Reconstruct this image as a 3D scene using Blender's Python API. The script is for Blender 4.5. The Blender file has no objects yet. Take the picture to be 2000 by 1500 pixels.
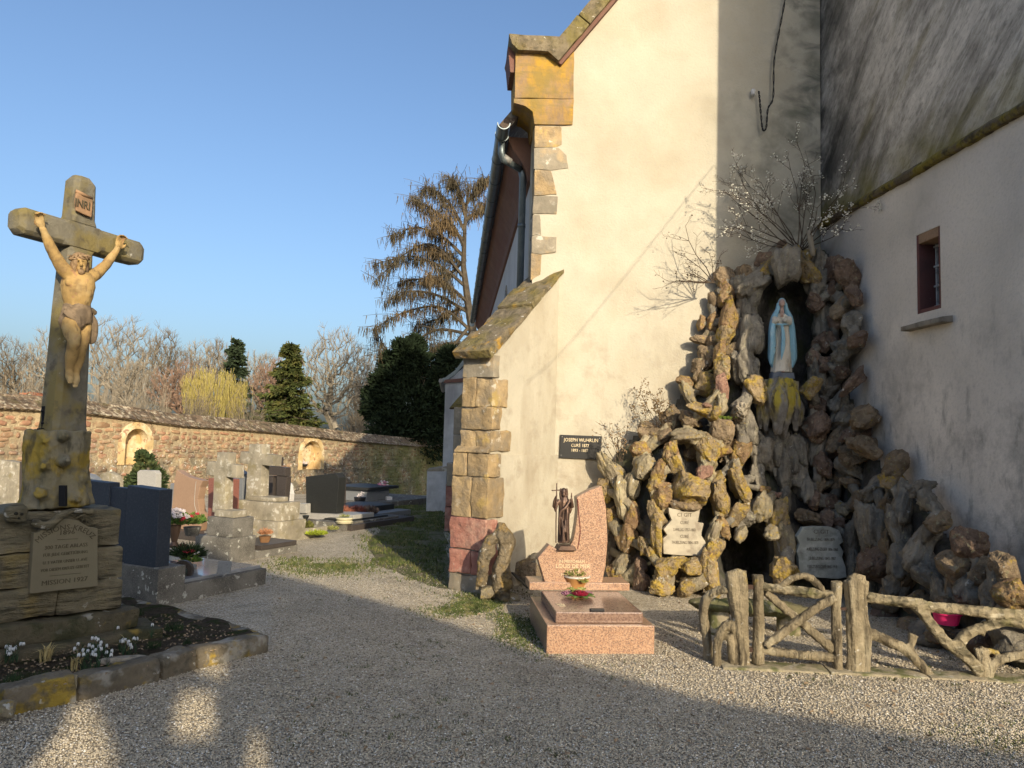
import bpy, bmesh, math, random
import numpy as np
from mathutils import Vector, Matrix, noise as mn

R = random.Random(7)
sc = bpy.context.scene
COL = sc.collection
# ------------------------------------------------------------------ camera
F = 1450.0                     # focal length in pixels of a 2000 pixel wide picture
YAW, PITCH, ROLL = math.radians(4.34), math.radians(4.34), math.radians(1.6)
EYE = Vector((0, 0, 1.6))
fwd = Vector((math.sin(YAW)*math.cos(PITCH), math.cos(YAW)*math.cos(PITCH), math.sin(PITCH)))
r0 = fwd.cross(Vector((0, 0, 1))).normalized()
u0 = r0.cross(fwd).normalized()
cr = r0*math.cos(ROLL) + u0*math.sin(ROLL)
cu = u0*math.cos(ROLL) - r0*math.sin(ROLL)
cam_d = bpy.data.cameras.new('camera')
cam_d.sensor_width = 36.0
cam_d.lens = 36.0*F/2000.0
cam_d.clip_start = 0.05
cam_d.clip_end = 2000
cam = bpy.data.objects.new('camera', cam_d)
COL.objects.link(cam)
mw = Matrix.Identity(4)
for i, v in enumerate((cr, cu, -fwd)):
    mw[0][i], mw[1][i], mw[2][i] = v.x, v.y, v.z
mw.translation = EYE
cam.matrix_world = mw
sc.camera = cam

# ------------------------------------------------------------------ light
SUN_EL, SUN_AZ = math.radians(19.5), math.radians(17.5)   # light travels towards +Y and a little to -X
LT = Vector((-math.sin(SUN_AZ)*math.cos(SUN_EL), math.cos(SUN_AZ)*math.cos(SUN_EL), -math.sin(SUN_EL)))
sun_d = bpy.data.lights.new('sun', 'SUN')
sun_d.energy = 3.8
sun_d.angle = math.radians(0.5)
sun_d.color = (1.0, 0.85, 0.62)
sun = bpy.data.objects.new('sun', sun_d)
COL.objects.link(sun)
sun.rotation_euler = LT.to_track_quat('-Z', 'Y').to_euler()
w = bpy.data.worlds.new('World')
sc.world = w
w.use_nodes = True
wn = w.node_tree
sky = wn.nodes.new('ShaderNodeTexSky')
sky.sky_type = 'NISHITA'
sky.sun_disc = False
sky.sun_elevation = SUN_EL
sky.sun_rotation = math.radians(180) - SUN_AZ
sky.altitude = 0
sky.air_density = 1.0
sky.dust_density = 4.0
sky.ozone_density = 3.6
bg = wn.nodes['Background']
bg.inputs['Strength'].default_value = 0.15
wn.links.new(sky.outputs[0], bg.inputs[0])
sc.view_settings.view_transform = 'Standard'
sc.view_settings.look = 'None'
sc.view_settings.exposure = 0.55
sc.view_settings.gamma = 1.0
sc.view_settings.use_curve_mapping = False
sc.cycles.use_denoising = True
sc.cycles.max_bounces = 6

# ------------------------------------------------------------------ pixel rays (photograph pixels, 2000 x 1500)
def ray(px, py):
    return (cr*((px-1000)/F) + cu*((750-py)/F) + fwd)
def gz(y):                                    # height of the ground
    return -0.0027*max(0.0, y-14.0)**2 if y < 60 else -0.0027*46**2
def at_y(px, py, Y):
    d = ray(px, py); return EYE + d*((Y-EYE.y)/d.y)
def at_z(px, py, z):
    d = ray(px, py); return EYE + d*((z-EYE.z)/d.z)
def ground(px, py):
    p = at_z(px, py, 0.0)
    for _ in range(12):
        p = at_z(px, py, gz(p.y))
    return p
def at_plane(px, py, p0, n):
    d = ray(px, py); return EYE + d*((Vector(p0)-EYE).dot(n)/d.dot(n))
def at_x(px, py, X):
    d = ray(px, py); return EYE + d*((X-EYE.x)/d.x)
def pix(p):
    d = Vector(p)-EYE; z = d.dot(fwd); return (1000+F*d.dot(cr)/z, 750-F*d.dot(cu)/z)

# ------------------------------------------------------------------ objects
def thing(name, label, cat, loc=(0, 0, 0), group=None):
    o = bpy.data.objects.new(name, None)
    o.empty_display_size = 0.1
    COL.objects.link(o)
    o.location = loc
    o['label'] = label; o['category'] = cat
    if group: o['group'] = group
    return o
def tag(o, label, cat, group=None):
    o['label'] = label; o['category'] = cat
    if group: o['group'] = group
    return o
def kind(o, k):
    o['kind'] = k; return o
def wloc(o):
    v = Vector((0, 0, 0))
    while o is not None:
        v += o.location; o = o.parent
    return v
def link(name, me, mat=None, parent=None):
    o = bpy.data.objects.new(name, me)
    COL.objects.link(o)
    if mat is not None:
        me.materials.clear(); me.materials.append(mat)
    if parent is not None:
        o.location = -wloc(parent)
        o.parent = parent
    return o
class MB:
    def __init__(s): s.v = []; s.f = []; s.n = 0
    def add(s, v, f):
        v = [tuple(a) for a in v]
        k = s.n; s.v += v; s.n += len(v)
        s.f += [tuple(i+k for i in q) for q in f]; return s
    def mesh(s, name, smooth=False):
        me = bpy.data.meshes.new(name)
        me.from_pydata(s.v, [], s.f); me.update()
        if smooth: me.shade_smooth()
        return me
    def build(s, name, mat, parent=None, smooth=False):
        return link(name, s.mesh(name, smooth), mat, parent)
def smooth_angle(o, deg=40):
    me = o.data
    me.shade_smooth()
    me.set_sharp_from_angle(angle=math.radians(deg))
    return o
def fix_normals(me):
    bm = bmesh.new(); bm.from_mesh(me)
    bmesh.ops.recalc_face_normals(bm, faces=bm.faces[:])
    bm.to_mesh(me); bm.free()
def tri_mesh_np(name, verts, faces):
    """verts (n,3) array, faces (m,k) array with constant k"""
    me = bpy.data.meshes.new(name)
    m, k = faces.shape
    me.vertices.add(len(verts)); me.vertices.foreach_set('co', verts.astype(np.float32).ravel())
    me.loops.add(m*k); me.loops.foreach_set('vertex_index', faces.astype(np.int32).ravel())
    me.polygons.add(m)
    me.polygons.foreach_set('loop_start', np.arange(0, m*k, k, dtype=np.int32))
    me.polygons.foreach_set('loop_total', np.full(m, k, dtype=np.int32))
    me.update(calc_edges=True); me.validate()
    return me

X, Yv, Z = Vector((1, 0, 0)), Vector((0, 1, 0)), Vector((0, 0, 1))
BOXF = [(0, 3, 2, 1), (4, 5, 6, 7), (0, 1, 5, 4), (1, 2, 6, 5), (2, 3, 7, 6), (3, 0, 4, 7)]
def boxv(c, s, rz=0.0):
    cx, cy, cz = c; hx, hy, hz = s[0]/2, s[1]/2, s[2]/2
    co, si = math.cos(rz), math.sin(rz)
    out = []
    for z in (-hz, hz):
        for x, y in ((-hx, -hy), (hx, -hy), (hx, hy), (-hx, hy)):
            out.append((cx+x*co-y*si, cy+x*si+y*co, cz+z))
    return out, BOXF
def bevel_obj(o, w=0.01, seg=2):
    m = o.modifiers.new('bevel', 'BEVEL'); m.width = w; m.segments = seg; m.limit_method = 'ANGLE'; m.angle_limit = math.radians(35)
    m.harden_normals = False
    return o
def box(name, c, s, mat, parent=None, rz=0.0, bevel=0.0):
    m = MB(); m.add(*boxv(c, s, rz))
    o = m.build(name, mat, parent)
    if bevel: bevel_obj(o, bevel)
    return o
def prism(poly, vec):
    """closed solid: polygon (list of Vector) swept by vec"""
    n = len(poly); v = [Vector(p) for p in poly]; v2 = [p+Vector(vec) for p in v]
    f = [tuple(range(n-1, -1, -1)), tuple(range(n, 2*n))]
    f += [(i, (i+1) % n, n+(i+1) % n, n+i) for i in range(n)]
    return v+v2, f
def prism_obj(name, poly, vec, mat, parent=None, bevel=0.0):
    m = MB(); m.add(*prism(poly, vec)); me = m.mesh(name); fix_normals(me)
    o = link(name, me, mat, parent)
    if bevel: bevel_obj(o, bevel)
    return o
def rough(o, cuts=4, amp=0.01, scale=6.0, seed=0.0, round_=0.012):
    """subdivide, round and roughen a block like hewn stone"""
    me = o.data; bm = bmesh.new(); bm.from_mesh(me)
    bmesh.ops.recalc_face_normals(bm, faces=bm.faces[:])
    if round_: bmesh.ops.bevel(bm, geom=bm.edges[:], offset=round_, segments=2, affect='EDGES', profile=0.6)
    if cuts:
        Ls = sorted(e.calc_length() for e in bm.edges)
        big = [e for e in bm.edges if e.calc_length() > Ls[-1]*0.3]
        bmesh.ops.subdivide_edges(bm, edges=big, cuts=cuts, use_grid_fill=True)
    bmesh.ops.triangulate(bm, faces=[f for f in bm.faces if len(f.verts) > 4])
    bm.normal_update()
    so = Vector((seed*3.1, seed*1.7, seed*2.3))
    off = []
    for v in bm.verts:
        p = v.co*scale+so
        off.append(v.normal*amp*(mn.noise(p)*1.0+0.5*mn.noise(p*2.7)) + mn.noise_vector(p*0.5)*amp*0.6)
    for v, d in zip(bm.verts, off): v.co += d
    bm.to_mesh(me); bm.free(); smooth_angle(o, 50); return o
def tube(pts, rad, seg=8, cap=True, nz=0.0, groove=0.0, ng=5, seed=0.0, sq=1.0):
    pts = [Vector(p) for p in pts]; n = len(pts)
    if not hasattr(rad, '__len__'): rad = [rad]*n
    v = []; f = []; prev = None
    for i, p in enumerate(pts):
        t = (pts[min(i+1, n-1)]-pts[max(i-1, 0)])
        t = t.normalized() if t.length > 1e-9 else Vector((0, 0, 1))
        if prev is None:
            a = Vector((0, 0, 1)) if abs(t.z) < 0.9 else Vector((0, -1, 0))
            u = t.cross(a).normalized()
        else:
            u = (prev - t*prev.dot(t)).normalized()
        prev = u; w_ = t.cross(u)
        for k in range(seg):
            a = 2*math.pi*k/seg
            r = rad[i]
            if nz: r *= 1+nz*mn.noise(Vector((math.cos(a)*1.3+seed*7, math.sin(a)*1.3+seed*3, 0))+p*5)
            if groove:
                r *= 1+groove*math.sin(ng*a+seed*5+2.5*mn.noise(p*2.5+Vector((seed, 0, 0))))
            v.append(p+u*(r*math.cos(a))+w_*(r*math.sin(a)*sq))
    for i in range(n-1):
        for k in range(seg):
            k2 = (k+1) % seg
            f.append((i*seg+k, i*seg+k2, (i+1)*seg+k2, (i+1)*seg+k))
    if cap:
        f.append(tuple(range(seg-1, -1, -1))); f.append(tuple((n-1)*seg+k for k in range(seg)))
    return v, f
def spline(pts, rad=None, m=4):
    """Catmull-Rom resample; radii alongside"""
    pts = [Vector(p) for p in pts]; n = len(pts)
    rad = rad if hasattr(rad, '__len__') else [rad or 1.0]*n
    P = [pts[0]*2-pts[1]]+pts+[pts[-1]*2-pts[-2]]; Q = [rad[0]]+list(rad)+[rad[-1]]
    op, orr = [], []
    for i in range(1, n):
        for k in range(m):
            t = k/m; t2 = t*t; t3 = t2*t
            op.append(0.5*((2*P[i])+(P[i+1]-P[i-1])*t+(2*P[i-1]-5*P[i]+4*P[i+1]-P[i+2])*t2+(3*P[i]-P[i-1]-3*P[i+1]+P[i+2])*t3))
            orr.append(Q[i]*(1-t)+Q[i+1]*t)
    op.append(pts[-1]); orr.append(rad[-1]); return op, orr
def lathe(profile, c, seg=24, sx=1.0, sy=1.0):
    v = []; f = []; n = len(profile)
    for r, z in profile:
        for k in range(seg):
            a = 2*math.pi*k/seg
            v.append((c[0]+r*math.cos(a)*sx, c[1]+r*math.sin(a)*sy, c[2]+z))
    for i in range(n-1):
        for k in range(seg):
            k2 = (k+1) % seg
            f.append((i*seg+k, i*seg+k2, (i+1)*seg+k2, (i+1)*seg+k))
    f.append(tuple(range(seg-1, -1, -1))); f.append(tuple((n-1)*seg+k for k in range(seg)))
    return v, f
_ico = {}
def ico(sub):
    if sub not in _ico:
        bm = bmesh.new(); bmesh.ops.create_icosphere(bm, subdivisions=sub, radius=1.0)
        _ico[sub] = ([v.co.copy() for v in bm.verts], [tuple(v.index for v in f.verts) for f in bm.faces]); bm.free()
    return _ico[sub]
def ell(c, ax, sub=2):
    """ellipsoid with three axis vectors"""
    v, f = ico(sub); c = Vector(c); a, b, d = [Vector(q) for q in ax]
    return [c+a*p.x+b*p.y+d*p.z for p in v], f
def ellr(c, rx, ry, rz, sub=2):
    return ell(c, (X*rx, Yv*ry, Z*rz), sub)
def rock(c, ax, seed=0.0, sub=3, cuts=9, amp=0.10, groove=0.0, sq=0.75):
    """angular boulder: super-ellipsoid with random flats, ridges and fine relief; axes ax, long axis first"""
    rr = random.Random(int(seed*977)+5)
    v, f = ico(sub); c = Vector(c); a, b, d = [Vector(q) for q in ax]
    pl = []
    for _ in range(cuts):
        n = Vector((rr.gauss(0, 1), rr.gauss(0, 1), rr.gauss(0, 1))).normalized()
        pl.append((n, rr.uniform(0.62, 0.9)))
    so = Vector((seed*1.37, seed*0.71, -seed*2.1)); out = []
    for p in v:
        q = Vector([math.copysign(abs(t)**sq, t) for t in p])
        for n, h in pl:
            e = q.dot(n)-h
            if e > 0: q = q-n*e*0.92
        s = 1+amp*1.6*mn.noise(q*1.3+so)+amp*0.6*(.4-abs(mn.noise(q*2.6+so))*1.6)+amp*0.45*mn.noise(q*6.5+so)+amp*.2*mn.noise(q*15+so)
        if groove:
            an = math.atan2(q.z, q.y); wv = 3*mn.noise(Vector((q.x*0.9, seed, 0.0)))
            g = math.sin(an*6+wv)+0.6*math.sin(an*11+1.7*wv+seed)
            s *= 1+groove*g*0.5
        q = q*s
        out.append(c+a*q.x+b*q.y+d*q.z)
    return out, f
def remesh(name, parts, vox, mat, parent=None, it=6, post=None):
    """fuse overlapping closed shapes into one continuous surface"""
    m = MB()
    for v, f in parts: m.add(v, f)
    me = m.mesh(name+'_raw'); o = bpy.data.objects.new(name+'_raw', me); COL.objects.link(o)
    md = o.modifiers.new('r', 'REMESH'); md.mode = 'VOXEL'; md.voxel_size = vox; md.adaptivity = 0
    if it:
        s = o.modifiers.new('s', 'SMOOTH'); s.iterations = it; s.factor = 0.5
    dg = bpy.context.evaluated_depsgraph_get()
    me2 = bpy.data.meshes.new_from_object(o.evaluated_get(dg))
    bpy.data.objects.remove(o); bpy.data.meshes.remove(me)
    me2.name = name
    if post:
        no = [v.normal.copy() for v in me2.vertices]
        for v, n in zip(me2.vertices, no): v.co = post(v.co, n)
    me2.update(); me2.shade_smooth()
    return link(name, me2, mat, parent)
def text(body, size, org, u, v, mat, parent, depth=0.003, align='CENTER', name='lettering', sx=1.0, sp=1.0, res=2, arc=None, off=0.0):
    cu_ = bpy.data.curves.new(name, 'FONT'); cu_.body = body; cu_.size = size; cu_.align_x = align; cu_.align_y = 'CENTER'
    cu_.extrude = depth/2; cu_.resolution_u = res; cu_.space_character = sp; cu_.offset = off
    o = bpy.data.objects.new(name+'_raw', cu_); COL.objects.link(o)
    dg = bpy.context.evaluated_depsgraph_get()
    me = bpy.data.meshes.new_from_object(o.evaluated_get(dg))
    bpy.data.objects.remove(o)
    u = Vector(u).normalized(); v = Vector(v).normalized(); n = u.cross(v).normalized(); org = Vector(org)
    for q in me.vertices:
        x, y, z = q.co
        x *= sx
        if arc:
            a = x/arc; rr = arc+y
            x, y = rr*math.sin(a), rr*math.cos(a)-arc
        q.co = org+u*x+v*y+n*z
    me.update(); me.name = name
    return link(name, me, mat, parent)

# ------------------------------------------------------------------ materials
def mat(name, base, layers=(), rough_=0.85, bump=(), spec=0.3, metal=0.0, rnd=0.0, rnd_c=None, coat=0.0, trans=0.0, var=0.12, vs=4.0, sheen=0.0):
    m = bpy.data.materials.new(name); m.use_nodes = True
    nt = m.node_tree; N = nt.nodes; L = nt.links
    b = N['Principled BSDF']
    geo = N.new('ShaderNodeNewGeometry'); oi = N.new('ShaderNodeObjectInfo')
    offs = N.new('ShaderNodeVectorMath'); offs.operation = 'MULTIPLY_ADD'
    L.new(oi.outputs['Random'], offs.inputs[0]); offs.inputs[1].default_value = (0, 0, 0); L.new(geo.outputs['Position'], offs.inputs[2])
    pos = offs.outputs[0]
    def scaled(st, rot=None):
        if st is None and rot is None: return pos
        o_ = pos
        if rot:
            mp = N.new('ShaderNodeMapping'); L.new(o_, mp.inputs['Vector']); mp.inputs['Rotation'].default_value = rot; o_ = mp.outputs[0]
        if st:
            mp = N.new('ShaderNodeMapping'); L.new(o_, mp.inputs['Vector']); mp.inputs['Scale'].default_value = st; o_ = mp.outputs[0]
        return o_
    def fac(t, s, st=None, det=4.0, ro=0.6, dist=0.0, rot=None):
        v = scaled(st, rot)
        if t == 'noise':
            n = N.new('ShaderNodeTexNoise'); n.inputs['Scale'].default_value = s; n.inputs['Detail'].default_value = det
            n.inputs['Roughness'].default_value = ro; n.inputs['Distortion'].default_value = dist
            L.new(v, n.inputs['Vector']); return n.outputs[0]
        if t in ('voro', 'edge', 'cell'):
            n = N.new('ShaderNodeTexVoronoi'); n.inputs['Scale'].default_value = s
            if t == 'edge': n.feature = 'DISTANCE_TO_EDGE'
            L.new(v, n.inputs['Vector'])
            return n.outputs[0] if t != 'cell' else n.outputs['Color']
        if t == 'wave':
            n = N.new('ShaderNodeTexWave'); n.inputs['Scale'].default_value = s; n.inputs['Distortion'].default_value = dist or 3
            n.inputs['Detail'].default_value = det; n.inputs['Detail Scale'].default_value = 1.5
            L.new(v, n.inputs['Vector']); return n.outputs['Fac']
    def rngmap(o, lo, hi, to0=0.0, to1=1.0):
        r = N.new('ShaderNodeMapRange'); r.inputs[1].default_value = lo; r.inputs[2].default_value = hi
        r.inputs[3].default_value = to0; r.inputs[4].default_value = to1; L.new(o, r.inputs[0]); return r.outputs[0]
    def mul(a, b_):
        k = N.new('ShaderNodeMath'); k.operation = 'MULTIPLY'
        for i, q in enumerate((a, b_)):
            if isinstance(q, (int, float)): k.inputs[i].default_value = q
            else: L.new(q, k.inputs[i])
        return k.outputs[0]
    def mix(f, a, b_, bt='MIX'):
        k = N.new('ShaderNodeMix'); k.data_type = 'RGBA'; k.blend_type = bt
        if isinstance(f, (int, float)): k.inputs[0].default_value = f
        else: L.new(f, k.inputs[0])
        for i, q in ((6, a), (7, b_)):
            if isinstance(q, tuple): k.inputs[i].default_value = (*q, 1)
            else: L.new(q, k.inputs[i])
        return k.outputs[2]
    col = base
    if var:
        c1 = tuple(max(0, x*(1-var*1.6)) for x in base); c2 = tuple(min(1, x*(1+var*1.2)) for x in base)
        col = mix(rngmap(fac('noise', vs, det=6, ro=0.65), 0.3, 0.7), c1, c2)
    if rnd_c is not None:
        wn_ = N.new('ShaderNodeTexWhiteNoise'); wn_.noise_dimensions = '1D'; L.new(oi.outputs['Random'], wn_.inputs['W'])
        col = mix(rngmap(wn_.outputs['Value'], 0.35, 0.75), col, rnd_c)
    for ly in layers:
        f_ = fac(ly.get('t', 'noise'), ly['s'], ly.get('st'), ly.get('det', 4.0), ly.get('ro', 0.6), ly.get('dist', 0.0), ly.get('rot'))
        if ly.get('t') == 'cell':
            sp = N.new('ShaderNodeSeparateColor'); L.new(f_, sp.inputs[0]); f_ = sp.outputs[0]
        f_ = rngmap(f_, ly['lo'], ly['hi'])
        if 'z' in ly or 'ax' in ly:
            sx = N.new('ShaderNodeSeparateXYZ'); L.new(geo.outputs['Position'], sx.inputs[0])
            a = ly.get('ax', 2); z0, z1 = ly.get('z')
            f_ = mul(f_, rngmap(sx.outputs[a], z0, z1))
        if 'm' in ly:          # second noise that gates the first
            f_ = mul(f_, rngmap(fac('noise', ly['m'][0], det=3), ly['m'][1], ly['m'][2]))
        if 'up' in ly:         # grows on faces that look up
            sx = N.new('ShaderNodeSeparateXYZ'); L.new(geo.outputs['Normal'], sx.inputs[0])
            f_ = mul(f_, rngmap(sx.outputs[2], *ly['up']))
        f_ = mul(f_, ly.get('f', 1.0))
        col = mix(f_, col, ly['c'])
    if rnd:
        h = N.new('ShaderNodeHueSaturation')
        L.new(rngmap(oi.outputs['Random'], 0, 1, 1-rnd, 1+rnd), h.inputs['Value'])
        if isinstance(col, tuple): h.inputs['Color'].default_value = (*col, 1)
        else: L.new(col, h.inputs['Color'])
        col = h.outputs[0]
    if isinstance(col, tuple): b.inputs['Base Color'].default_value = (*col, 1)
    else: L.new(col, b.inputs['Base Color'])
    b.inputs['Roughness'].default_value = rough_
    b.inputs['Specular IOR Level'].default_value = spec
    b.inputs['Metallic'].default_value = metal
    b.inputs['Coat Weight'].default_value = coat
    b.inputs['Transmission Weight'].default_value = trans
    last = None
    for bp in bump:
        t, s, stn, dist = bp[:4]; st = bp[4] if len(bp) > 4 else None
        bn = N.new('ShaderNodeBump'); bn.inputs['Strength'].default_value = stn; bn.inputs['Distance'].default_value = dist
        L.new(fac(t, s, st, det=6), bn.inputs['Height'])
        if last is not None: L.new(last, bn.inputs['Normal'])
        last = bn.outputs[0]
    if last is not None: L.new(last, b.inputs['Normal'])
    return m
YEL, ORG, WHT, MOSS, GRN = (0.40, 0.28, 0.06), (0.55, 0.27, 0.03), (0.62, 0.60, 0.53), (0.10, 0.11, 0.035), (0.22, 0.22, 0.06)
# ------------------------------------------------------------------ shared materials
wht = lambda s=9, lo=.62, hi=.66, f=.8: dict(c=WHT, s=s, lo=lo, hi=hi, f=f, m=(2.2, .45, .6))
PL = mat('cream_plaster', (.455, .42, .335), [
    dict(c=(.34, .29, .20), s=.9, lo=.46, hi=.70, f=.55, det=8), dict(c=(.24, .19, .125), s=2.4, st=(1, 1, .22), lo=.50, hi=.72, f=.60, z=(5.0, .8), det=8), dict(c=(.22, .175, .12), s=4.5, lo=.53, hi=.70, f=.5, z=(4.5, 1.0), det=9), dict(c=(.20, .17, .12), s=1.1, st=(1, 1, .5), lo=.56, hi=.60, f=.25, z=(4, 1)),
    dict(c=(.25, .20, .14), s=1.6, lo=.38, hi=.72, f=.65, z=(1.7, .1)), dict(c=(.33, .33, .30), s=26, lo=.52, hi=.75, f=.3, det=6),
    dict(c=(.10, .105, .09), s=1.7, st=(1, 1, 1.6), lo=.50, hi=.66, f=.8, ax=0, z=(3.75, 4.35), dist=.6),
    dict(c=(.16, .16, .12), s=2.4, lo=.40, hi=.62, f=.8, m=(.8, .50, .58), ax=0, z=(2.9, 4.2))],
    bump=[('noise', 38, .35, .02), ('noise', 3, .3, .03)], var=.05, vs=1.5, spec=.15, rough_=.95)
PR = mat('grey_plaster', (.68, .63, .56), [
    dict(c=(.22, .215, .20), s=.75, lo=.47, hi=.70, f=.65, det=8, ro=.65), dict(c=(.12, .12, .11), s=1.7, lo=.48, hi=.66, f=.7, z=(3.2, 1.4), det=9, ro=.7), dict(c=(.10, .10, .09), s=5, st=(1, 1.8, .7), lo=.55, hi=.70, f=.5, z=(3.4, 1.8), det=8),
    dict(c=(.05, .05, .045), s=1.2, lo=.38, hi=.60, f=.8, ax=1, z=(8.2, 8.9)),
    dict(c=(.60, .56, .52), s=.8, lo=.50, hi=.65, f=.5, z=(1.8, 3.4)), dict(c=(.33, .33, .31), s=30, lo=.5, hi=.75, f=.4, det=6),
    dict(c=(.10, .10, .10), s=2, lo=.35, hi=.6, f=.75, z=(1.1, .2))],
    bump=[('noise', 40, .5, .02), ('noise', 4, .3, .03)], var=.10, vs=3, spec=.15, rough_=.95)
PU = mat('stained_plaster', (.60, .56, .50), [
    dict(c=(.055, .052, .038), s=1.0, st=(1, 1.9, .50), rot=(math.radians(-47), 0, 0), lo=.45, hi=.68, f=.9, det=10, ro=.72, dist=.9), dict(c=(.10, .095, .08), s=.7, lo=.48, hi=.66, f=.6, det=9, ro=.7), dict(c=(.07, .065, .055), s=22, st=(1, 1.4, .7), rot=(math.radians(-47), 0, 0), lo=.52, hi=.75, f=.5, det=6),
    dict(c=(.15, .125, .03), s=1.5, st=(1, 1.6, .45), rot=(math.radians(-47), 0, 0), lo=.56, hi=.70, f=.55, det=8),
    dict(c=(.03, .03, .027), s=7, st=(1, 1.6, .5), rot=(math.radians(-47), 0, 0), lo=.50, hi=.75, f=.6, det=8, ro=.7),
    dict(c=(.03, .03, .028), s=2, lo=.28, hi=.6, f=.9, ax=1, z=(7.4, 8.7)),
    dict(c=(.16, .14, .02), s=3, lo=.30, hi=.6, f=.8, z=(4.95, 4.45))],
    bump=[('noise', 45, .4, .02), ('noise', 6, .4, .03)], var=.10, vs=6, spec=.12, rough_=.95)
PN = mat('nave_plaster', (.50, .50, .49), [dict(c=(.32, .32, .31), s=1.5, st=(1, 1, .3), lo=.45, hi=.7, f=.5)], bump=[('noise', 25, .3, .02)], spec=.15, var=.06)
SO = mat('ochre_sandstone', (.31, .225, .12), [
    dict(c=(.22, .18, .125), s=5, lo=.45, hi=.62, f=.8), dict(c=(.50, .36, .18), s=2.4, lo=.52, hi=.68, f=.7), dict(c=(.12, .10, .07), s=13, lo=.60, hi=.72, f=.55),
    wht(11, .60, .66, .6), dict(c=YEL, s=3.5, lo=.60, hi=.68, f=.5)], bump=[('noise', 9, .8, .04), ('noise', 60, .35, .01)], rnd=.14, var=.2, vs=7)
SG = mat('grey_sandstone', (.27, .235, .175), [
    dict(c=(.19, .17, .13), s=6, lo=.45, hi=.62, f=.7), dict(c=(.45, .33, .18), s=3, lo=.58, hi=.68, f=.6), wht(9, .60, .66, .5)],
    bump=[('noise', 14, .6, .02), ('noise', 70, .3, .01)], rnd=.12, var=.15, vs=9)
SR = mat('red_sandstone', (.34, .155, .115), [
    dict(c=(.42, .27, .2), s=4, lo=.5, hi=.64, f=.7), dict(c=(.16, .09, .075), s=9, lo=.55, hi=.7, f=.6), wht(7, .58, .66, .45)],
    bump=[('noise', 10, .8, .04), ('noise', 60, .3, .01)], rnd=.12, var=.18, vs=8)
SY = mat('lichen_kneeler_stone', (.25, .17, .10), [
    dict(c=(.40, .235, .03), s=1.7, st=(2.2, 1, .8), lo=.40, hi=.58, f=.95, det=9, ro=.7), dict(c=(.22, .16, .05), s=3.3, lo=.48, hi=.62, f=.8, det=8), dict(c=(.32, .19, .13), s=1.3, lo=.6, hi=.7, f=.6), dict(c=(.20, .15, .06), s=10, st=(.4, 1, 2), lo=.5, hi=.66, f=.7)],
    bump=[('noise', 9, .5, .03), ('noise', 50, .3, .01)], var=.16, vs=6)
CAP = mat('mossy_capstone', (.19, .155, .10), [
    dict(c=(.40, .23, .03), s=5, lo=.54, hi=.62, f=.85, m=(1.3, .47, .57)), dict(c=(.17, .14, .03), s=3, lo=.45, hi=.62, f=.7), dict(c=WHT, s=13, st=(1, 1, 1.6), lo=.66, hi=.70, f=.85),
    dict(c=(.06, .05, .035), s=12, lo=.5, hi=.65, f=.6)], bump=[('noise', 12, .9, .04), ('noise', 50, .5, .015)], var=.2, vs=9)
BRN = mat('brown_red_sandstone_cornice', (.17, .095, .07), [dict(c=(.15, .07, .055), s=3, st=(1, .3, 1), lo=.45, hi=.6, f=.7)], bump=[('noise', 14, .3, .02)], rnd=.08)
ZN = mat('aged_zinc', (.14, .17, .18), [dict(c=(.22, .25, .26), s=6, lo=.5, hi=.7, f=.6)], rough_=.45, metal=.6, spec=.5)
ZNL = mat('bright_zinc', (.24, .235, .22), rough_=.65, metal=.3)
RT = mat('dark_roof_tile', (.075, .055, .042), [dict(c=(.20, .19, .15), s=7, lo=.55, hi=.66, f=.6)], rnd=.3, bump=[('noise', 20, .5, .02)])
DK = mat('dark_paint', (.02, .02, .022), rough_=.5)
GLS = mat('dusty_glass', (.05, .06, .07), rough_=.15, spec=.6, var=0)
GRV = mat('gravel_ground', (.54, .465, .34), [
    dict(t='voro', c=(.68, .60, .46), s=75, lo=.28, hi=.05, f=.75, st=(1, 1, .2)), dict(t='cell', c=(.20, .17, .13), s=75, lo=.55, hi=.75, f=.7, st=(1, 1, .2)),
    dict(t='cell', c=(.78, .73, .62), s=110, lo=.80, hi=.86, f=.85), dict(c=(.22, .18, .12), s=.55, lo=.50, hi=.68, f=.55, det=9), dict(c=(.12, .10, .06), s=3.5, lo=.60, hi=.72, f=.5, det=8)],
    bump=[('voro', 75, .9, .02), ('noise', 30, .6, .02)], var=.18, vs=3, rough_=.9, spec=.2)
GRASSM = mat('thin_grass_soil', (.20, .175, .11), [
    dict(t='voro', c=(.42, .37, .28), s=75, lo=.28, hi=.05, f=.6, st=(1, 1, .2)),
    dict(c=(.09, .11, .03), s=3, lo=.46, hi=.60, f=.85, det=8), dict(c=(.30, .27, .16), s=22, lo=.58, hi=.68, f=.8, det=6), dict(c=(.05, .075, .02), s=14, lo=.5, hi=.66, f=.7)],
    bump=[('noise', 60, 1, .03), ('noise', 12, .6, .04)], var=.2, vs=14, rough_=1, spec=.1)
SOIL = mat('dark_bed_soil', (.11, .088, .06), [dict(c=(.15, .13, .10), s=40, lo=.6, hi=.68, f=.8), dict(c=(.05, .075, .02), s=9, lo=.5, hi=.62, f=.8), dict(c=(.14, .08, .06), s=60, lo=.62, hi=.7, f=.7)],
    bump=[('noise', 60, 1, .03), ('noise', 15, .8, .05)], var=.2, vs=20, rough_=1, spec=.1)

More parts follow.
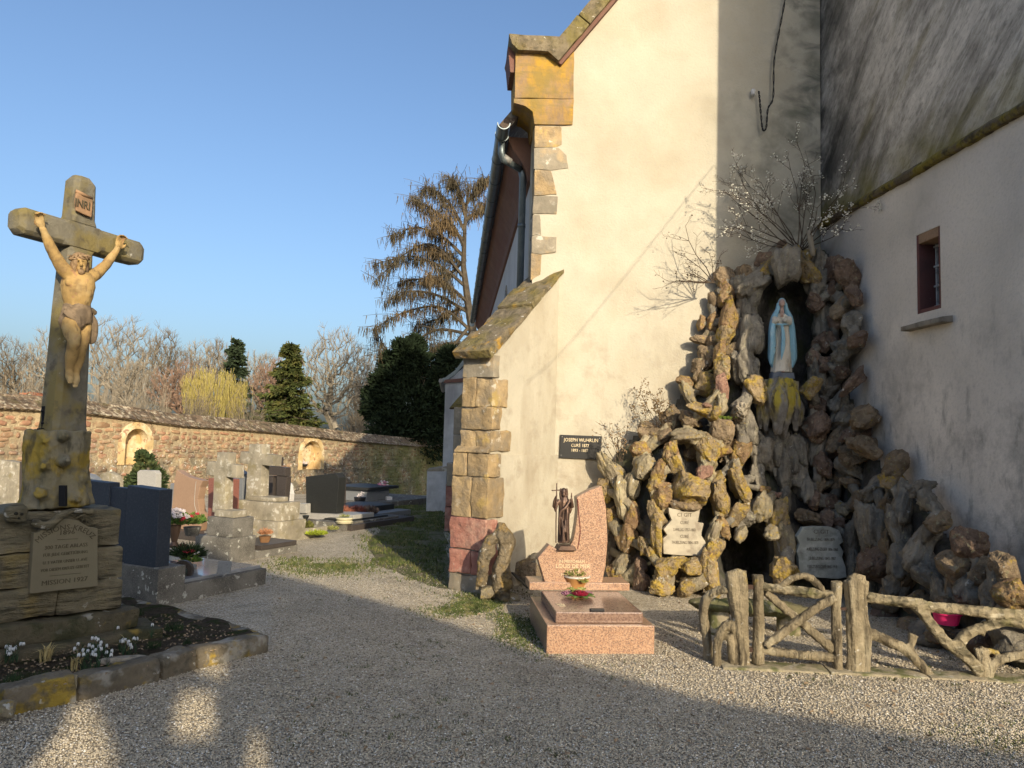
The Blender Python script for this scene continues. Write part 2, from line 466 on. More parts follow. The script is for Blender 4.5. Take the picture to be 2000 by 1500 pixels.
# ------------------------------------------------------------------ ground
def terrain():
    ys = [-40, -8, 0, 14]+[14+1.0*i for i in range(1, 47)]+[61, 120, 900]
    xs = [-700, -60, -20, -8, 0, 8, 20, 60, 700]
    v = [(x, y, gz(y)) for y in ys for x in xs]; nx = len(xs)
    f = [(j*nx+i, j*nx+i+1, (j+1)*nx+i+1, (j+1)*nx+i) for j in range(len(ys)-1) for i in range(nx-1)]
    o = MB().add(v, f).build('ground', GRV, smooth=True); kind(o, 'structure')
    o['label'] = 'gravel covered churchyard ground with pale and dark chippings'
terrain()
def patch(name, pts, m, dz=0.005, nz=0.15, seed=0, lab=None):
    """irregular sheet just above the ground; pts = ground points (Vector)"""
    P = []
    n = len(pts)
    for i in range(n):
        a, b = pts[i], pts[(i+1) % n]
        for k in range(6):
            p = a.lerp(b, k/6); p = p+Vector((mn.noise(p*1.7+Vector((seed, 0, 0))), mn.noise(p*1.9+Vector((0, seed, 5))), 0))*nz
            P.append(p)
    c = sum(P, Vector())/len(P)
    me = bpy.data.meshes.new(name); bm = bmesh.new()
    vs = [bm.verts.new((p.x, p.y, 0)) for p in P]
    bm.faces.new(vs); bmesh.ops.triangulate(bm, faces=bm.faces[:])
    bmesh.ops.subdivide_edges(bm, edges=bm.edges[:], cuts=2, use_grid_fill=False)
    bmesh.ops.triangulate(bm, faces=bm.faces[:])
    for v in bm.verts: v.co.z = gz(v.co.y)+dz
    bmesh.ops.recalc_face_normals(bm, faces=bm.faces[:])
    for f in bm.faces:
        if f.normal.z < 0: f.normal_flip()
    bm.to_mesh(me); bm.free()
    o = link(name, me, m); kind(o, 'structure')
    if lab: o['label'] = lab
    return o, P
G = lambda px, py: ground(px, py)
gp1, GP1 = patch('grass_patch', [G(880, 1150), G(872, 1060), G(860, 985), G(770, 978), G(740, 1000), G(745, 1030), G(715, 1062), G(735, 1105), G(840, 1143)], GRASSM, seed=1, lab='thin green grass growing along the church wall')
gp2, GP2 = patch('grass_patch', [G(560, 1092), G(700, 1098), G(690, 1118), G(640, 1122), G(590, 1112)], GRASSM, seed=4, nz=.1, dz=.009, lab='small grass patch beside the flat grave slab')
gp3, GP3 = patch('grass_patch', [G(885, 1165), G(1010, 1160), G(1045, 1215), G(1055, 1285), G(985, 1250), G(930, 1215), G(850, 1195)], GRASSM, seed=9, nz=.12, dz=.007, lab='weedy grass strip between the buttress foot and the pink grave')
gp4, GP4 = patch('grass_patch', [G(1850, 1420), G(1935, 1455), G(1990, 1480), G(2060, 1460), G(1990, 1405)], GRASSM, seed=12, nz=.06, dz=.011, lab='sparse weeds in the gravel in front of the rustic fence')

for _g in (gp2, gp3, gp4): bpy.data.objects.remove(_g)
# ------------------------------------------------------------------ church
GY = 8.95
church = thing('church', 'cream plastered church with ochre stone buttress, lichen covered kneeler and dark gutter', 'church', (2.5, GY, 0))
def on_g(px, py, dy=0.0): return at_y(px, py, GY-dy)
RX = at_y(1603, 400, GY).x                 # plane of the right-hand wall
CXL = on_g(1043, 400).x                    # gable corner
k1 = on_g(1120, 100); k2 = on_g(1205, 0)
sl = (k2.z-k1.z)/(k2.x-k1.x)
apex_x = 6.2
poly = [Vector((CXL, GY, -.4)), Vector((RX, GY, -.4)), Vector((RX, GY, k1.z+sl*(RX-k1.x))), Vector((k1.x-.02, GY, k1.z-.02)), Vector((CXL, GY, k1.z-.1))]
m = MB(); m.add(*prism(poly, Vector((0, .6, 0)))); me = m.mesh('gable_wall'); fix_normals(me)
gable = link('gable_wall', me, PL, church)
# quoin stones: outlines traced on the gable face, 3 cm proud
def stone_on(plane, pts, matl, name='quoin_stone', proud=.012, back=.25, parent=church, seed=0, amp=.006, label=None):
    """plane(px,py)-> point; extruded along the plane's inward normal"""
    P = [plane[0](x, y) for x, y in pts]; n = plane[1]
    o = prism_obj(name, [p-n*proud for p in P], n*(back+proud), matl, parent)
    rough(o, 3, amp, 7, seed, .008)
    if label: o['label'] = label
    return o
GPL = (lambda x, y: at_y(x, y, GY), Vector((0, 1, 0)))
q = [  # corner stones of the gable above the buttress
    ([(1044, 246), (1096, 248), (1097, 283), (1088, 288), (1044, 289)], SO),
    ([(1043, 290), (1090, 289), (1107, 303), (1110, 328), (1078, 333), (1043, 330)], SG),
    ([(1043, 332), (1077, 334), (1087, 380), (1043, 382)], SO),
    ([(1042, 383), (1089, 384), (1087, 418), (1040, 418)], SG),
    ([(1040, 419), (1054, 420), (1056, 459), (1039, 460)], SG),
    ([(1039, 461), (1087, 463), (1085, 492), (1058, 497), (1037, 494)], SG),
    ([(1037, 495), (1057, 498), (1056, 537), (1036, 548)], SO)]
for i, (p, mt) in enumerate(q): stone_on(GPL, p, mt, seed=i+1, amp=.009)
# kneeler
ks = [([(1006, 104), (1121, 100), (1120, 195), (1005, 193)], SY), ([(1003, 194), (1120, 196), (1118, 245), (1043, 245), (1040, 220), (1025, 209), (1003, 203)], SY)]
for i, (p, mt) in enumerate(ks): stone_on(GPL, p, mt, 'kneeler_stone', proud=.03, back=.62, seed=20+i, amp=.008, label='yellow lichen covered kneeler stone')
cap_p = [(995, 67), (1120, 72), (1104, 102), (1012, 97), (1000, 85)]
o = stone_on((lambda x, y: at_y(x, y, GY-.12), Vector((0, 1, 0))), cap_p, CAP, 'kneeler_capstone', proud=0, back=.85, seed=30, amp=.012)
b0 = at_y(1000, 90, GY); b1 = at_y(1006, 140, GY)
prism_obj('kneeler_bracket', [Vector((b0.x-.05, GY+.02, b0.z)), Vector((b0.x+.06, GY+.02, b0.z)), Vector((b1.x+.02, GY+.02, b1.z)), Vector((b1.x-.06, GY+.02, b1.z))], Vector((0, .5, 0)), BRN, church, .005)
# verge coping slabs
vdir = Vector((1, 0, sl)).normalized(); vup = Vector((-vdir.z, 0, vdir.x))
base = Vector((k1.x-.16, GY-.13, k1.z-.02-.16*sl))
pos_ = 0.0
for i in range(6):
    ln = R.uniform(.55, .8)
    a = base+vdir*pos_
    o = prism_obj('coping_slab', [a+vup*.05, a+vdir*(ln-.012)+vup*.05, a+vdir*(ln-.012)+vup*.24, a+vup*.24], Vector((0, .75, 0)), CAP, church)
    rough(o, 3, .014, 6, i+40, .012); pos_ += ln
a = base+Vector((0, .05, 0)); prism_obj('verge_moulding', [a, a+vdir*pos_, a+vdir*pos_+vup*.05, a+vup*.05], Vector((0, .16, 0)), BRN, church, .01)
# nave: side wall, cornice, gutter, roof
NX = CXL+.02; NY1 = 25.0
nw = MB(); nw.add(*boxv(((NX+.3), (GY+.6+NY1)/2, 2.5), (.6, NY1-GY-.6, 5.8))); nave = nw.build('side_wall', PN, church)
g1 = at_y(982, 250, GY+.35); g2x = g1.x
gz1 = g1.z-.03
def run_y(name, prof, y0, y1, matl, seg=1, smooth=False, parent=church):
    v = []; f = []; n = len(prof)
    for j in range(seg+1):
        y = y0+(y1-y0)*j/seg
        v += [(x, y, z) for x, z in prof]
    for j in range(seg):
        for i in range(n):
            i2 = (i+1) % n
            f.append((j*n+i, j*n+i2, (j+1)*n+i2, (j+1)*n+i))
    f.append(tuple(range(n-1, -1, -1))); f.append(tuple(seg*n+i for i in range(n)))
    mm = MB().add(v, f); me = mm.mesh(name, smooth); fix_normals(me); return link(name, me, matl, parent)
gr = .085
yy = GY+.62
for i in range(11):   # cornice stones
    y2 = yy+1.45
    pr = [(NX+.02, gz1-.55), (NX-.04, gz1-.53), (NX-.07, gz1-.42), (NX-.14, gz1-.30), (g2x+.16, gz1-.14), (g2x+.10, gz1-.02), (g2x+.10, gz1+.03), (NX+.02, gz1+.03)]
    run_y('cornice_stone', pr, yy, y2-.006, BRN); yy = y2
arc = [(g2x+gr*math.cos(a), gz1+gr*math.sin(a)) for a in [math.pi*(1+k/10) for k in range(11)]]
arc += [(g2x+(gr-.012)*math.cos(a), gz1+(gr-.012)*math.sin(a)) for a in [math.pi*(2-k/10) for k in range(11)]]
gut = run_y('gutter', arc, GY+.12, NY1, ZN, 1, False); smooth_angle(gut, 40)
for i in range(20):
    y = GY+.5+i*.85
    v, f = lathe([(gr+.004, -.012), (gr+.008, -.012), (gr+.008, .012), (gr+.004, .012)], (0, 0, 0), 16)
    v = [(g2x+a, y+c, gz1-.001+b) for a, b, c in v]
    kk = MB().add(v, f).build('gutter_bracket', ZN, gut)
# end plate of the gutter and offset pipe
pv = [Vector((g2x, GY+.55, gz1-.06)), Vector((g2x+.0, GY+.55, gz1-.22)), Vector((g2x+.03, GY+.57, gz1-.30)), Vector((NX-.13, GY+.75, gz1-.36)), Vector((NX-.10, GY+.8, gz1-.46)), Vector((NX-.10, GY+.8, 1.0))]
v, f = tube(pv[:4], .045, 12); MB().add(v, f).build('gutter_outlet', ZN, church, True)
v, f = tube([pv[2]+Vector((.0, -.0, .03)), pv[2]+Vector((.10, .04, -.02))], .049, 12); MB().add(v, f).build('pipe_elbow', ZNL, church, True)
v, f = tube(pv[3:], .047, 12); dp = MB().add(v, f).build('downpipe', ZN, church, True)
for zz in (4.45, 3.2):
    v, f = tube([Vector((pv[4].x, pv[4].y, zz)), Vector((pv[4].x, pv[4].y, zz+.05))], .054, 12); MB().add(v, f).build('pipe_clamp', ZN, dp, True)
# roof slope
rf = MB()
rp = [Vector((g2x-.05, GY+.3, gz1+.05)), Vector((g2x+4.0, GY+.3, gz1+.05+4.0*sl)), Vector((g2x+4.0, GY+.3, gz1-.07+4.0*sl)), Vector((g2x+.05, GY+.3, gz1-.02))]
prism_obj('roof', rp, Vector((0, NY1-GY-.3, 0)), RT, church)
# arched nave window recess
wy = 14.2
wp = [(wy-.55, 2.4), (wy+.55, 2.4)]+[(wy+.55*math.cos(a), 3.9+.7*math.sin(a)) for a in [math.pi*k/10 for k in range(11)]]
prism_obj('window_reveal', [Vector((NX-.006, y, z)) for y, z in wp], Vector((.02, 0, 0)), SG, church)
prism_obj('window_pane', [Vector((NX-.010, wy+(y-wy)*.82, 2.5+(z-2.5)*.95)) for y, z in wp], Vector((.02, 0, 0)), GLS, church)

# diagonal buttress ---------------------------------------------------
E1 = ground(945, 1161); E2 = ground(878, 1153)
_j = at_y(1092, 900, GY+.02); din = Vector((_j.x-E1.x, _j.y-E1.y, 0)).normalized(); dend = Vector((-din.y, din.x, 0))
_w = .2
while pix(E1+dend*_w)[0] > 880: _w += .01
E2 = E1+dend*_w
din = Vector((-dend.y, dend.x, 0));
if din.y < 0: din = -din                          # inward along the side
tt = (GY+.02-E1.y)/din.y
wid = (E2-E1).length
def bfoot(inset, w0=0.0):
    a = E1+din*inset-dend*(-w0); b = E2+din*inset-dend*w0
    return a, b
eave = 2.52
def z_at(px, py, p):      # height on the vertical line through p seen at that pixel row
    return at_plane(px, py, p, Vector((fwd.x, fwd.y, 0)).normalized()).z
s0 = .085                                          # set-back of the upper stage
U1 = E1+din*s0+dend*s0*.35; U2 = E2+din*s0-dend*s0*.35
ze = z_at(962, 690, U1)
zt = at_y(1078, 538, GY).z
ws = (U2-U1).length
core = MB()
J1 = U1+din*((GY+.02-U1.y)/din.y); J2 = U2+din*((GY+.3-U2.y)/din.y)
ca, cb = U1+din*.02+dend*.015, U2+din*.02-dend*.015
vv = [ca, cb, J2, J1+dend*.0]
vb = [Vector((p.x, p.y, -.3)) for p in vv]
vt = [Vector((ca.x, ca.y, ze)), Vector((cb.x, cb.y, ze)), Vector((J2.x, J2.y, zt)), Vector((J1.x, J1.y, zt))]
core.add(vb+vt, BOXF); me = core.mesh('buttress_core'); fix_normals(me)
link('buttress_core', me, PL, church)
zpl = z_at(945, 885, E1)
pc = MB(); a, b = E1+din*.02+dend*.015, E2+din*.02-dend*.015
j1 = E1+din*((GY-E1.y)/din.y)
vv = [a, b, b+din*1.0, j1]
pc.add([Vector((p.x, p.y, -.3)) for p in vv]+[Vector((p.x, p.y, zpl-.02)) for p in vv], BOXF); me = pc.mesh('plinth_core'); fix_normals(me); link('plinth_core', me, PL, church)
def course(p1, p2, z0, z1, sw, matl, split=0, seed=0, pr=.012):
    """stones of one course: one or two blocks across the end face, the right one turning the corner by sw"""
    cuts = [0.0, 1.0] if not split else [0.0, split, 1.0]
    for k in range(len(cuts)-1):
        a = p1.lerp(p2, cuts[k]+(.012 if k else 0)); b = p1.lerp(p2, cuts[k+1]-(.012 if k < len(cuts)-2 else 0))
        d1 = sw if k == 0 else .25
        d2 = .2 if k == 0 and split else .35
        foot = [a-din*pr-dend*(pr if k == 0 else 0), b-din*pr+dend*(pr if k == len(cuts)-2 else 0), b+din*d2+dend*(pr if k == len(cuts)-2 else 0), a+din*d1-dend*(pr if k == 0 else 0)]
        o = prism_obj('buttress_stone', [Vector((p.x, p.y, z0+.007)) for p in foot], Vector((0, 0, z1-z0-.014)), matl, church)
        rough(o, 4, .020, 7, seed+k*3.3, .009)
up = [(697, 737, .13, SG, 0), (737, 795, .27, SO, .55), (795, 840, .16, SO, 0), (840, 883, .36, SO, .5)]
zc = ze
for i, (ya, yb, sw, mt, sp) in enumerate(up):
    zb = z_at(963, yb, U1); course(U1, U2, zb, zc, sw, mt, sp, 50+i*2); zc = zb
lo = [(884, 932, .22, SO, .6), (932, 1014, .28, SO, .45), (1014, 1078, .2, SR, 0), (1078, 1126, .2, SR, .4), (1126, 1175, .2, SG, 0)]
zc = zpl
for i, (ya, yb, sw, mt, sp) in enumerate(lo):
    zb = z_at(945, yb, E1) if i < 4 else -.12; course(E1, E2, zb, zc, sw, mt, sp, 70+i*2, .014); zc = zb
# weathering slope on the plinth
a, b = E1-din*.01, E2-din*.01
prism_obj('plinth_slope', [Vector((a.x, a.y, zpl)), Vector((a.x, a.y, zpl+.02))+din*0, Vector((U1.x, U1.y, zpl+.07)), Vector((U1.x, U1.y, zpl))], (b-a), SO, church, .004)
# sloping cap of four slabs
A0 = U1-din*.10-dend*.05; B0 = U2-din*.10+dend*.06
dA = (Vector((J1.x, J1.y, zt))-Vector((U1.x, U1.y, ze)))
rise = dA.z/math.hypot(dA.x, dA.y)
Ltot = math.hypot(dA.x, dA.y)+.10
cuts = [0, .24, .55, .8, 1.04]
for i in range(4):
    s_, e_ = cuts[i]*Ltot, cuts[i+1]*Ltot-.008
    th = .10 if i == 0 else .075
    nrm = Vector((-din.x*rise, -din.y*rise, 1)).normalized()
    bz = ze+.0
    def pt(side, s): return Vector((side.x, side.y, 0))+din*s+Vector((0, 0, bz+(s-.10)*rise+.02))
    P = [pt(A0, s_), pt(B0, s_), pt(B0, e_), pt(A0, e_)]
    sub = .03 if i % 2 else 0
    P2 = [p+nrm*(th-sub) for p in P]
    mm = MB(); mm.add(P+P2, BOXF); me = mm.mesh('buttress_capstone'); fix_normals(me)
    o = link('buttress_capstone', me, CAP, church); rough(o, 4, .014, 6, 90+i, .012)

# chapel / tower wall on the right -------------------------------------
tower = thing('side_building', 'shaded grey plaster building with stained upper wall and a small barred window', 'building', (RX+2, 6.8, 0))
YE = 4.55
lz = at_x(1820, 328, RX)                    # bottom of the ledge
ledz = (at_x(1688, 399, RX).z+at_x(1990, 219, RX).z)/2
wa = at_x(1790, 460, RX-.0); wb = at_x(1836, 440, RX); wc = at_x(1838, 604, RX); wd = at_x(1791, 612, RX)
wy0, wy1 = (wb.y+wc.y)/2, (wa.y+wd.y)/2     # near, far
wz0, wz1 = (wc.z+wd.z)/2, (wa.z+wb.z)/2
def wall_with_hole(name, x0, x1, y0, y1, z0, z1, h, matl, parent):
    """wall slab spanning y,z with one rectangular opening h=(y0,y1,z0,z1)"""
    m = MB(); a0, a1, b0, b1 = h
    for (ya, yb, za, zb) in ((y0, a0, z0, z1), (a1, y1, z0, z1), (a0, a1, z0, b0), (a0, a1, b1, z1)):
        if yb-ya > 1e-4 and zb-za > 1e-4:
            m.add(*boxv(((x0+x1)/2, (ya+yb)/2, (za+zb)/2), (x1-x0, yb-ya, zb-za)))
    return m.build(name, matl, parent)
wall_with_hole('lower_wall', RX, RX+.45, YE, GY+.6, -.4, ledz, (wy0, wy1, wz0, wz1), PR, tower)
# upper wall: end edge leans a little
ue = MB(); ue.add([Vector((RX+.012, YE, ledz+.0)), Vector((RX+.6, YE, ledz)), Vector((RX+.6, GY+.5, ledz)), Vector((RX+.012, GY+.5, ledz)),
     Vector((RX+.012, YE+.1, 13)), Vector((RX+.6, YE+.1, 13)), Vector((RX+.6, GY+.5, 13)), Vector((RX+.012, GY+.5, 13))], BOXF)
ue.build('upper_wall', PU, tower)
box('end_wall', (RX+2.6, YE+.15, 6.3), (4.0, .3, 13.4), PR, tower); box('back_wall', (RX+2.6, GY+.3, 6.3), (4.0, .3, 13.4), PR, tower)
LG = mat('mossy_ledge', (.11, .09, .06), [dict(c=(.17, .14, .02), s=5, lo=.42, hi=.56, f=.9), dict(c=(.03, .025, .02), s=9, lo=.5, hi=.62, f=.8)], bump=[('noise', 12, 1, .04), ('noise', 40, .5, .02)], var=.2)
yy = YE-.05
i = 0
while yy < GY-.03:
    ln = min(R.uniform(.5, .9), GY-yy)
    P = [(RX+.1, ledz-.03), (RX-.05, ledz-.03), (RX-.07, ledz+.01), (RX-.06, ledz+.035), (RX+.1, ledz+.16)]
    o = prism_obj('ledge_stone', [Vector((x, yy, z)) for x, z in P], Vector((0, ln-.01, 0)), LG, tower); rough(o, 4, .012, 8, 120+i, .008); yy += ln; i += 1
# window parts
win = MB(); th = .07
RP = mat('red_brown_painted_stone', (.13, .055, .05), [dict(c=(.55, .50, .46), s=9, lo=.62, hi=.66, f=.8, m=(2, .5, .6)), dict(c=(.07, .04, .035), s=4, lo=.45, hi=.65, f=.7)], bump=[('noise', 30, .4, .01)], var=.15)
RB = mat('brown_lintel_stone', (.26, .17, .11), [dict(c=(.12, .08, .05), s=8, lo=.5, hi=.65, f=.8)], bump=[('noise', 20, .6, .02)])
wdw = box('window', (RX+.19, (wy0+wy1)/2, (wz0+wz1)/2), (.02, wy1-wy0, wz1-wz0), GLS, tower)
box('jamb', (RX+.2, wy1-.02+.012, (wz0+wz1)/2), (.392, .05, wz1-wz0-.002), RP, tower, 0, .004)
box('jamb', (RX+.2, wy0+.02-.012, (wz0+wz1)/2), (.392, .05, wz1-wz0-.002), RP, tower, 0, .004)
box('lintel', (RX+.205, (wy0+wy1)/2, wz1-.045), (.40, wy1-wy0-.05, .10), RB, tower, 0, .006)
box('inner_sill', (RX+.205, (wy0+wy1)/2, wz0+.015), (.39, wy1-wy0-.052, .05), RP, tower, 0, .004)
FR = mat('white_old_window_frame', (.42, .42, .40), [dict(c=(.2, .19, .17), s=20, lo=.5, hi=.65, f=.7)])
for dz_ in np.linspace(wz0+.08, wz1-.12, 4): box('window_bar', (RX+.165, (wy0+wy1)/2, float(dz_)), (.02, wy1-wy0-.06, .018), FR, tower)
for dy_ in (.06, .34, .5, .9): box('window_bar', (RX+.17, wy0+.035+(wy1-wy0-.07)*dy_, (wz0+wz1)/2), (.02, .018, wz1-wz0-.1), FR, tower)
sa, sb = at_x(1768, 642, RX-.05), at_x(1851, 622, RX-.05)
szc = (sa.z+sb.z)/2
P = [(RX+.02, szc+.035), (RX-.10, szc+.018), (RX-.10, szc-.03), (RX+.02, szc-.03)]
o = prism_obj('sill', [Vector((x, sb.y, z)) for x, z in P], Vector((0, sa.y-sb.y, 0)), mat('grey_sill_stone', (.22, .20, .165), [dict(c=(.1, .09, .07), s=9, lo=.5, hi=.65, f=.7)], bump=[('noise', 25, .5, .01)]), tower); rough(o, 3, .006, 8, 3, .006)

# unseen gable added behind the viewer, outlined to throw the foreground shade ----
WD = mat('shade_gable_board', (.20, .15, .10), [dict(c=(.11, .08, .05), s=3, st=(6, 1, .5), lo=.45, hi=.62, f=.7)], bump=[('noise', 8, .5, .02, (6, 1, .3))])
BY = -8.0
def back(p, Yp=BY):
    p = Vector(p); s = (Yp-p.y)/LT.y; return p+LT*s
# added board wall, its openings placed to let sun patches reach the ground
edge_pts = [(-9.0, -.5), (9.0, -.5), (9.0, 4.0), (7.6, 4.22), (5.6, 4.75), (5.02, 5.1), (4.4, 5.62), (1.29, 7.45), (.4, 7.95), (-9.0, 3.4)]
holes = [[(338, 1438), (424, 1438), (421, 1345), (352, 1345)], [(52, 1512), (238, 1512), (222, 1440), (196, 1385), (178, 1362), (150, 1366), (120, 1430)],
         [(484, 1520), (524, 1520), (518, 1440), (503, 1412), (494, 1440)], [(384, 1306), (448, 1332), (436, 1262), (388, 1262)]]
bm = bmesh.new()
def loop(pts):
    vs = [bm.verts.new((x, BY, z)) for x, z in pts]
    return [bm.edges.new((vs[i], vs[(i+1) % len(vs)])) for i in range(len(vs))]
es = loop(edge_pts)
for h in holes:
    es += loop([(back(ground(x, y)).x, back(ground(x, y)).z) for x, y in h])
bmesh.ops.triangle_fill(bm, edges=es, use_beauty=True)
r_ = bmesh.ops.extrude_face_region(bm, geom=bm.faces[:])
for v in [e for e in r_['geom'] if isinstance(e, bmesh.types.BMVert)]: v.co.y -= .06
bmesh.ops.recalc_face_normals(bm, faces=bm.faces[:])
me = bpy.data.meshes.new('shade_gable'); bm.to_mesh(me); bm.free()
shade_caster = link('shade_gable', me, WD); tag(shade_caster, 'unseen board gable added behind the viewer, cut with openings to shape the foreground shade', 'barn gable')

# ------------------------------------------------------------------ cemetery wall
WA, WB = at_y(265, 905, 19.6), at_y(607, 917, 25.0)
WA.z = WB.z = 0
wd_ = (WB-WA).normalized(); wn_ = Vector((wd_.y, -wd_.x, 0))          # normal towards the camera side
if wn_.dot(EYE-WA) < 0: wn_ = -wn_
def w_at(px, py): return at_plane(px, py, WA, wn_)
cw = thing('cemetery_wall', 'long rubble stone wall with tiled coping and two arched niches behind the graves', 'wall', tuple(WA))
def s_of(p): return (p-WA).dot(wd_)
s_l, s_r = s_of(w_at(-60, 850)), s_of(w_at(835, 900))+1.5
# coping underside heights measured at several stations
st = [(-60, 795), (0, 799), (140, 806), (270, 822), (350, 833), (430, 838), (520, 845), (600, 853), (700, 864), (815, 873)]
zs = [(s_of(w_at(x, y)), w_at(x, y).z) for x, y in st]
print('WALL', [(round(a, 1), round(b, 2)) for a, b in zs])
def wtop(s):
    if s <= zs[0][0]: return zs[0][1]
    for (a, za), (b, zb) in zip(zs, zs[1:]):
        if s <= b: return za+(zb-za)*(s-a)/(b-a)
    return zs[-1][1]
def wp(s, z, o=0.0): p = WA+wd_*s+wn_*o; return Vector((p.x, p.y, z))
MORT = mat('old_lime_mortar', (.42, .33, .20), [
    dict(c=(.15, .135, .10), s=2.2, lo=.38, hi=.58, f=.92, z=(1.65, .7), det=7), dict(c=(.60, .58, .50), s=11, lo=.60, hi=.64, f=.85, z=(1.7, .7)), dict(c=(.28, .17, .10), s=6, lo=.52, hi=.66, f=.7),
    dict(c=(.12, .13, .03), s=1.0, lo=.25, hi=.5, f=.8, ax=0, z=(-3.6, -2.6))], bump=[('noise', 8, 1, .06), ('noise', 25, .8, .03)], var=.2, vs=5)
STN = mat('rubble_wall_stone', (.35, .215, .12), [
    dict(c=(.13, .115, .09), s=2.2, lo=.38, hi=.58, f=.92, z=(1.65, .7), det=7), dict(c=(.60, .58, .50), s=12, lo=.59, hi=.63, f=.85, z=(1.6, .7)), dict(c=(.45, .36, .22), s=5, lo=.5, hi=.65, f=.6),
    dict(c=(.12, .13, .03), s=1.0, lo=.25, hi=.5, f=.7, ax=0, z=(-3.6, -2.6))], rnd=.26, rnd_c=(.31, .165, .10), bump=[('noise', 10, .8, .03), ('noise', 35, .4, .01)], var=.18)
REN = mat('yellow_niche_render', (.56, .41, .20), [dict(c=(.70, .60, .40), s=3, lo=.48, hi=.6, f=.8), dict(c=(.32, .17, .10), s=9, lo=.58, hi=.62, f=.85, z=(.2, .8)), dict(c=(.3, .22, .12), s=4, lo=.5, hi=.7, f=.5)], bump=[('noise', 12, .6, .03)], var=.12)
nich = []
for (x0, x1, yt, yb, fx0, fx1) in ((243, 287, 837, 908, 222, 312), (590, 626, 861, 917, 575, 640)):
    a, b = w_at(x0, (yt+yb)/2), w_at(x1, (yt+yb)/2); c0 = w_at((x0+x1)/2, yt); c1 = w_at((x0+x1)/2, yb)
    nich.append((s_of(a), s_of(b), c1.z, c0.z))
# body of the wall as a grid of cells with the niches left out
body = MB(); S = np.arange(s_l, s_r, .5)
def in_niche(s, z, g=0.0):
    for a, b, z0, z1 in nich:
        r_ = (b-a)/2; c = (a+b)/2
        if abs(s-c) < r_+g and z0-g < z < z1-r_: return True
        if z >= z1-r_ and math.hypot(s-c, z-(z1-r_)) < r_+g: return True
    return False
bm = bmesh.new()
def lp(pts):
    vs = [bm.verts.new(wp(s, z)) for s, z in pts]
    return [bm.edges.new((vs[i], vs[(i+1) % len(vs)])) for i in range(len(vs))]
out = [(s_l, -1.2), (s_r, -1.2), (s_r, wtop(s_r)+.1)]+[(s, wtop(s)+.1) for s, z in reversed(zs[1:-1])]+[(s_l, wtop(s_l)+.1)]
es = lp(out)
nl = []
for a, b, z0, z1 in nich:
    r_ = (b-a)/2; c = (a+b)/2
    pl_ = [(a, z0), (b, z0)]+[(c+r_*math.cos(t), z1-r_+r_*math.sin(t)) for t in [math.pi*k/12 for k in range(13)]]
    nl.append(pl_); es += lp(pl_)
bmesh.ops.triangle_fill(bm, edges=es, use_beauty=True)
r_ = bmesh.ops.extrude_face_region(bm, geom=bm.faces[:])
for v in [e for e in r_['geom'] if isinstance(e, bmesh.types.BMVert)]: v.co -= wn_*.36
bmesh.ops.recalc_face_normals(bm, faces=bm.faces[:])
me = bpy.data.meshes.new('wall_body'); bm.to_mesh(me); bm.free(); link('wall_body', me, MORT, cw)
for k, pl_ in enumerate(nl):
    a, b, z0, z1 = nich[k]; c = (a+b)/2; r_ = (b-a)/2
    nb = prism_obj('niche_back', [wp(s, z, -.28) for s, z in [(a-.05, z0-.05), (b+.05, z0-.05), (b+.05, z1+.05), (a-.05, z1+.05)]], -wn_*.05, REN, cw)
    # rendered surround ring
    e = .17
    ring = MB(); N_ = len(pl_)
    def grow(s, z):
        if z > z1-r_: d = Vector((s-c, z-(z1-r_), 0)).normalized(); return s+d.x*e, z+d.y*e
        return (s-e if s < c else s+e), (z-.0)
    outer = [grow(*q_) for q_ in pl_]
    v = [wp(s, z, .0) for s, z in pl_]+[wp(s, z, .0) for s, z in outer]+[wp(s, z, .035) for s, z in pl_]+[wp(s, z, .02) for s, z in outer]
    f = []
    for i in range(1, N_):
        j = (i+1) % N_
        f += [(2*N_+i, 2*N_+j, 3*N_+j, 3*N_+i), (N_+i, N_+j, 3*N_+j, 3*N_+i), (i, j, 2*N_+j, 2*N_+i)]
    o = ring.add(v, f).build('niche_surround', REN, cw); fix_normals(o.data)
    rs = MB()    # reveal lining
    v = [wp(s, z, .03) for s, z in pl_]+[wp(s, z, -.28) for s, z in pl_]
    v = [p+(wp(c, (z0+z1)/2, 0)-p)*.01 for p in v]
    o = rs.add(v, [(i, (i+1) % N_, N_+(i+1) % N_, N_+i) for i in range(N_)]).build('niche_reveal', REN, cw); fix_normals(o.data)
# rubble stones
protos = []
for i in range(14):
    rr = random.Random(i+3); n = rr.choice((6, 7, 8)); ang = sorted(rr.uniform(0, 1)*.7/n*2*math.pi+2*math.pi*k/n for k in range(n))
    a0 = [(math.copysign(abs(math.cos(t))**.6, math.cos(t))*rr.uniform(.88, 1.05), math.copysign(abs(math.sin(t))**.6, math.sin(t))*rr.uniform(.85, 1.05)) for t in ang]
    v = [(x, -.5, z) for x, z in a0]+[(x*.95, .3, z*.95) for x, z in a0]+[(x*.72+rr.uniform(-.05, .05), .8, z*.7) for x, z in a0]+[(rr.uniform(-.2, .2), 1.0, rr.uniform(-.2, .2))]
    f = []
    for r in range(2):
        for k in range(n): f.append((r*n+k, r*n+(k+1) % n, (r+1)*n+(k+1) % n, (r+1)*n+k))
    for k in range(n): f.append((2*n+k, 2*n+(k+1) % n, 3*n))
    f.append(tuple(range(n-1, -1, -1)))
    mm = MB().add(v, f); me = mm.mesh('brick_stone%d' % i); fix_normals(me); me.name = 'wall_stone'; me.materials.append(STN); me.shade_smooth(); protos.append((me, mm.v, mm.f))
stones = []
z = -1.0; row = 0
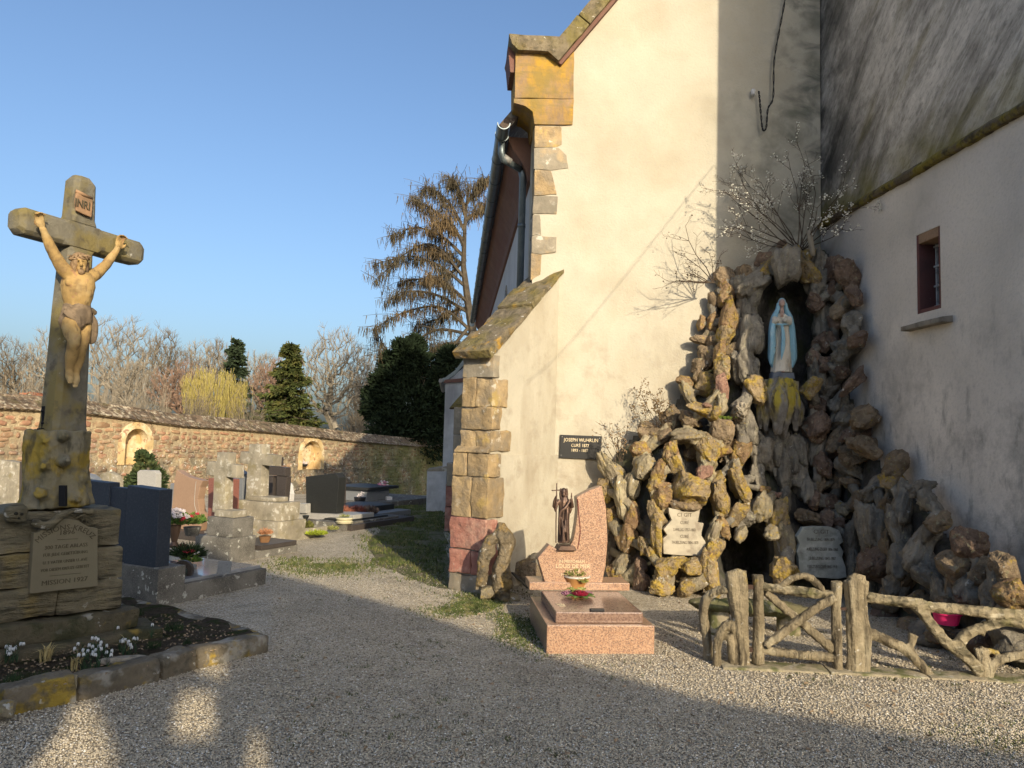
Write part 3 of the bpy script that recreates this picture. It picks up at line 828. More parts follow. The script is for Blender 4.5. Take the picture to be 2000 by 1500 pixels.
while z < 2.6:
    h = R.uniform(.07, .17)
    s = s_l+R.uniform(0, .2)
    while s < s_r:
        L_ = R.uniform(.09, .34)*(1 if R.random() > .15 else 1.4)
        zc = z+h/2+R.uniform(-.03, .03); sc_ = s+L_/2
        g = gz(wp(sc_, 0).y)
        if zc+h/2 < wtop(sc_)-.02 and zc > g-.05 and not in_niche(sc_, zc, L_/2*.8+.04) and not in_niche(sc_, zc, .19):
            if R.random() > (.12 if zc > 1.0+g else .3):
                stones.append((sc_, zc, L_/2*R.uniform(.84, .98), h/2*R.uniform(.72, 1.02), R.randrange(14), R.uniform(.018, .045), R.uniform(-.12, .12)))
        s += L_+R.uniform(.008, .03)
    z += h
print('STONES', len(stones))
wl = wloc(cw)
stones.sort(key=lambda q: -(q[2]*q[3])/((wp(q[0], 0)-EYE).length**2) if -20 < pix(wp(q[0], q[1]))[0] < 840 else 0)
rest = MB()
for i, (s, z, hl, hh, k, pr, tl) in enumerate(stones):
    p = wp(s, z, .0)
    ct, st_ = math.cos(tl), math.sin(tl)
    ux = wd_*ct*hl+Vector((0, 0, st_*hl)); uz = Vector((0, 0, ct*hh))-wd_*st_*hh; un = wn_*pr
    if i < 300:
        o = bpy.data.objects.new('stone', protos[k][0]); COL.objects.link(o); o.parent = cw
        mt = Matrix((( ux.x, un.x, uz.x, p.x-wl.x), (ux.y, un.y, uz.y, p.y-wl.y), (ux.z, un.z, uz.z, p.z-wl.z), (0, 0, 0, 1)))
        o.matrix_basis = mt
    else:
        rest.add([p+ux*a+un*b+uz*c for a, b, c in protos[k][1]], protos[k][2])
o = rest.build('rubble_stones', STN, cw, True); kind(o, 'stuff')
# tiles of the coping
TIL = mat('lichened_coping_tile', (.16, .115, .075), [dict(c=(.42, .37, .27), s=11, lo=.51, hi=.58, f=.8, m=(1.7, .36, .52)), dict(c=(.05, .04, .03), s=8, lo=.5, hi=.62, f=.7), dict(c=(.14, .12, .05), s=3, lo=.55, hi=.7, f=.6)],
    rnd=.35, bump=[('noise', 25, .7, .02)], var=.25, vs=9)
tile_v = [(-.5, 0, 0), (.5, 0, 0), (.5, 1, 0), (-.5, 1, 0), (-.46, -.02, 1), (.46, -.02, 1), (.5, 1, 1), (-.5, 1, 1), (0, -.16, 0), (0, -.16, 1)]
tile_f = [(0, 4, 9, 8), (8, 9, 5, 1), (1, 5, 6, 2), (2, 6, 7, 3), (3, 7, 4, 0), (4, 5, 9), (4, 7, 6, 5), (0, 8, 1), (0, 1, 2, 3)]
tm = MB().add(tile_v, tile_f); tme = tm.mesh('tile'); fix_normals(tme); tme.materials.append(TIL)
slope = Vector((-wn_.x*.80, -wn_.y*.80, .60)); nrmt = Vector((wn_.x*.60, wn_.y*.60, .80))
tl_ = []
s = s_l; 
while s < s_r:
    for r_ in range(4):
        ss = s+(.08 if r_ % 2 else 0)
        p = wp(ss+R.uniform(-.01, .01), wtop(ss)+.02, .12)+slope*(r_*.115)+nrmt*(.012*r_*0+R.uniform(0, .012))
        tl_.append((p, R.uniform(-.04, .04), (p-EYE).length, R.uniform(.9, 1.1)))
    s += .165
vis = lambda p: -10 < pix(p)[0] < 840
tl_.sort(key=lambda q_: q_[2] if vis(q_[0]) else 999)
rest = MB()
for i, (p, tw, d_, sc_) in enumerate(tl_):
    ux = (wd_+Vector((0, 0, tw)))*.155; uy = slope*(.20*sc_); uz = nrmt*.018+Vector((0, 0, 0)); uy = uy+nrmt*(-.02)
    if i < 300:
        o = bpy.data.objects.new('tile', tme); COL.objects.link(o); o.parent = cw
        o.matrix_basis = Matrix(((ux.x, uy.x, uz.x, p.x-wl.x), (ux.y, uy.y, uz.y, p.y-wl.y), (ux.z, uy.z, uz.z, p.z-wl.z), (0, 0, 0, 1)))
    else: rest.add([p+ux*a+uy*b+uz*c for a, b, c in tile_v], tm.f)
o = rest.build('coping_tiles', TIL, cw); kind(o, 'stuff'); fix_normals(o.data)
# coping core under the tiles and ridge
rc = MB(); 
ss = [s_l+i*.5 for i in range(int((s_r-s_l)/.5)+1)]
prof = [(.10, .0), (-.26, .27), (-.52, .0)]
v = []; f = []
for s in ss: v += [wp(s, wtop(s)+z, o_) for o_, z in prof]
for i in range(len(ss)-1):
    for k in range(3): f.append((i*3+k, i*3+(k+1) % 3, (i+1)*3+(k+1) % 3, (i+1)*3+k))
o = rc.add(v, f).build('coping_core', MORT, cw); fix_normals(o.data)
s = s_l
while s < s_r:
    p0 = wp(s, wtop(s)+.30, -.27); p1 = wp(s+.34, wtop(s+.34)+.30, -.27)
    v, f = tube([p0, p1], [.05, .057], 7)
    if vis(p0): MB().add(v, f).build('ridge_tile', TIL, cw)
    s += .35
# small house roof beyond
rh = thing('distant_house', 'small distant house with orange tiled roof seen over the wall behind the cross', 'house', (-29, 50, -3))
OT = mat('orange_roof_tile', (.42, .16, .08), [dict(c=(.25, .10, .06), s=3, lo=.5, hi=.6, f=.6)], bump=[('wave', 6, .5, .05)])
CR = mat('cream_gable_paint', (.55, .45, .28))
Dh = 50.0
hp = lambda x, y: at_y(x, y, Dh)
a, b, c = hp(28, 792), hp(57, 766), hp(76, 790)
prism_obj('gable', [hp(40, 840), hp(74, 840), hp(73, 782), hp(57, 766), hp(42, 780)], Vector((0, 4, 0)), CR, rh)
prism_obj('roof', [hp(39, 783), hp(57, 765), hp(57, 768), hp(40, 786)], Vector((0, 4, 0)), OT, rh); prism_obj('roof', [hp(57, 765), hp(77, 785), hp(75, 787), hp(57, 768)], Vector((0, 4, 0)), OT, rh)
prism_obj('long_roof', [hp(-30, 790), hp(40, 790), hp(38, 773), hp(-30, 771)], Vector((0, 3, 0)), OT, rh)
prism_obj('chimney', [hp(38, 778), hp(54, 778), hp(54, 767), hp(38, 767)], Vector((0, 1, 0)), OT, rh)

# chancel side room at the far end of the nave ------------------------------
sac = thing('sacristy', 'small pale plastered lean-to with curved zinc edged roof beyond the nave', 'building', (0, 17, 0))
Q = 17.0
pp = lambda x, y: at_y(x, y, Q)
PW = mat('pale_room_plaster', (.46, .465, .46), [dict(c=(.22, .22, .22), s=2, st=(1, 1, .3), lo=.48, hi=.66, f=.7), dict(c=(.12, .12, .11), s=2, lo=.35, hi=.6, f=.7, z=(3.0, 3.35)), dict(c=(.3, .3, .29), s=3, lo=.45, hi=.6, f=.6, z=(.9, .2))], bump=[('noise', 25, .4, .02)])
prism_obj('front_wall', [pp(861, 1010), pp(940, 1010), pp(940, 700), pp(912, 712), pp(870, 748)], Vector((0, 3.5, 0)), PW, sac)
prism_obj('roof_edge', [pp(858, 741), pp(870, 737), pp(890, 722), pp(902, 706), pp(914, 692), pp(918, 697), pp(905, 713), pp(893, 728), pp(872, 744), pp(860, 746)], Vector((0, 3.7, 0)), ZN, sac)
prism_obj('eaves_moulding', [pp(866, 748), pp(915, 746), pp(915, 738), pp(869, 742)], Vector((0, -.05, 0)), BRN, sac)
v, f = tube([pp(861, 744)+Vector((0, -.1, 0)), pp(861, 744)+Vector((0, 3.5, 0))], .05, 8); MB().add(v, f).build('gutter', ZNL, sac)
an = thing('low_annex', 'low pale plastered block at the foot of the sacristy wall', 'annex', (-.6, 16.6, 0))
Q2 = 16.7; p2 = lambda x, y: at_y(x, y, Q2)
prism_obj('block', [p2(832, 1012), p2(872, 1012), p2(872, 920), p2(834, 920)], Vector((0, .9, 0)), PW, an, .02)
prism_obj('top_slab', [p2(832, 921), p2(874, 921), p2(874, 911), p2(836, 917)], Vector((0, .85, 0)), SG, an, .01)
# small buttress of the nave
nb = thing('nave_buttress', 'dark red and grey stone nave buttress with sloping top in the shade', 'buttress', (.3, 13, 0))
Q3 = 12.9; p3 = lambda x, y: at_y(x, y, Q3)
for i, (y0, y1, x0, mt) in enumerate([(795, 850, 886, SG), (850, 905, 885, SG), (905, 950, 872, SG), (950, 990, 870, SR), (990, 1038, 868, SR)]):
    o = prism_obj('buttress_stone', [p3(x0, y1-1), p3(935, y1-1), p3(935, y0), p3(x0+1, y0)], Vector((0, .62, 0)), mt, nb); rough(o, 2, .012, 6, i+200, .01)
o = prism_obj('buttress_capstone', [p3(878, 796), p3(935, 796), p3(935, 750), p3(912, 757)], Vector((0, .66, 0)), CAP, nb); rough(o, 2, .012, 6, 230, .01)

# ------------------------------------------------------------------ trees
def bark(name, c, c2): return mat(name, c, [dict(c=c2, s=3, lo=.45, hi=.62, f=.7)], bump=[('noise', 6, .6, .05)], var=.2, spec=.1)
BK = [bark('pale_bark', (.25, .215, .16), (.17, .145, .11)), bark('brown_bark', (.17, .14, .10), (.11, .09, .065)), bark('reddish_twigs', (.23, .15, .105), (.17, .115, .085)), bark('yellow_twigs', (.42, .345, .11), (.33, .29, .10))]
class SK:                                     # fast branch collector, 3 or 5 sided
    def __init__(s): s.v = []; s.f = []; s.n = 0
    def seg(s, a, b, ra, rb, k=3):
        t = (b-a); 
        if t.length < 1e-6: return
        t.normalize(); h = Vector((0, 0, 1)) if abs(t.z) < .9 else Vector((1, 0, 0)); u = t.cross(h).normalized(); w_ = t.cross(u)
        for (p, r) in ((a, ra), (b, rb)):
            for i in range(k):
                an_ = 2*math.pi*i/k; s.v.append(p+u*(r*math.cos(an_))+w_*(r*math.sin(an_)))
        for i in range(k): s.f.append((s.n+i, s.n+(i+1) % k, s.n+k+(i+1) % k, s.n+k+i))
        s.n += 2*k
    def build(s, name, m, parent):
        me = bpy.data.meshes.new(name); me.from_pydata(s.v, [], s.f); me.update(); return link(name, me, m, parent)
def grow(sk, rr, p, d, ln, r, lev, maxlev, spread, upw, thin, wob=.18, kids=(3, 4), shrink=.68, minr=.006, droop=0.0):
    n = 4 if lev < 2 else 3
    pts = [p]; q_ = p.copy(); dd = d.copy()
    for i in range(n):
        dd = (dd+Vector((rr.gauss(0, wob), rr.gauss(0, wob), rr.gauss(0, wob)+upw-droop*lev))).normalized()
        q_ = q_+dd*(ln/n); pts.append(q_.copy())
    rs = [max(minr, r*(1-.45*i/n)) for i in range(n+1)]
    for i in range(n): sk.seg(pts[i], pts[i+1], rs[i], rs[i+1], 5 if lev < 2 else 3)
    if lev >= maxlev: return
    nk = rr.randint(*kids)
    for k in range(nk):
        t = rr.uniform(.35, 1.0) if k else 1.0
        i = min(n-1, int(t*n)); b = pts[i].lerp(pts[i+1], t*n-i) if i < n else pts[-1]
        ax = dd.cross(Vector((rr.gauss(0, 1), rr.gauss(0, 1), rr.gauss(0, 1)))).normalized()
        nd = (Matrix.Rotation(rr.uniform(.6, 1.1)*spread*(1 if k else .4), 3, ax) @ dd).normalized()
        grow(sk, rr, b, nd, ln*rr.uniform(shrink-.1, shrink+.1), rs[i]*(.66 if k else .84), lev+1, maxlev, spread, upw, thin, wob, kids, shrink, minr, droop)
def bare(px, ybase, ytop, wpx, D, m, label, seed, lev=6, spread=.80, upw=.035, n0=1, group=None, name='bare_tree', trunk=.24, kids=(3, 4), minr=None, shrink=.76):
    b = at_y(px, ybase, D); g = gz(D); b.z = g
    top = at_y(px, ytop, D); H = top.z-g
    t = thing(name, label, 'tree', tuple(b), group); rr = random.Random(seed)
    mr = minr or D*.00026
    r0_ = H*.027*(1 if n0 == 1 else .6)
    tk = SK(); cr_ = SK()
    th_ = H*trunk
    for k in range(n0):
        d = Vector((rr.gauss(0, .05), rr.gauss(0, .05), 1)) if n0 == 1 else Vector((rr.gauss(0, .38), rr.gauss(0, .3), 1)).normalized()
        pts = [b+Vector((rr.uniform(-.1, .1), 0, -.2))]; q_ = pts[0].copy()
        for i in range(4):
            q_ = q_+(d+Vector((rr.gauss(0, .06), rr.gauss(0, .06), 0)))*(th_/4); pts.append(q_.copy())
        for i in range(4): tk.seg(pts[i], pts[i+1], r0_*(1.25-.12*i), r0_*(1.25-.12*(i+1)), 7)
        for j in range(4 if n0 == 1 else 2):
            ax = Vector((rr.gauss(0, 1), rr.gauss(0, 1), 0)).normalized()
            nd = (Matrix.Rotation(rr.uniform(.25, .75)*(1 if j else .2), 3, ax) @ d).normalized()
            grow(cr_, rr, pts[-1] if j < 2 else pts[-2], nd, (H-th_)*.37, r0_*.75, 1, lev, spread, upw, 1, .16, kids, shrink, mr)
    tr = tk.build('trunk', m, t)
    # fit the crown to its silhouette
    V = np.array([tuple(v) for v in cr_.v]); zc = V[:, 2].max(); zz0 = pts[-1].z
    kz = (top.z-zz0)/(np.percentile(V[:, 2], 99.7)-zz0); V[:, 2] = np.where(V[:, 2] > zz0, zz0+(V[:, 2]-zz0)*kz, V[:, 2])
    wW = wpx/F*D; kx = wW/(np.percentile(V[:, 0], 99)-np.percentile(V[:, 0], 1)); f_ = np.clip((V[:, 2]-zz0+.5)/1.0, 0, 1)
    kx = min(2.6, max(.5, kx))
    V[:, 0] = b.x+(V[:, 0]-b.x)*(1+(kx-1)*f_); V[:, 1] = b.y+(V[:, 1]-b.y)*(1+(kx-1)*f_)
    cr_.v = [tuple(q) for q in V]
    cr_.build('crown', m, t)
    return t
def round_tree(px, ytop, wpx, D, m, label, seed, n=620, trunk_y=815, flare=1.0, low=.0):
    """tree whose limbs reach through a rounded crown volume"""
    b = at_y(px, 850, D); b.z = gz(D); top = at_y(px, ytop, D); H = top.z-b.z; rr = np.random.RandomState(seed); W = wpx/F*D/2
    t = thing('bare_tree', label, 'tree', tuple(b)); zt0 = at_y(px, trunk_y, D).z; zc = (top.z+zt0)/2+low*H; hz = (top.z-zc)
    tk_n = 6; nodes = [np.array([b.x+rr.normal(0, .05)*i, b.y, b.z-.2+(zt0+.5-b.z)*i/tk_n]) for i in range(tk_n+1)]; par = [-1]+list(range(tk_n))
    d = rr.normal(size=(n*3, 3)); d /= np.linalg.norm(d, axis=1)[:, None]; r = rr.uniform(0, 1, n*3)**.42
    # uneven outline
    lump = 1+.16*np.sin(d[:, 0]*5+seed)+.12*np.sin(d[:, 2]*7+d[:, 0]*4+seed*2)
    P = np.stack([b.x+d[:, 0]*r*W*lump, b.y+d[:, 1]*r*W*.8*lump, zc+d[:, 2]*r*hz*np.clip(lump, 0, 1.04)], 1)
    P = P[P[:, 2] > zt0-.3][:n]
    o = np.argsort(np.linalg.norm(P-nodes[-1], axis=1)); P = P[o]
    N = np.zeros((len(nodes)+len(P), 3)); N[:len(nodes)] = nodes; k = len(nodes); root = N[k-1].copy(); base_d = np.zeros(len(N)); base_d[:k] = 0
    for p in P:
        dv = p-N[:k]; ds = np.linalg.norm(dv, axis=1); up = dv[:, 2]/(ds+1e-6)
        sc = ds*(1.15-.35*up)+.22*base_d[:k]; sc[:3] += 50; j = int(np.argmin(sc)); par.append(j); N[k] = p; base_d[k] = base_d[j]+ds[j]; k += 1
    cnt = np.ones(k)
    for i in range(k-1, 0, -1): cnt[par[i]] += cnt[i]
    mr = D*.00020; rad = mr*1.0*cnt**.52
    rad = np.minimum(rad, H*.028)
    tk = SK(); cr_ = SK(); r2 = random.Random(seed)
    V3 = [Vector(q_) for q_ in N[:k]]
    for i in range(1, k):
        j = par[i]; a_, c_ = V3[j], V3[i]; ra = min(rad[j], rad[i]*1.5); mid = a_.lerp(c_, .5)+Vector((r2.gauss(0, .06), r2.gauss(0, .06), r2.gauss(.02, .05)))*(c_-a_).length
        S = tk if i <= tk_n else cr_; kk_ = 6 if rad[i] > .05 else 3
        S.seg(a_, mid, ra, (ra+rad[i])/2, kk_); S.seg(mid, c_, (ra+rad[i])/2, rad[i], kk_)
        if cnt[i] < 6:
            od = (c_-Vector((b.x, b.y, zt0))).normalized()
            for _ in range(7):
                q_ = mid.lerp(c_, r2.random()*1.0); dd = (od*.7+(c_-a_).normalized()*.6+Vector((r2.gauss(0, .45), r2.gauss(0, .45), r2.gauss(.15, .4)))).normalized(); L_ = r2.uniform(.2, .75)*H*.06
                q2 = q_+dd*L_*.5; q3 = q2+(dd+Vector((r2.gauss(0, .25), 0, r2.gauss(.1, .25))))*L_*.5; cr_.seg(q_, q2, mr*.8, mr*.65); cr_.seg(q2, q3, mr*.65, mr*.5)
    tk.build('trunk', m, t); cr_.build('crown', m, t); return t
gt = 'bare trees beyond the cemetery wall'
specs = [
 (12, 652, 120, 56, 1, 'bare grey-brown tree at the left edge beyond the wall', 2), (86, 640, 95, 52, 0, 'bare tree showing just left of the cross shaft', 3),
 (215, 608, 165, 54, 0, 'broad bare tree beyond the wall, tallest just right of the cross', 5), (312, 636, 105, 60, 1, 'rounded bare tree right of the tallest bare tree', 8),
 (385, 662, 90, 62, 0, 'slim bare tree behind the yellow willow', 9), (425, 662, 80, 64, 1, 'thin bare tree between willow and the farther dark conifer', 15),
 (500, 680, 70, 64, 0, 'bare tree top between the two conifers', 11), (528, 692, 70, 60, 2, 'reddish twigged bare tree left of the big spruce', 12),
 (652, 634, 172, 46, 0, 'large spreading bare tree right of the big spruce', 14), (712, 700, 90, 50, 1, 'bare tree partly behind the hanging larch branches', 16),
 (250, 690, 100, 48, 0, 'low bare tree behind the right arm side of the cross', 18), (345, 700, 100, 47, 2, 'brownish bare tree left of the yellow willow', 19)]
for (px, yt, wp_, D, k, lab, sd) in specs:
    round_tree(px, yt+4, wp_, D, BK[k], lab, sd, n=int(260+wp_*3.2))
for i, (px, yt, wp_, D, lab) in enumerate([(285, 742, 120, 42, 'tangled bare thicket above the left niche'), (375, 755, 110, 40, 'bare greenish brown thicket below the willow'), (190, 735, 90, 44, 'bare thicket just right of the cross shaft'), (700, 770, 80, 42, 'bare thicket between big bare tree and dark yew'), (30, 735, 110, 48, 'bare thicket over the wall at the left edge'), (480, 770, 60, 42, 'bare thicket left of the big spruce foot')]):
    bare(px, 850, yt, wp_, D, BK[i % 2], lab, 31+i, lev=4, spread=.8, n0=11, name='bare_shrub', trunk=.18, kids=(3, 4), shrink=.62, upw=.02)['category'] = 'shrub'
# willow
def quads(name, P, dirs, w_, l_, m, parent, rr):
    n = len(P); P = np.array(P); D_ = np.array(dirs); D_ /= np.linalg.norm(D_, axis=1)[:, None]+1e-9
    rnd_ = np.random.RandomState(rr).normal(size=(n, 3)); S_ = np.cross(D_, rnd_); S_ /= np.linalg.norm(S_, axis=1)[:, None]+1e-9
    w_ = np.broadcast_to(w_, n)[:, None]; l_ = np.broadcast_to(l_, n)[:, None]
    V = np.stack([P-S_*w_/2, P+S_*w_/2, P+D_*l_+S_*w_*.25, P+D_*l_-S_*w_*.25], 1).reshape(-1, 3)
    Fq = np.arange(4*n).reshape(n, 4)
    return link(name, tri_mesh_np(name, V, Fq), m, parent)
D = 44.0
wb_ = at_y(408, 850, D); wb_.z = gz(D); wt = at_y(410, 702, D)
wil = thing('willow_tree', 'yellow weeping willow with hanging twigs beyond the wall', 'tree', tuple(wb_))
tk = SK(); rr = random.Random(4); H = wt.z-wb_.z
tk.seg(wb_, wb_+Vector((.1, 0, H*.45)), .16, .12, 7); hub = wb_+Vector((.1, 0, H*.45))
st_ = SK(); 
for i in range(46):
    a = rr.uniform(0, 2*math.pi); e = rr.uniform(.25, 1.0); rad = 65/F*D*rr.uniform(.3, 1.0)
    tip = Vector((hub.x+rad*math.cos(a), hub.y+rad*math.sin(a)*.8, wb_.z+H*(.97-.25*(rad/2.0)**2*.5)-rr.uniform(0, .3)))
    mid = hub.lerp(tip, .5)+Vector((0, 0, .3)); 
    tk.seg(hub, mid, .05, .03); tk.seg(mid, tip, .03, .012)
    for j in range(30):
        p = mid.lerp(tip, rr.uniform(.1, 1.05))+Vector((rr.gauss(0, .12), rr.gauss(0, .12), rr.gauss(0, .06))); L_ = rr.uniform(.5, 1.9)*(1 if rr.random() > .2 else 1.3); q_ = p
        for k in range(3):
            q2 = q_+Vector((rr.gauss(0, .05), rr.gauss(0, .05), -L_/3)); st_.seg(q_, q2, .012, .010); q_ = q2
tk.build('trunk', BK[0], wil); st_.build('crown', BK[3], wil)
# conifers
NE = [mat('spruce_needles', (.060, .075, .022), [dict(c=(.12, .11, .03), s=2.5, lo=.5, hi=.62, f=.7)], var=.3, vs=3, spec=.15), mat('dark_needles', (.030, .045, .022), [dict(c=(.05, .07, .035), s=2.5, lo=.5, hi=.62, f=.7)], var=.3, vs=3, spec=.15)]
def spruce(px, ytop, ybot, wpx, D, m, label, seed, n=150):
    b = at_y(px, 850, D); b.z = gz(D); top = at_y(px, ytop, D); H = top.z-b.z; W = wpx/F*D/2
    t = thing('spruce_tree', label, 'tree', tuple(b)); rr = random.Random(seed); tk = SK(); tk.seg(b, top, H*.018, .02, 6); P = []; Dr = []
    for i in range(n):
        h = (i/n)**.85; z = b.z+H*(.08+.90*h); L_ = W*1.75*(1.03-h)**.8*rr.uniform(.6, 1.15); a = rr.uniform(0, 2*math.pi)
        u = Vector((math.cos(a), math.sin(a), 0)); p0 = Vector((b.x, b.y, z)); 
        for k in range(12):
            t_ = (k+.7)/12; c = p0+u*L_*t_+Vector((0, 0, -L_*.35*t_+L_*.22*t_*t_)); w_ = (.2+.5*t_)*(1.1-t_)*L_*.6
            for j in range(5):
                P.append(c+Vector((rr.gauss(0, w_*.35)*-u.y, rr.gauss(0, w_*.35)*u.x, rr.gauss(0, .05)))); Dr.append(u*.8+Vector((rr.gauss(0, .5), rr.gauss(0, .5), rr.gauss(-.25, .3))))
        tk.seg(p0, p0+u*L_+Vector((0, 0, -L_*.13)), .025, .008)
    tk.build('trunk', BK[1], t); quads('crown', P, Dr, .13*D/50, .34*D/50, m, t, seed)
spruce(560, 666, 822, 128, 45, NE[0], 'big green spruce standing behind the wall, left of the large bare tree', 3, 260)
spruce(452, 655, 745, 92, 60, NE[1], 'darker pointed conifer behind the yellow willow', 5, 150)
# evergreen yew in the shade
YW = mat('dark_yew_leaf', (.016, .026, .012), var=.35, vs=3, spec=.12)
yb = at_y(800, 850, 31); yb.z = gz(31)
yew = thing('yew_tree', 'dense dark evergreen yew in shade at the right end of the wall', 'tree', tuple(yb)); rr = random.Random(11)
tk = SK(); tk.seg(yb, yb+Vector((0, 0, 2.5)), .25, .18, 7); tk.build('trunk', BK[1], yew)
P = []; Dr = []; lobes = []
for (x, y, r) in [(800, 700, 34), (778, 735, 46), (825, 735, 46), (750, 790, 40), (800, 800, 70), (850, 790, 45), (770, 845, 55), (835, 850, 55), (728, 800, 22), (812, 675, 20), (785, 680, 18), (745, 745, 22), (865, 740, 28), (722, 770, 14), (760, 705, 18), (880, 700, 25)]:
    c = at_y(x, y, 31+rr.uniform(-.5, .8)); lobes.append((c, r/F*31))
for c, r in lobes:
    for i in range(int(2600*min(1.5, r))):
        d = Vector((rr.gauss(0, 1), rr.gauss(0, 1), rr.gauss(0, 1))).normalized(); k = rr.random()**.4*(1+.16*mn.noise(d*2.4+c)+.14*mn.noise(d*6+c))
        P.append(c+d*r*k); Dr.append(d+Vector((rr.gauss(0, .5), rr.gauss(0, .5), rr.gauss(.25, .4))))
quads('crown', P, Dr, .07, .17, YW, yew, 3)
# tall conifer with hanging russet sprays
RL = mat('russet_hanging_sprays', (.085, .072, .045), [dict(c=(.19, .125, .06), s=.5, lo=.48, hi=.6, f=.7), dict(c=(.07, .055, .035), s=3, lo=.5, hi=.6, f=.6)], var=.3, vs=2, spec=.1)
D = 32.0
lb = at_y(935, 850, D); lb.z = gz(D)
lar = thing('larch_tree', 'tall conifer with hanging russet sprays leaning out past the church gutter', 'tree', tuple(lb)); rr = random.Random(5)
tk = SK(); br = SK(); P = []; Dr = []
path = [lb]+[at_y(x, y, D) for x, y in ((932, 700), (915, 600), (905, 520), (908, 440), (915, 360))]
rs = [.26, .22, .17, .12, .08, .03]
for i in range(5): tk.seg(path[i], path[i+1], rs[i], rs[i+1], 7)
limbs = [((927, 655), (850, 645), (770, 690), (735, 650), 1.0), ((925, 650), (860, 600), (790, 610), (735, 640), .0), ((915, 610), (850, 575), (790, 570), (765, 585), .5), ((910, 560), (860, 520), (800, 500), (735, 515), .2),
         ((905, 540), (850, 480), (800, 490), (735, 545), -.4), ((905, 500), (860, 460), (810, 445), (765, 462), .6), ((906, 470), (860, 420), (830, 400), (805, 385), -.3), ((907, 450), (880, 400), (850, 372), (830, 365), .3),
         ((908, 420), (900, 380), (890, 355), (880, 348), 0), ((910, 400), (930, 370), (940, 355), (955, 350), 0), ((910, 430), (935, 410), (950, 400), (965, 400), .5), ((915, 640), (870, 690), (800, 740), (745, 690), -.5),
         ((912, 590), (880, 560), (850, 540), (835, 545), -1.5), ((908, 520), (880, 500), (860, 490), (845, 500), 1.5), ((925, 680), (880, 670), (850, 680), (820, 700), 1.2), ((905, 480), (885, 440), (870, 430), (850, 440), -1.2), ((920, 660), (900, 720), (880, 760), (860, 800), .8), ((915, 600), (880, 610), (850, 625), (810, 640), 1.3), ((905, 510), (870, 540), (820, 545), (780, 550), 1.6)]
for a, b, c, e, dy in limbs:
    pts, rd = spline([at_y(a[0], a[1], D), at_y(b[0], b[1], D+dy*.5), at_y(c[0], c[1], D+dy), at_y(e[0], e[1], D+dy*1.3)], [.085, .055, .035, .012], 5)
    for i in range(len(pts)-1): br.seg(pts[i], pts[i+1], rd[i], rd[i+1], 5)
    for i in range(3, len(pts)):
        for j in range(7):
            d = Vector((rr.gauss(-.25, .7), rr.gauss(0, .9), rr.gauss(.12, .5))); q_ = pts[i]+Vector((0, 0, 0)); L_ = rr.uniform(.25, .85)
            for k in range(4):
                q2 = q_+(d+Vector((rr.gauss(0, .2), rr.gauss(0, .2), -.12*k)))*(L_/4); br.seg(q_, q2, .014-.002*k, .012-.002*k)
                for h in range(2):
                    P.append(q_.lerp(q2, rr.random())+Vector((rr.gauss(0, .04), rr.gauss(0, .04), -rr.uniform(0, .10)))); Dr.append(Vector((rr.gauss(0, .16), rr.gauss(0, .16), -1)))
                q_ = q2
DKB = bark('dark_conifer_bark', (.085, .07, .05), (.05, .04, .03)); tk.build('trunk', DKB, lar); br.build('limbs', DKB, lar)
quads('crown', P, Dr, .030, np.random.RandomState(2).uniform(.14, .42, len(P)), RL, lar, 9)
# ------------------------------------------------------------------ grotto of cast and natural stones
BUMPS = [('noise', 11, 1, .07), ('voro', 24, .6, .02), ('noise', 60, .8, .015)]
def gmat(n, b, b2, lich, extra=(), bump=BUMPS, spotf=.6):
    L_ = [dict(c=b2, s=5, lo=.45, hi=.6, f=.85), dict(c=tuple(x*.45 for x in b), s=12, lo=.54, hi=.68, f=.6, det=7)]
    if lich: L_ += [dict(c=(.41, .285, .05), s=8.5, lo=lich, hi=lich+.08, f=.85, det=10, ro=.8), dict(c=(.38, .36, .22), s=19, lo=.60, hi=.66, f=.55, det=6)]
    L_ += list(extra)+[dict(c=WHT, s=11, lo=.67, hi=.70, f=spotf)]
    return mat(n, b, L_, bump=bump, rnd=.14, var=.22, vs=7, spec=.15)
GR = [('noise', 13, 1, .06, (1, 1, .22)), ('noise', 34, 1, .02, (1, 1, .5)), ('noise', 80, .6, .01)]
GM = dict(
 G=gmat('grey_cement_bark', (.20, .18, .145), (.29, .26, .205), .61, bump=GR), R=gmat('red_brown_stone', (.18, .125, .09), (.26, .18, .125), .61),
 B=gmat('brown_stone', (.21, .16, .105), (.28, .21, .135), .575), O=gmat('orange_brown_stone', (.29, .20, .11), (.25, .155, .09), .515),
 Y=gmat('yellow_lichen_stone', (.27, .205, .12), (.33, .25, .15), .485), L=gmat('light_tan_cement', (.34, .29, .19), (.25, .21, .15), .54, bump=GR, spotf=.9),
 P=gmat('pinkish_stone', (.34, .21, .15), (.28, .16, .12), .66), W=gmat('porous_grey_stone', (.33, .29, .22), (.2, .17, .13), 0, bump=[('voro', 22, 1, .04)]))
gro = thing('grotto', 'tall lichen spotted grotto of cement trunks and rough stones in the church corner', 'grotto', (3.2, 8.2, 0))
def lerpt(t, tab):
    if t <= tab[0][0]: return tab[0][1]
    for (a, x), (b, y) in zip(tab, tab[1:]):
        if t <= b: return x+(y-x)*(t-a)/(b-a)
    return tab[-1][1]
LEFT = [(470, 1520), (500, 1440), (540, 1395), (640, 1352), (750, 1315), (830, 1250), (900, 1170), (1170, 1185)]
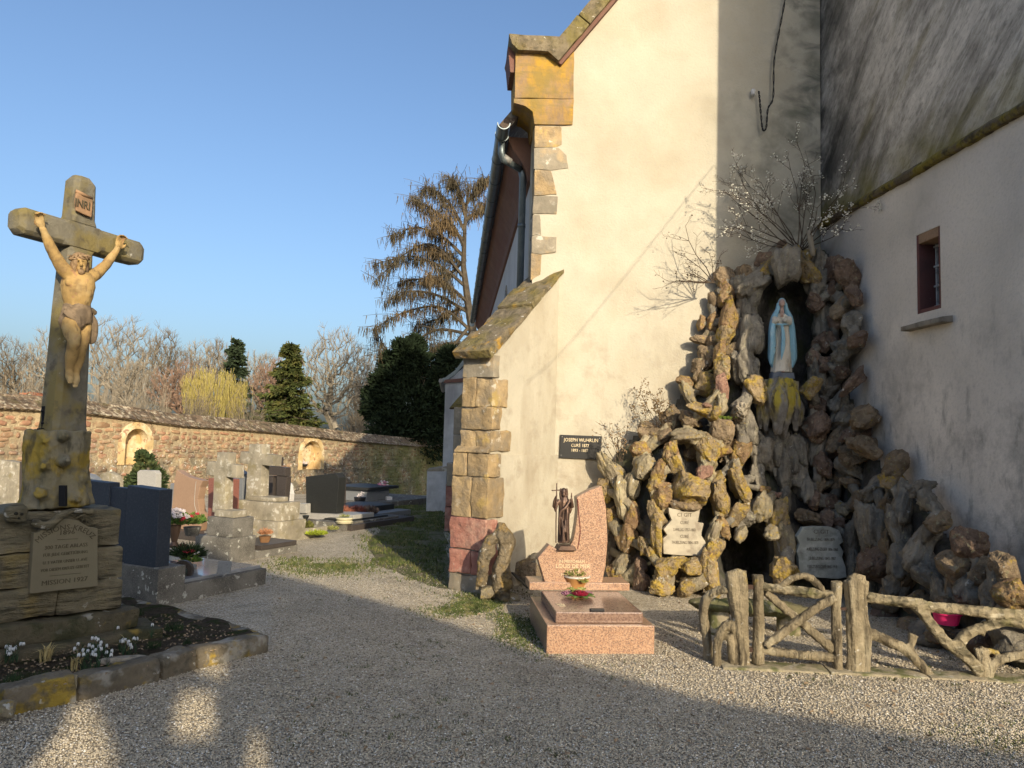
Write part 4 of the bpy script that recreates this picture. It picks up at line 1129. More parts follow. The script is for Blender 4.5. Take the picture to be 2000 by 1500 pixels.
def depth(px, py, extra=0.0):
    base = lerpt(py, [(480, .34), (640, .42), (760, .5), (900, .68), (1040, .85), (1160, .98), (1270, 1.0)])
    le = lerpt(py, LEFT)
    k = min(1.0, max(.22, .22+(px-le)/150))
    y1 = GY-base*k-extra
    if px > 1500:
        y2 = F*0+at_x(px, py, RX).y-lerpt(py, [(480, .22), (900, .3), (1160, .5), (1260, .5)])-extra*.5
        y2 = max(y2, 3.0)
        y1 = min(y1, y2)
    return y1
A_ = """700 205 150 110 80 R;820 105 90 70 60 R;850 250 290 150 86 G .25;730 250 140 110 45 Y .1;800 175 210 65 55 Y .15;930 180 160 70 100 Y .15;975 165 120 85 60 Y .1;1000 285 180 110 110 Y .1;1065 230 230 115 85 G;645 350 240 120 40 G .1;575 290 170 115 80 B;560 385 200 115 100 G;455 310 140 120 110 B;450 415 180 125 80 O;470 570 280 110 90 O .12;455 690 170 95 80 Y .15;420 785 180 62 85 O .2;425 900 180 105 85 Y .2;428 1030 190 84 88 P .25;432 1130 130 75 80 L .25;590 520 330 120 90 G;600 700 280 160 85 G;560 860 260 140 100 G;620 940 220 120 95 G;525 800 140 150 70 B;380 470 130 62 110 B;300 605 110 62 75 O;362 615 160 75 95 O;305 715 150 60 172 B;385 725 100 90 20 B;345 830 180 115 100 B;285 885 110 100 0 B;190 980 130 75 170 O;215 1065 160 65 112 L;345 1000 150 150 60 Y;290 935 110 70 40 B;330 1175 270 75 163 Y .25;395 1190 130 90 40 Y .25;335 1140 60 40 0 P .35;220 1240 180 100 155 B .1;100 1225 180 115 110 B;215 1340 210 85 5 L .15;430 1310 160 135 80 B .15;355 1420 190 145 110 Y .15;548 1175 150 115 90 W .25;590 1290 260 115 100 G .1;560 1430 180 125 50 O .1;455 1430 95 65 40 O .15;100 1450 160 105 80 Y .1;30 1340 140 95 30 B;645 1030 210 130 120 Y .25;1012 1030 180 100 60 Y .25;1150 260 240 135 80 R;1250 290 220 115 115 R;1160 400 150 95 90 R .1;1290 430 150 95 110 R;1035 480 140 105 90 R .12;1050 365 270 125 95 G .05;1100 580 370 135 88 G;1225 500 190 115 60 B;1280 600 150 135 40 G;1180 590 130 85 120 R .1;1085 735 160 105 50 R .08;1172 725 160 75 130 R .1;1320 715 140 105 20 R .1;1025 820 130 75 90 R .1;1110 875 140 115 60 R .15;1210 840 150 110 40 G;1200 915 120 110 20 R .1;1245 770 180 110 30 G;1050 930 240 115 95 G .05;1280 990 240 85 50 R .1;1120 1020 220 125 40 G;1190 1130 180 125 70 G .15;1350 1210 210 125 30 B .1;1050 1285 180 155 60 R .15;1210 1220 210 120 60 G .05;1300 1330 190 100 20 R;1370 1420 210 125 150 B .1;1050 1150 130 95 100 R .05;820 1430 230 120 90 G;700 1450 220 120 90 G;930 1440 220 110 90 G;1040 1450 180 90 80 G;620 1380 200 110 95 G;720 1330 200 110 90 G -.1;960 1320 200 110 90 G -.1;490 880 200 100 90 G -.1;700 1150 200 110 90 G -.15;1110 1120 200 110 90 G -.1"""
B_ = """225 575 270 112 125 L;190 690 150 115 120 Y;285 740 270 78 95 L .1;350 850 200 78 85 O .1;230 885 180 95 100 O;418 425 150 112 10 O;430 530 180 130 70 L;480 330 200 105 150 B;595 245 150 125 80 B;600 460 160 95 110 O .1;632 535 180 85 120 Y .12;520 590 180 95 70 O .05;490 655 130 75 60 Y .1;712 690 260 230 90 Y .2;705 785 210 65 0 B .22;540 662 140 55 0 O .1;558 740 150 130 110 O .1;505 850 200 95 120 Y .12;512 990 310 75 95 Y .15;430 1060 160 85 95 Y .1;482 1115 140 65 120 Y .15;312 1010 200 145 95 O .08;285 1180 150 95 60 L .1;262 1270 200 115 110 O .12;400 1200 130 85 95 R .1;405 1285 180 95 95 R .15;560 1200 180 135 50 Y .18;545 1318 120 150 90 Y .2;735 1190 160 125 20 Y .18;705 1325 130 112 80 Y .2;640 1150 140 65 10 Y .12;855 1245 300 120 95 Y .2;878 1080 160 100 70 Y .15;850 1130 90 80 0 O .22;882 960 200 65 70 L .15;940 920 200 75 120 O .15;912 760 240 125 90 Y .15;900 640 150 105 90 Y .12;820 580 130 95 20 P .15;850 500 180 125 100 L .12;1040 640 260 105 115 Y .12;1062 470 160 95 50 O .12;1010 540 130 85 80 L .1;1010 860 230 95 60 Y .12;1095 865 125 110 90 G .08;1060 980 110 65 60 L .12;1190 800 200 135 60 L .08;1215 690 75 50 0 O .1;1290 722 75 42 0 P .1;1310 860 250 115 75 Y .15;1285 960 140 90 20 L .18;1342 1030 320 115 95 L .15;1340 1225 200 150 80 Y .2;1255 430 270 95 95 G -.05;1330 560 270 85 100 G;1160 420 220 95 90 G;1380 460 240 95 90 G;1155 600 180 95 100 G;350 1150 120 80 90 B -.1;640 880 0 0 0 B;460 960 200 90 90 B -.12;980 450 160 90 70 B;760 430 180 110 60 B -.1;700 330 190 90 10 L;330 700 150 90 80 B -.1;620 1240 160 110 90 B -.15;780 1290 150 100 90 B -.15;200 1080 200 90 90 B -.1;350 660 160 90 80 L;640 640 120 80 70 B -.15"""
C_ = """290 245 160 125 80 R .1;300 390 140 95 90 G;315 480 150 92 100 R .1;450 290 270 95 45 B;562 200 150 115 30 B;520 400 240 135 30 B;490 500 170 95 150 G;390 370 170 105 60 R;740 480 200 120 70 B;730 565 140 95 10 Y;630 610 200 95 45 G;490 580 170 65 170 B;400 560 120 85 60 B;800 690 270 95 70 G;890 612 190 85 10 G;935 680 130 85 100 G;775 830 230 125 100 G;612 830 340 155 95 G .1;372 700 110 110 60 R;450 740 110 112 0 L;338 790 115 85 70 R .1;400 815 95 75 20 R .1;270 680 90 110 0 R;240 780 160 95 150 B;900 950 290 125 55 G;1000 810 140 115 20 B;612 1060 230 175 90 R .1;790 1040 220 145 80 G .05;765 1170 190 115 60 G;950 1130 220 110 140 G;1190 960 260 165 110 R;1130 1085 230 175 120 B;1365 1080 220 135 110 B;1450 1225 210 180 20 O;1330 1230 190 130 80 G;1185 1200 210 125 60 G;1020 1200 180 110 90 G;492 900 320 65 90 G -.05;590 1180 130 95 90 G;50 430 270 95 90 G -.1;150 430 230 90 95 G -.1;182 560 230 75 90 G -.05;92 560 220 65 100 G -.05;232 610 170 65 80 G;100 680 160 60 90 G -.02;700 950 230 90 90 B -.15;850 1100 200 100 60 B -.2;540 690 150 80 80 B -.1;700 720 160 110 90 B -.15;500 1080 200 70 90 G -.1;300 600 140 70 80 B;1080 1180 150 120 90 B -.1;1250 1120 200 110 80 B -.1;1420 1350 180 120 40 B -.1;880 1280 180 110 30 B;1100 1300 200 110 10 B;700 1290 190 120 60 B"""
ri = 0
placed = []
HD = Vector((1, 0, 0))
def put_rock(px, py, ln, wd, ang, ty, ex):
    global ri
    Yr = depth(px, py, ex); c = at_y(px, py, Yr); k = Yr/F
    a = math.radians(ang)
    la, lb = ln/2*k*1.06, wd/2*k*1.08
    lc = min(la, lb)*1.15
    tilt = R.uniform(-.25, .25)
    u = (Vector((math.cos(a), 0, math.sin(a)))+Vector((0, -tilt, 0))).normalized()
    n = Vector((0, -1, 0)); n = (n-u*n.dot(u)).normalized(); v_ = u.cross(n)
    log = ty in 'GL' and ln > 1.45*wd
    v, f = rock(c, (u*la, v_*lb, n*lc), seed=ri*1.3+1, sub=4 if wd*ln > 900 else 3, cuts=3 if log else 9, amp=.22 if log else .18, groove=.12 if log else .03, sq=.8 if log else .72)
    o = MB().add(v, f).build('rock', GM[ty], gro, True); ri += 1
    if not log: smooth_angle(o, 38)
    placed.append((c, u, la, lb, ty, px, py))
    return o
for blk, (ox, oy, s_) in ((A_, (1280, 450, 3.3333)), (B_, (1130, 750, 3.3333)), (C_, (1500, 750, 3.0))):
    for it in blk.split(';'):
        q_ = it.split(); 
        if float(q_[2]) < 5: continue
        put_rock(ox+float(q_[0])/s_, oy+float(q_[1])/s_, float(q_[2])/s_, float(q_[3])/s_, float(q_[4]), q_[5], float(q_[6]) if len(q_) > 6 else 0.0)
# cement limbs that tie neighbouring stones together
rl = random.Random(17)
for i, (c, u, la, lb, ty, px, py) in enumerate(placed):
    near = sorted((((q_[0]-c).length, j) for j, q_ in enumerate(placed) if j != i and q_[0].z < c.z-.02))[:2]
    for d_, j in near[:1 if i % 3 else 2]:
        if d_ > .36: continue
        e = placed[j][0]; r_ = min(lb, placed[j][3])*rl.uniform(.6, .85); mid = c.lerp(e, .5)+Vector((rl.uniform(-.04, .04), rl.uniform(-.03, .03), 0))
        P_, q2 = spline([c+Yv*.05, mid, e+Yv*.05], [r_*1.25, r_*.85, r_*1.2], 4)
        v, f = tube(P_, q2, 12, nz=.3, groove=.12, ng=4, seed=i*.7)
        MB().add(v, f).build('cement_limb', GM['L'] if (px < 1420 and py > 620) else GM['G'], gro, True)
# cores behind the stones: a thick mortar sheet with three hollows
CORE = mat('dark_grotto_mortar', (.085, .08, .07), [dict(c=(.13, .12, .10), s=5, lo=.5, hi=.62, f=.8), dict(c=(.07, .08, .03), s=4, lo=.5, hi=.65, f=.6)], bump=GR, var=.25, vs=6, spec=.1)
outl = [(1530, 476), (1460, 520), (1400, 560), (1385, 640), (1372, 740), (1330, 770), (1290, 830), (1235, 850), (1190, 905), (1178, 960), (1200, 1060), (1215, 1150), (1400, 1168), (1560, 1215), (1700, 1250), (1870, 1290), (2010, 1330),
        (2010, 1180), (1955, 1150), (1880, 1085), (1820, 1050), (1780, 985), (1722, 925), (1680, 860), (1652, 760), (1655, 620), (1635, 540), (1590, 495)]
def inside(x, y, P):
    c = False; n = len(P)
    for i in range(n):
        (x1, y1), (x2, y2) = P[i], P[(i+1) % n]
        if (y1 > y) != (y2 > y) and x < (x2-x1)*(y-y1)/(y2-y1)+x1: c = not c
    return c
def hollow(x, y):
    d = 0.0
    a = ((x-1531)/58)**2+((y-665)/112)**2
    if a < 1: d = max(d, 1-a)
    b = ((x-1452)/52)**2+((y-1085)/62)**2
    if b < 1: d = max(d, 1-b)
    return d
nx_, ny_ = 110, 110; V = []; idx = {}; Fc = []
xs_ = np.linspace(1170, 2012, nx_); ys_ = np.linspace(470, 1335, ny_)
for j, y in enumerate(ys_):
    for i, x in enumerate(xs_):
        if inside(x, y, outl):
            h = hollow(x, y)
            Y0 = depth(x, y)+.14+.05*mn.noise(Vector((x*.02, y*.02, 0)))
            if h > 0: Y0 = Y0+(GY-.03-Y0)*min(1, (h*3.0)) if x < 1590 else Y0
            if h > 0 and y > 900: Y0 = max(Y0, 8.7) if h > .1 else Y0
            Y0 = min(Y0, at_x(x, y, RX).y-.01)
            idx[(i, j)] = len(V); V.append(at_y(x, y, Y0))
for j in range(ny_-1):
    for i in range(nx_-1):
        q_ = [(i, j), (i+1, j), (i+1, j+1), (i, j+1)]
        if all(t in idx for t in q_): Fc.append(tuple(idx[t] for t in q_))
n0 = len(V); cm = bpy.data.meshes.new('mortar_core'); cm.from_pydata(V, [], Fc); cm.update()
bm = bmesh.new(); bm.from_mesh(cm)
r_ = bmesh.ops.extrude_edge_only(bm, edges=[e for e in bm.edges if e.is_boundary])
for v in [e for e in r_['geom'] if isinstance(e, bmesh.types.BMVert)]:
    if v.co.x < RX-.9: v.co.y = GY+.02
    else: v.co.x = RX+.02
bm.to_mesh(cm); bm.free(); cm.shade_smooth()
link('mortar_core', cm, CORE, gro)
# dark cave box behind the lower opening
nm = mat('black_cave_wall', (.012, .011, .010), rough_=1, spec=.0)
# pedestal stump with dripping bark
ped = []
pr = random.Random(3)
pc_ = at_y(1524, 745, 8.28)
for i, (x, w_, y0, y1, dy) in enumerate([(1497, 16, 742, 838, 0), (1509, 17, 741, 815, .10), (1523, 20, 740, 842, .16), (1539, 18, 741, 822, .12), (1553, 15, 744, 838, .05), (1486, 12, 770, 835, -.05), (1563, 12, 775, 828, -.05), (1531, 13, 800, 852, .1), (1516, 10, 815, 848, .14)]):
    pts, rd = spline([at_y(x+(x-1524)*-.15, y0+2, 8.28-dy*.7), at_y(x, (y0+y1)/2, 8.22-dy), at_y(x+pr.uniform(-2, 2), y1, 8.24-dy)], [w_/F*8.3*.7, w_/F*8.3*.75, w_/F*8.3*.32], 7)
    ped.append(tube(pts, rd, 12, nz=.2, groove=.10, ng=4, seed=i*1.1)); ped.append(ell(pts[-1], (X*rd[-1]*1.0, Yv*rd[-1], Z*rd[-1]*1.3)))
ped.append(ell(at_y(1524, 790, 8.36), (X*.20, Yv*.2, Z*.26)))
PEDM = mat('yellow_lichen_bark_pedestal', (.22, .20, .17), [dict(c=(.38, .30, .04), s=4.5, st=(1, 1, .35), lo=.44, hi=.54, f=.92, z=(1.85, 2.1)), dict(c=(.06, .05, .04), s=14, st=(1, 1, .15), lo=.55, hi=.64, f=.8)],
    bump=[('noise', 14, 1, .05, (1, 1, .14)), ('noise', 50, .5, .01)], var=.25, vs=9, spec=.1)
remesh('pedestal', ped, .011, PEDM, gro, it=2, post=lambda p, n: p+n*(.010*mn.noise(Vector((p.x*24, p.y*24, p.z*3)))+.006*mn.noise(p*30)))
# inscribed tablets
TB1 = mat('pale_lit_tablet', (.38, .34, .26), [dict(c=(.23, .19, .14), s=7, lo=.50, hi=.64, f=.8), dict(c=(.46, .41, .31), s=4, lo=.5, hi=.6, f=.6)], bump=[('noise', 20, .4, .01)], var=.1)
TB2 = mat('grey_green_tablet', (.30, .315, .28), [dict(c=(.15, .155, .14), s=7, lo=.52, hi=.66, f=.8), dict(c=(.42, .43, .40), s=4, lo=.5, hi=.6, f=.6)], bump=[('noise', 20, .4, .01)], var=.12)
INK = mat('worn_engraving', (.14, .13, .11), rough_=1, spec=0)
INK1 = mat('faint_engraving', (.14, .115, .085), rough_=1, spec=0)
def tablet(pts, Yt, tm, ink, lines, seed, lab):
    P = [at_y(x, y, Yt) for x, y in pts]
    o = prism_obj('inscribed_tablet', P, Vector((0, .06, 0)), tm, gro, .006); o['label'] = lab
    for body, px, py, h, sx in lines:
        text(body, h/F*Yt*1.35, at_y(px, py, Yt-.003), X, Z, ink, o, .002, sx=sx, name='engraving', off=.0)
tablet([(1306, 992), (1322, 995), (1334, 998), (1350, 994), (1368, 995), (1363, 1020), (1375, 1022), (1371, 1038), (1370, 1046), (1378, 1058), (1379, 1082), (1374, 1086), (1330, 1085), (1296, 1082), (1295, 1052), (1303, 1045), (1296, 1034), (1312, 1016), (1307, 1003)], 7.95, TB1, INK1,
    [('CI GIT', 1337, 1006, 8, 1), ('CURÉ', 1337, 1021, 6.5, .8), ('S.WILLIG 1757-1803', 1337, 1035, 6.3, .62), ('CURÉ', 1337, 1048, 6.5, .8), ('TH.BELZUNG 1804-1870', 1338, 1060, 6.3, .60)], 1, 'pale sunlit tablet with worn engraving')
tablet([(1568, 1030), (1590, 1028), (1622, 1029), (1640, 1036), (1648, 1058), (1640, 1064), (1648, 1078), (1645, 1088), (1652, 1108), (1654, 1128), (1635, 1131), (1595, 1128), (1561, 1124), (1560, 1090), (1556, 1078), (1562, 1062), (1556, 1048), (1562, 1040)], 7.80, TB2, INK,
    [('CI GIT', 1604, 1039, 8.5, 1), ('TH.BELZUNG 1809-1879', 1603, 1054, 6.5, .62), ('A.BELZUNG-ZEGER 1806-1860', 1606, 1073, 6.5, .56), ('J.B.BELZUNG 1843-1907', 1606, 1091, 6.5, .62), ('V.BELZUNG CURÉ 1845-1918', 1606, 1107, 6.5, .56)], 2, 'grey tablet in shade with engraved names')
# small stones and rubble at the foot and behind the fence
for i in range(34):
    x = R.uniform(1575, 1990); y = R.uniform(1195, 1245)+max(0, (x-1800)*.16)
    Yr = min(depth(x, y)-.02, at_x(x, y, RX).y-.3); c = at_y(x, y, Yr); s_ = R.uniform(.06, .15)
    v, f = rock(c, (X*s_*1.4, Yv*s_, Z*s_*.8), seed=300+i, sub=3, cuts=8, amp=.15)
    smooth_angle(MB().add(v, f).build('rock', GM[R.choice('GBRGG')], gro), 38)

# ------------------------------------------------------------------ statue in the niche
SK_ = mat('painted_skin', (.45, .30, .24), [dict(c=(.25, .16, .12), s=30, lo=.55, hi=.7, f=.5)], rough_=.55)
RBE = mat('cream_painted_robe', (.60, .55, .45), [dict(c=(.26, .20, .13), s=9, lo=.55, hi=.68, f=.7, st=(1, 1, .4))], rough_=.6, bump=[('noise', 20, .3, .01)], var=.1)
BLU = mat('pale_blue_painted_cloth', (.24, .44, .53), [dict(c=(.50, .58, .58), s=8, lo=.55, hi=.66, f=.6, st=(1, 1, .4)), dict(c=(.11, .22, .30), s=8, lo=.54, hi=.7, f=.5)], rough_=.6, bump=[('noise', 20, .3, .01)], var=.1)
BASE = mat('blue_grey_rock_base', (.17, .19, .22), bump=[('noise', 20, .8, .02)])
SYv = 8.38
mary = thing('madonna_statue', 'painted praying woman statue in pale blue mantle standing in the grotto niche', 'statue', tuple(at_y(1527, 740, SYv)))
kk = SYv/F
def sp(px, py, dy=0.0): return at_y(px, py, SYv-dy)
def cap2(a, b, ra, rb, n=6): return tube([a, a.lerp(b, .5), b], [ra, (ra+rb)/2, rb], 12)
def foldlathe(rows, nf, amp, seed, seg=72, flat=.72, front=True):
    """draped cloth: rows of (px centre, py, half width px)"""
    v = []; f = []
    for j, (cx, py, hw) in enumerate(rows):
        c = sp(cx, py); r_ = hw*kk
        for k in range(seg):
            a = 2*math.pi*k/seg
            g = 1+amp*min(1, j/3)*(math.sin(nf*a+seed+.25*j)*.6+.5*math.sin((nf*1.7)*a-seed*2+.18*j))
            v.append((c.x+math.cos(a)*r_*g, c.y+math.sin(a)*r_*flat*g, c.z))
    n = len(rows)
    for j in range(n-1):
        for k in range(seg): f.append((j*seg+k, j*seg+(k+1) % seg, (j+1)*seg+(k+1) % seg, (j+1)*seg+k))
    f.append(tuple(range(seg))); f.append(tuple((n-1)*seg+k for k in reversed(range(seg))))
    return v, f
body = [ell(sp(1527, 592, .02), (X*.036, Yv*.042, Z*.052)), cap2(sp(1527, 598), sp(1527, 615), .022, .028), ell(sp(1527, 596, .055), (X*.008, Yv*.012, Z*.012), 1), ell(sp(1527, 604, .045), (X*.013, Yv*.008, Z*.006), 1),
  ell(sp(1522, 592, .048), (X*.007, Yv*.005, Z*.004), 1), ell(sp(1532, 592, .048), (X*.007, Yv*.005, Z*.004), 1)]
body += [ell(sp(1527, 630), (X*.085, Yv*.06, Z*.10))]
hands = []
for sgn in (-1, 1):
    el = sp(1527+13*sgn, 628, .09); ha = sp(1527+1.5*sgn, 616, .15)
    hands.append(ell(ha, (X*.010, Yv*.016, Z*.026)))
    for k in range(4):
        b = ha+Vector((.002*sgn, -.012+.008*k, .018)); hands.append(tube([b, b+Vector((-.001*sgn, 0, .022)), b+Vector((-.003*sgn, .004, .042-.004*abs(k-1.5)))], [.0055, .005, .004], 8))
    b = ha+Vector((0, -.016, -.005)); hands.append(tube([b, b+Vector((0, -.008, .02))], [.006, .005], 8))
remesh('body', body+hands, .0045, SK_, mary, 3)
robe = [foldlathe([(1527, 612, 5), (1527, 617, 12), (1527, 628, 15), (1527, 642, 14.5), (1527, 655, 16), (1526, 675, 18), (1526, 700, 19), (1526, 720, 20), (1526, 727, 21)], 8, .07, 1.0)]
for sgn in (-1, 1): robe.append(tube([sp(1527+14*sgn, 622, .02), sp(1527+14*sgn, 630, .07), sp(1527+6*sgn, 624, .11)], [.035, .036, .026], 14))
remesh('robe', robe, .006, RBE, mary, 1)
# mantle: veil over head and two long falls at the sides
mt_ = []
mt_.append(ell(sp(1527, 591, -.012), (X*.047, Yv*.045, Z*.058)))
for sgn in (-1, 1):
    pts, rd = spline([sp(1527+6*sgn, 592, -.01), sp(1527+9*sgn, 606, -.01), sp(1527+15*sgn, 620, .0), sp(1527+20*sgn, 645, .02), sp(1528+21*sgn, 675, .02), sp(1528+(22 if sgn > 0 else 21)*sgn, 700, .0), sp(1528+18*sgn, 718, .0)], [.022, .026, .036, .036, .040, .038, .018], 5)
    mt_.append(tube(pts, rd, 14, groove=.12, ng=4, seed=sgn+2.0))
    pts, rd = spline([sp(1527+12*sgn, 620, -.03), sp(1527+15*sgn, 660, -.03), sp(1527+15*sgn, 705, -.03)], [.05, .055, .04], 5); mt_.append(tube(pts, rd, 12))
mt_.append(ell(sp(1527, 640, -.05), (X*.10, Yv*.04, Z*.2)))
# diagonal drape across the front left
pts, rd = spline([sp(1511, 625, .05), sp(1509, 650, .085), sp(1509, 680, .09), sp(1506, 700, .07), sp(1505, 712, .06)], [.02, .03, .035, .028, .012], 5); mt_.append(tube(pts, rd, 12, groove=.15, ng=3, seed=3))
remesh('mantle', mt_, .006, BLU, mary, 1)
sash = []
pts, rd = spline([sp(1527, 634, .11), sp(1530, 655, .125), sp(1529, 680, .135), sp(1526, 703, .14)], [.016, .024, .026, .006], 5); sash.append(tube(pts, rd, 12, groove=.2, ng=4, seed=1, sq=.5)); sash.append(tube([sp(1514, 633, .07), sp(1527, 634, .115), sp(1540, 633, .07)], .013, 10))
remesh('sash', sash, .005, BLU, mary, 1)
rb = MB()
for k in range(22):
    t = k/21; rb.add(*ell(sp(1518-2*t-4*math.sin(t*2.6), 628+46*t, .11+.035*math.sin(t*2)), (X*.0035, Yv*.0035, Z*.0035), 1))
rb.add(*boxv(tuple(sp(1514, 680, .14)), (.004, .004, .03))); rb.add(*boxv(tuple(sp(1514, 678.5, .141)), (.018, .0042, .004)))
rb.build('rosary', INK, mary)
o = prism_obj('base', [sp(1505, 741), sp(1548, 741), sp(1547, 727), (sp(1506, 727))], Vector((0, -.12, 0)), BASE, mary); o.data.transform(Matrix.Translation((0, .06, 0))); rough(o, 4, .014, 12, 3, .012)
for k, x in enumerate((1513, 1529)): MB().add(*ell(sp(x, 726, .13), (X*.02, Yv*.03, Z*.012))).build('foot', RBE if k == 0 else SK_, mary, True)

# ------------------------------------------------------------------ shrubs on the grotto
TW = mat('dark_twig', (.075, .055, .04), [dict(c=(.17, .14, .10), s=20, lo=.5, hi=.65, f=.6)], var=.2, spec=.1)
BLO = mat('white_blossom', (.72, .70, .60), var=.08, rough_=.7)
LF = mat('small_olive_leaf', (.12, .12, .04), var=.3, vs=30)
def twigs(name, label, cat, px, py, Yb, limbs, seed, lev=3, blossom=0, r=.010, leafm=None, fan=.6, n=(3, 5)):
    b = at_y(px, py, Yb); t = thing(name, label, cat, tuple(b)); rr = random.Random(seed); sk = SK(); tips = []
    def gr(p, d, ln, r_, l):
        k = 4; q_ = p
        for i in range(k):
            d = (d+Vector((rr.gauss(0, .12), rr.gauss(0, .12), rr.gauss(.03, .08)))).normalized(); q2 = q_+d*(ln/k)
            sk.seg(q_, q2, max(.0016, r_*(1-.15*i)), max(.0015, r_*(1-.15*(i+1))), 4 if l == 0 else 3)
            if l > 0:
                for _ in range(2):
                    if rr.random() < .8: tips.append((q_.lerp(q2, rr.random()), l))
            q_ = q2
            if l < lev and i > 0:
                for _ in range(rr.randint(1, 2)):
                    ax = d.cross(Vector((rr.gauss(0, 1), rr.gauss(0, 1), rr.gauss(0, 1)))).normalized()
                    gr(q_, (Matrix.Rotation(rr.uniform(.4, .95), 3, ax) @ d).normalized(), ln*rr.uniform(.2, .4), r_*.5, l+1)
    for (tx, ty, ty_) in limbs:
        e = at_y(tx, ty, ty_); d = (e-b); b_ = b+Vector((rr.gauss(0, .03), 0, 0)); gr(b_, (d.normalized()+Vector((rr.gauss(0, .10), 0, rr.gauss(0, .10)))).normalized(), d.length*.82, r, 0)
    for v in sk.v:
        if v.y > GY-.02: v.y = GY-.02
        if v.x > RX-.02: v.x = RX-.02
    sk.build('twigs', TW, t)
    if blossom:
        P = []; F_ = []
        m_ = MB(); rr.shuffle(tips)
        for p, l in tips[:blossom]:
            for _ in range(rr.randint(1, 4) if leafm is None else 1):
                c = p+Vector((rr.gauss(0, .018), rr.gauss(0, .018), rr.gauss(0, .018))); c.y = min(c.y, GY-.03); c.x = min(c.x, RX-.03); s_ = rr.uniform(.006, .012)
                m_.add(*ell(c, (X*s_, Yv*s_, Z*s_*.8), 1))
        m_.build('blossoms', leafm or BLO, t)
    return t
twigs('blossoming_shrub', 'leafless shrub with small white blossoms growing on top of the grotto', 'shrub', 1560, 490, 8.55,
  [(1425, 315, 8.6), (1415, 370, 8.5), (1450, 310, 8.7), (1500, 300, 8.6), (1530, 310, 8.6), (1550, 305, 8.7), (1410, 425, 8.5), (1400, 465, 8.5), (1600, 330, 8.3), (1640, 330, 7.9), (1665, 370, 7.7), (1665, 410, 7.6), (1415, 450, 8.4), (1480, 300, 8.7), (1575, 290, 8.6), (1450, 400, 8.5), (1670, 430, 7.7), (1625, 380, 8.0)], 5, 3, 420, .008)
v, f = tube(spline([at_y(1588, 500, 8.2), at_y(1583, 470, 8.2), at_y(1580, 452, 8.25)], [.035, .032, .028], 3)[0], .032, 8, nz=.2); MB().add(v, f).build('cut_stump', BK[0], [o for o in COL.objects if o.name.startswith('blossoming_shrub')][0], True)
twigs('bare_shrub', 'small leafless shrub rooted on the left upper edge of the grotto', 'shrub', 1392, 552, 8.6, [(1360, 490, 8.5), (1412, 488, 8.6), (1345, 535, 8.4), (1300, 560, 8.3), (1335, 575, 8.3), (1298, 570, 8.4), (1355, 520, 8.5), (1340, 410, 8.7), (1350, 470, 8.6)], 8, 2, 60, .007, TW)
twigs('dry_heather', 'dry brown heather tuft against the wall above the left stones', 'plant', 1285, 835, 8.55, [(1265, 745, 8.5), (1240, 775, 8.5), (1300, 760, 8.5), (1285, 740, 8.6), (1235, 810, 8.4), (1255, 760, 8.5), (1275, 770, 8.4), (1305, 785, 8.5), (1245, 790, 8.4), (1290, 790, 8.4)], 12, 2, 260, .004, mat('dry_heather_tips', (.20, .13, .06), var=.3))
twigs('dry_twig_plant', 'upright dry twigs growing beside the black wall plaque', 'plant', 1210, 902, 8.5, [(1180, 815, 8.5), (1170, 830, 8.5), (1200, 830, 8.5), (1215, 820, 8.4), (1225, 850, 8.4), (1190, 850, 8.4), (1232, 865, 8.4), (1165, 845, 8.5), (1205, 850, 8.4)], 14, 1, 120, .0045, mat('dry_twig_tips', (.26, .18, .10), var=.3))
# moss cushion with green leaves on a ledge stone
gl = MB(); c0 = at_y(1412, 818, depth(1412, 818)-.22)
for i in range(90):
    c = c0+Vector((R.gauss(0, .06), R.gauss(0, .04), R.uniform(0, .03))); gl.add(*ell(c, (X*.009, Yv*.009, Z*.006), 1))
tag(gl.build('moss_cushion', mat('fresh_green_moss', (.14, .20, .03)), None, True), 'fresh green moss cushion on a yellow stone of the grotto', 'moss')
# ------------------------------------------------------------------ rustic fence of cement branches
FW = mat('cement_branch', (.25, .205, .13), [dict(c=(.36, .31, .21), s=6, st=(1, 1, .3), lo=.48, hi=.62, f=.8), dict(c=(.075, .06, .04), s=15, st=(1, 1, .15), lo=.53, hi=.61, f=.85), dict(c=(.15, .12, .075), s=4, lo=.5, hi=.62, f=.6), dict(c=(.45, .33, .08), s=3.5, lo=.64, hi=.70, f=.6), dict(c=(.55, .52, .45), s=14, lo=.66, hi=.70, f=.7)],
    bump=[('noise', 16, 1, .06, (1, 1, .14)), ('noise', 60, .8, .015)], var=.25, vs=9, spec=.15)
FB = mat('cracked_cement_bark', (.25, .21, .135), [dict(c=(.08, .07, .045), s=14, st=(.35, .35, 1), lo=.50, hi=.60, f=.85), dict(c=(.46, .41, .30), s=18, st=(.35, .35, 1), lo=.58, hi=.66, f=.8), dict(c=(.10, .10, .03), s=3, lo=.55, hi=.66, f=.6)],
    bump=[('voro', 18, 1, .03), ('noise', 30, 1, .02)], var=.25, vs=14, spec=.1)
fa, fb = ground(1440, 1302), ground(1668, 1313)
fdir = (fb-fa).normalized(); fn = Vector((fdir.y, -fdir.x, 0))
def fz(x, y, o=0.0):       # fence-crop coordinates to a point in the fence plane (o = towards the viewer)
    px, py = 1340+x/3.03, 1080+y/3.03
    p = at_plane(px, py, fa-Vector((0, 0, 0))+fn*o, fn); return p
fk = (fa-EYE).length/F/3.03
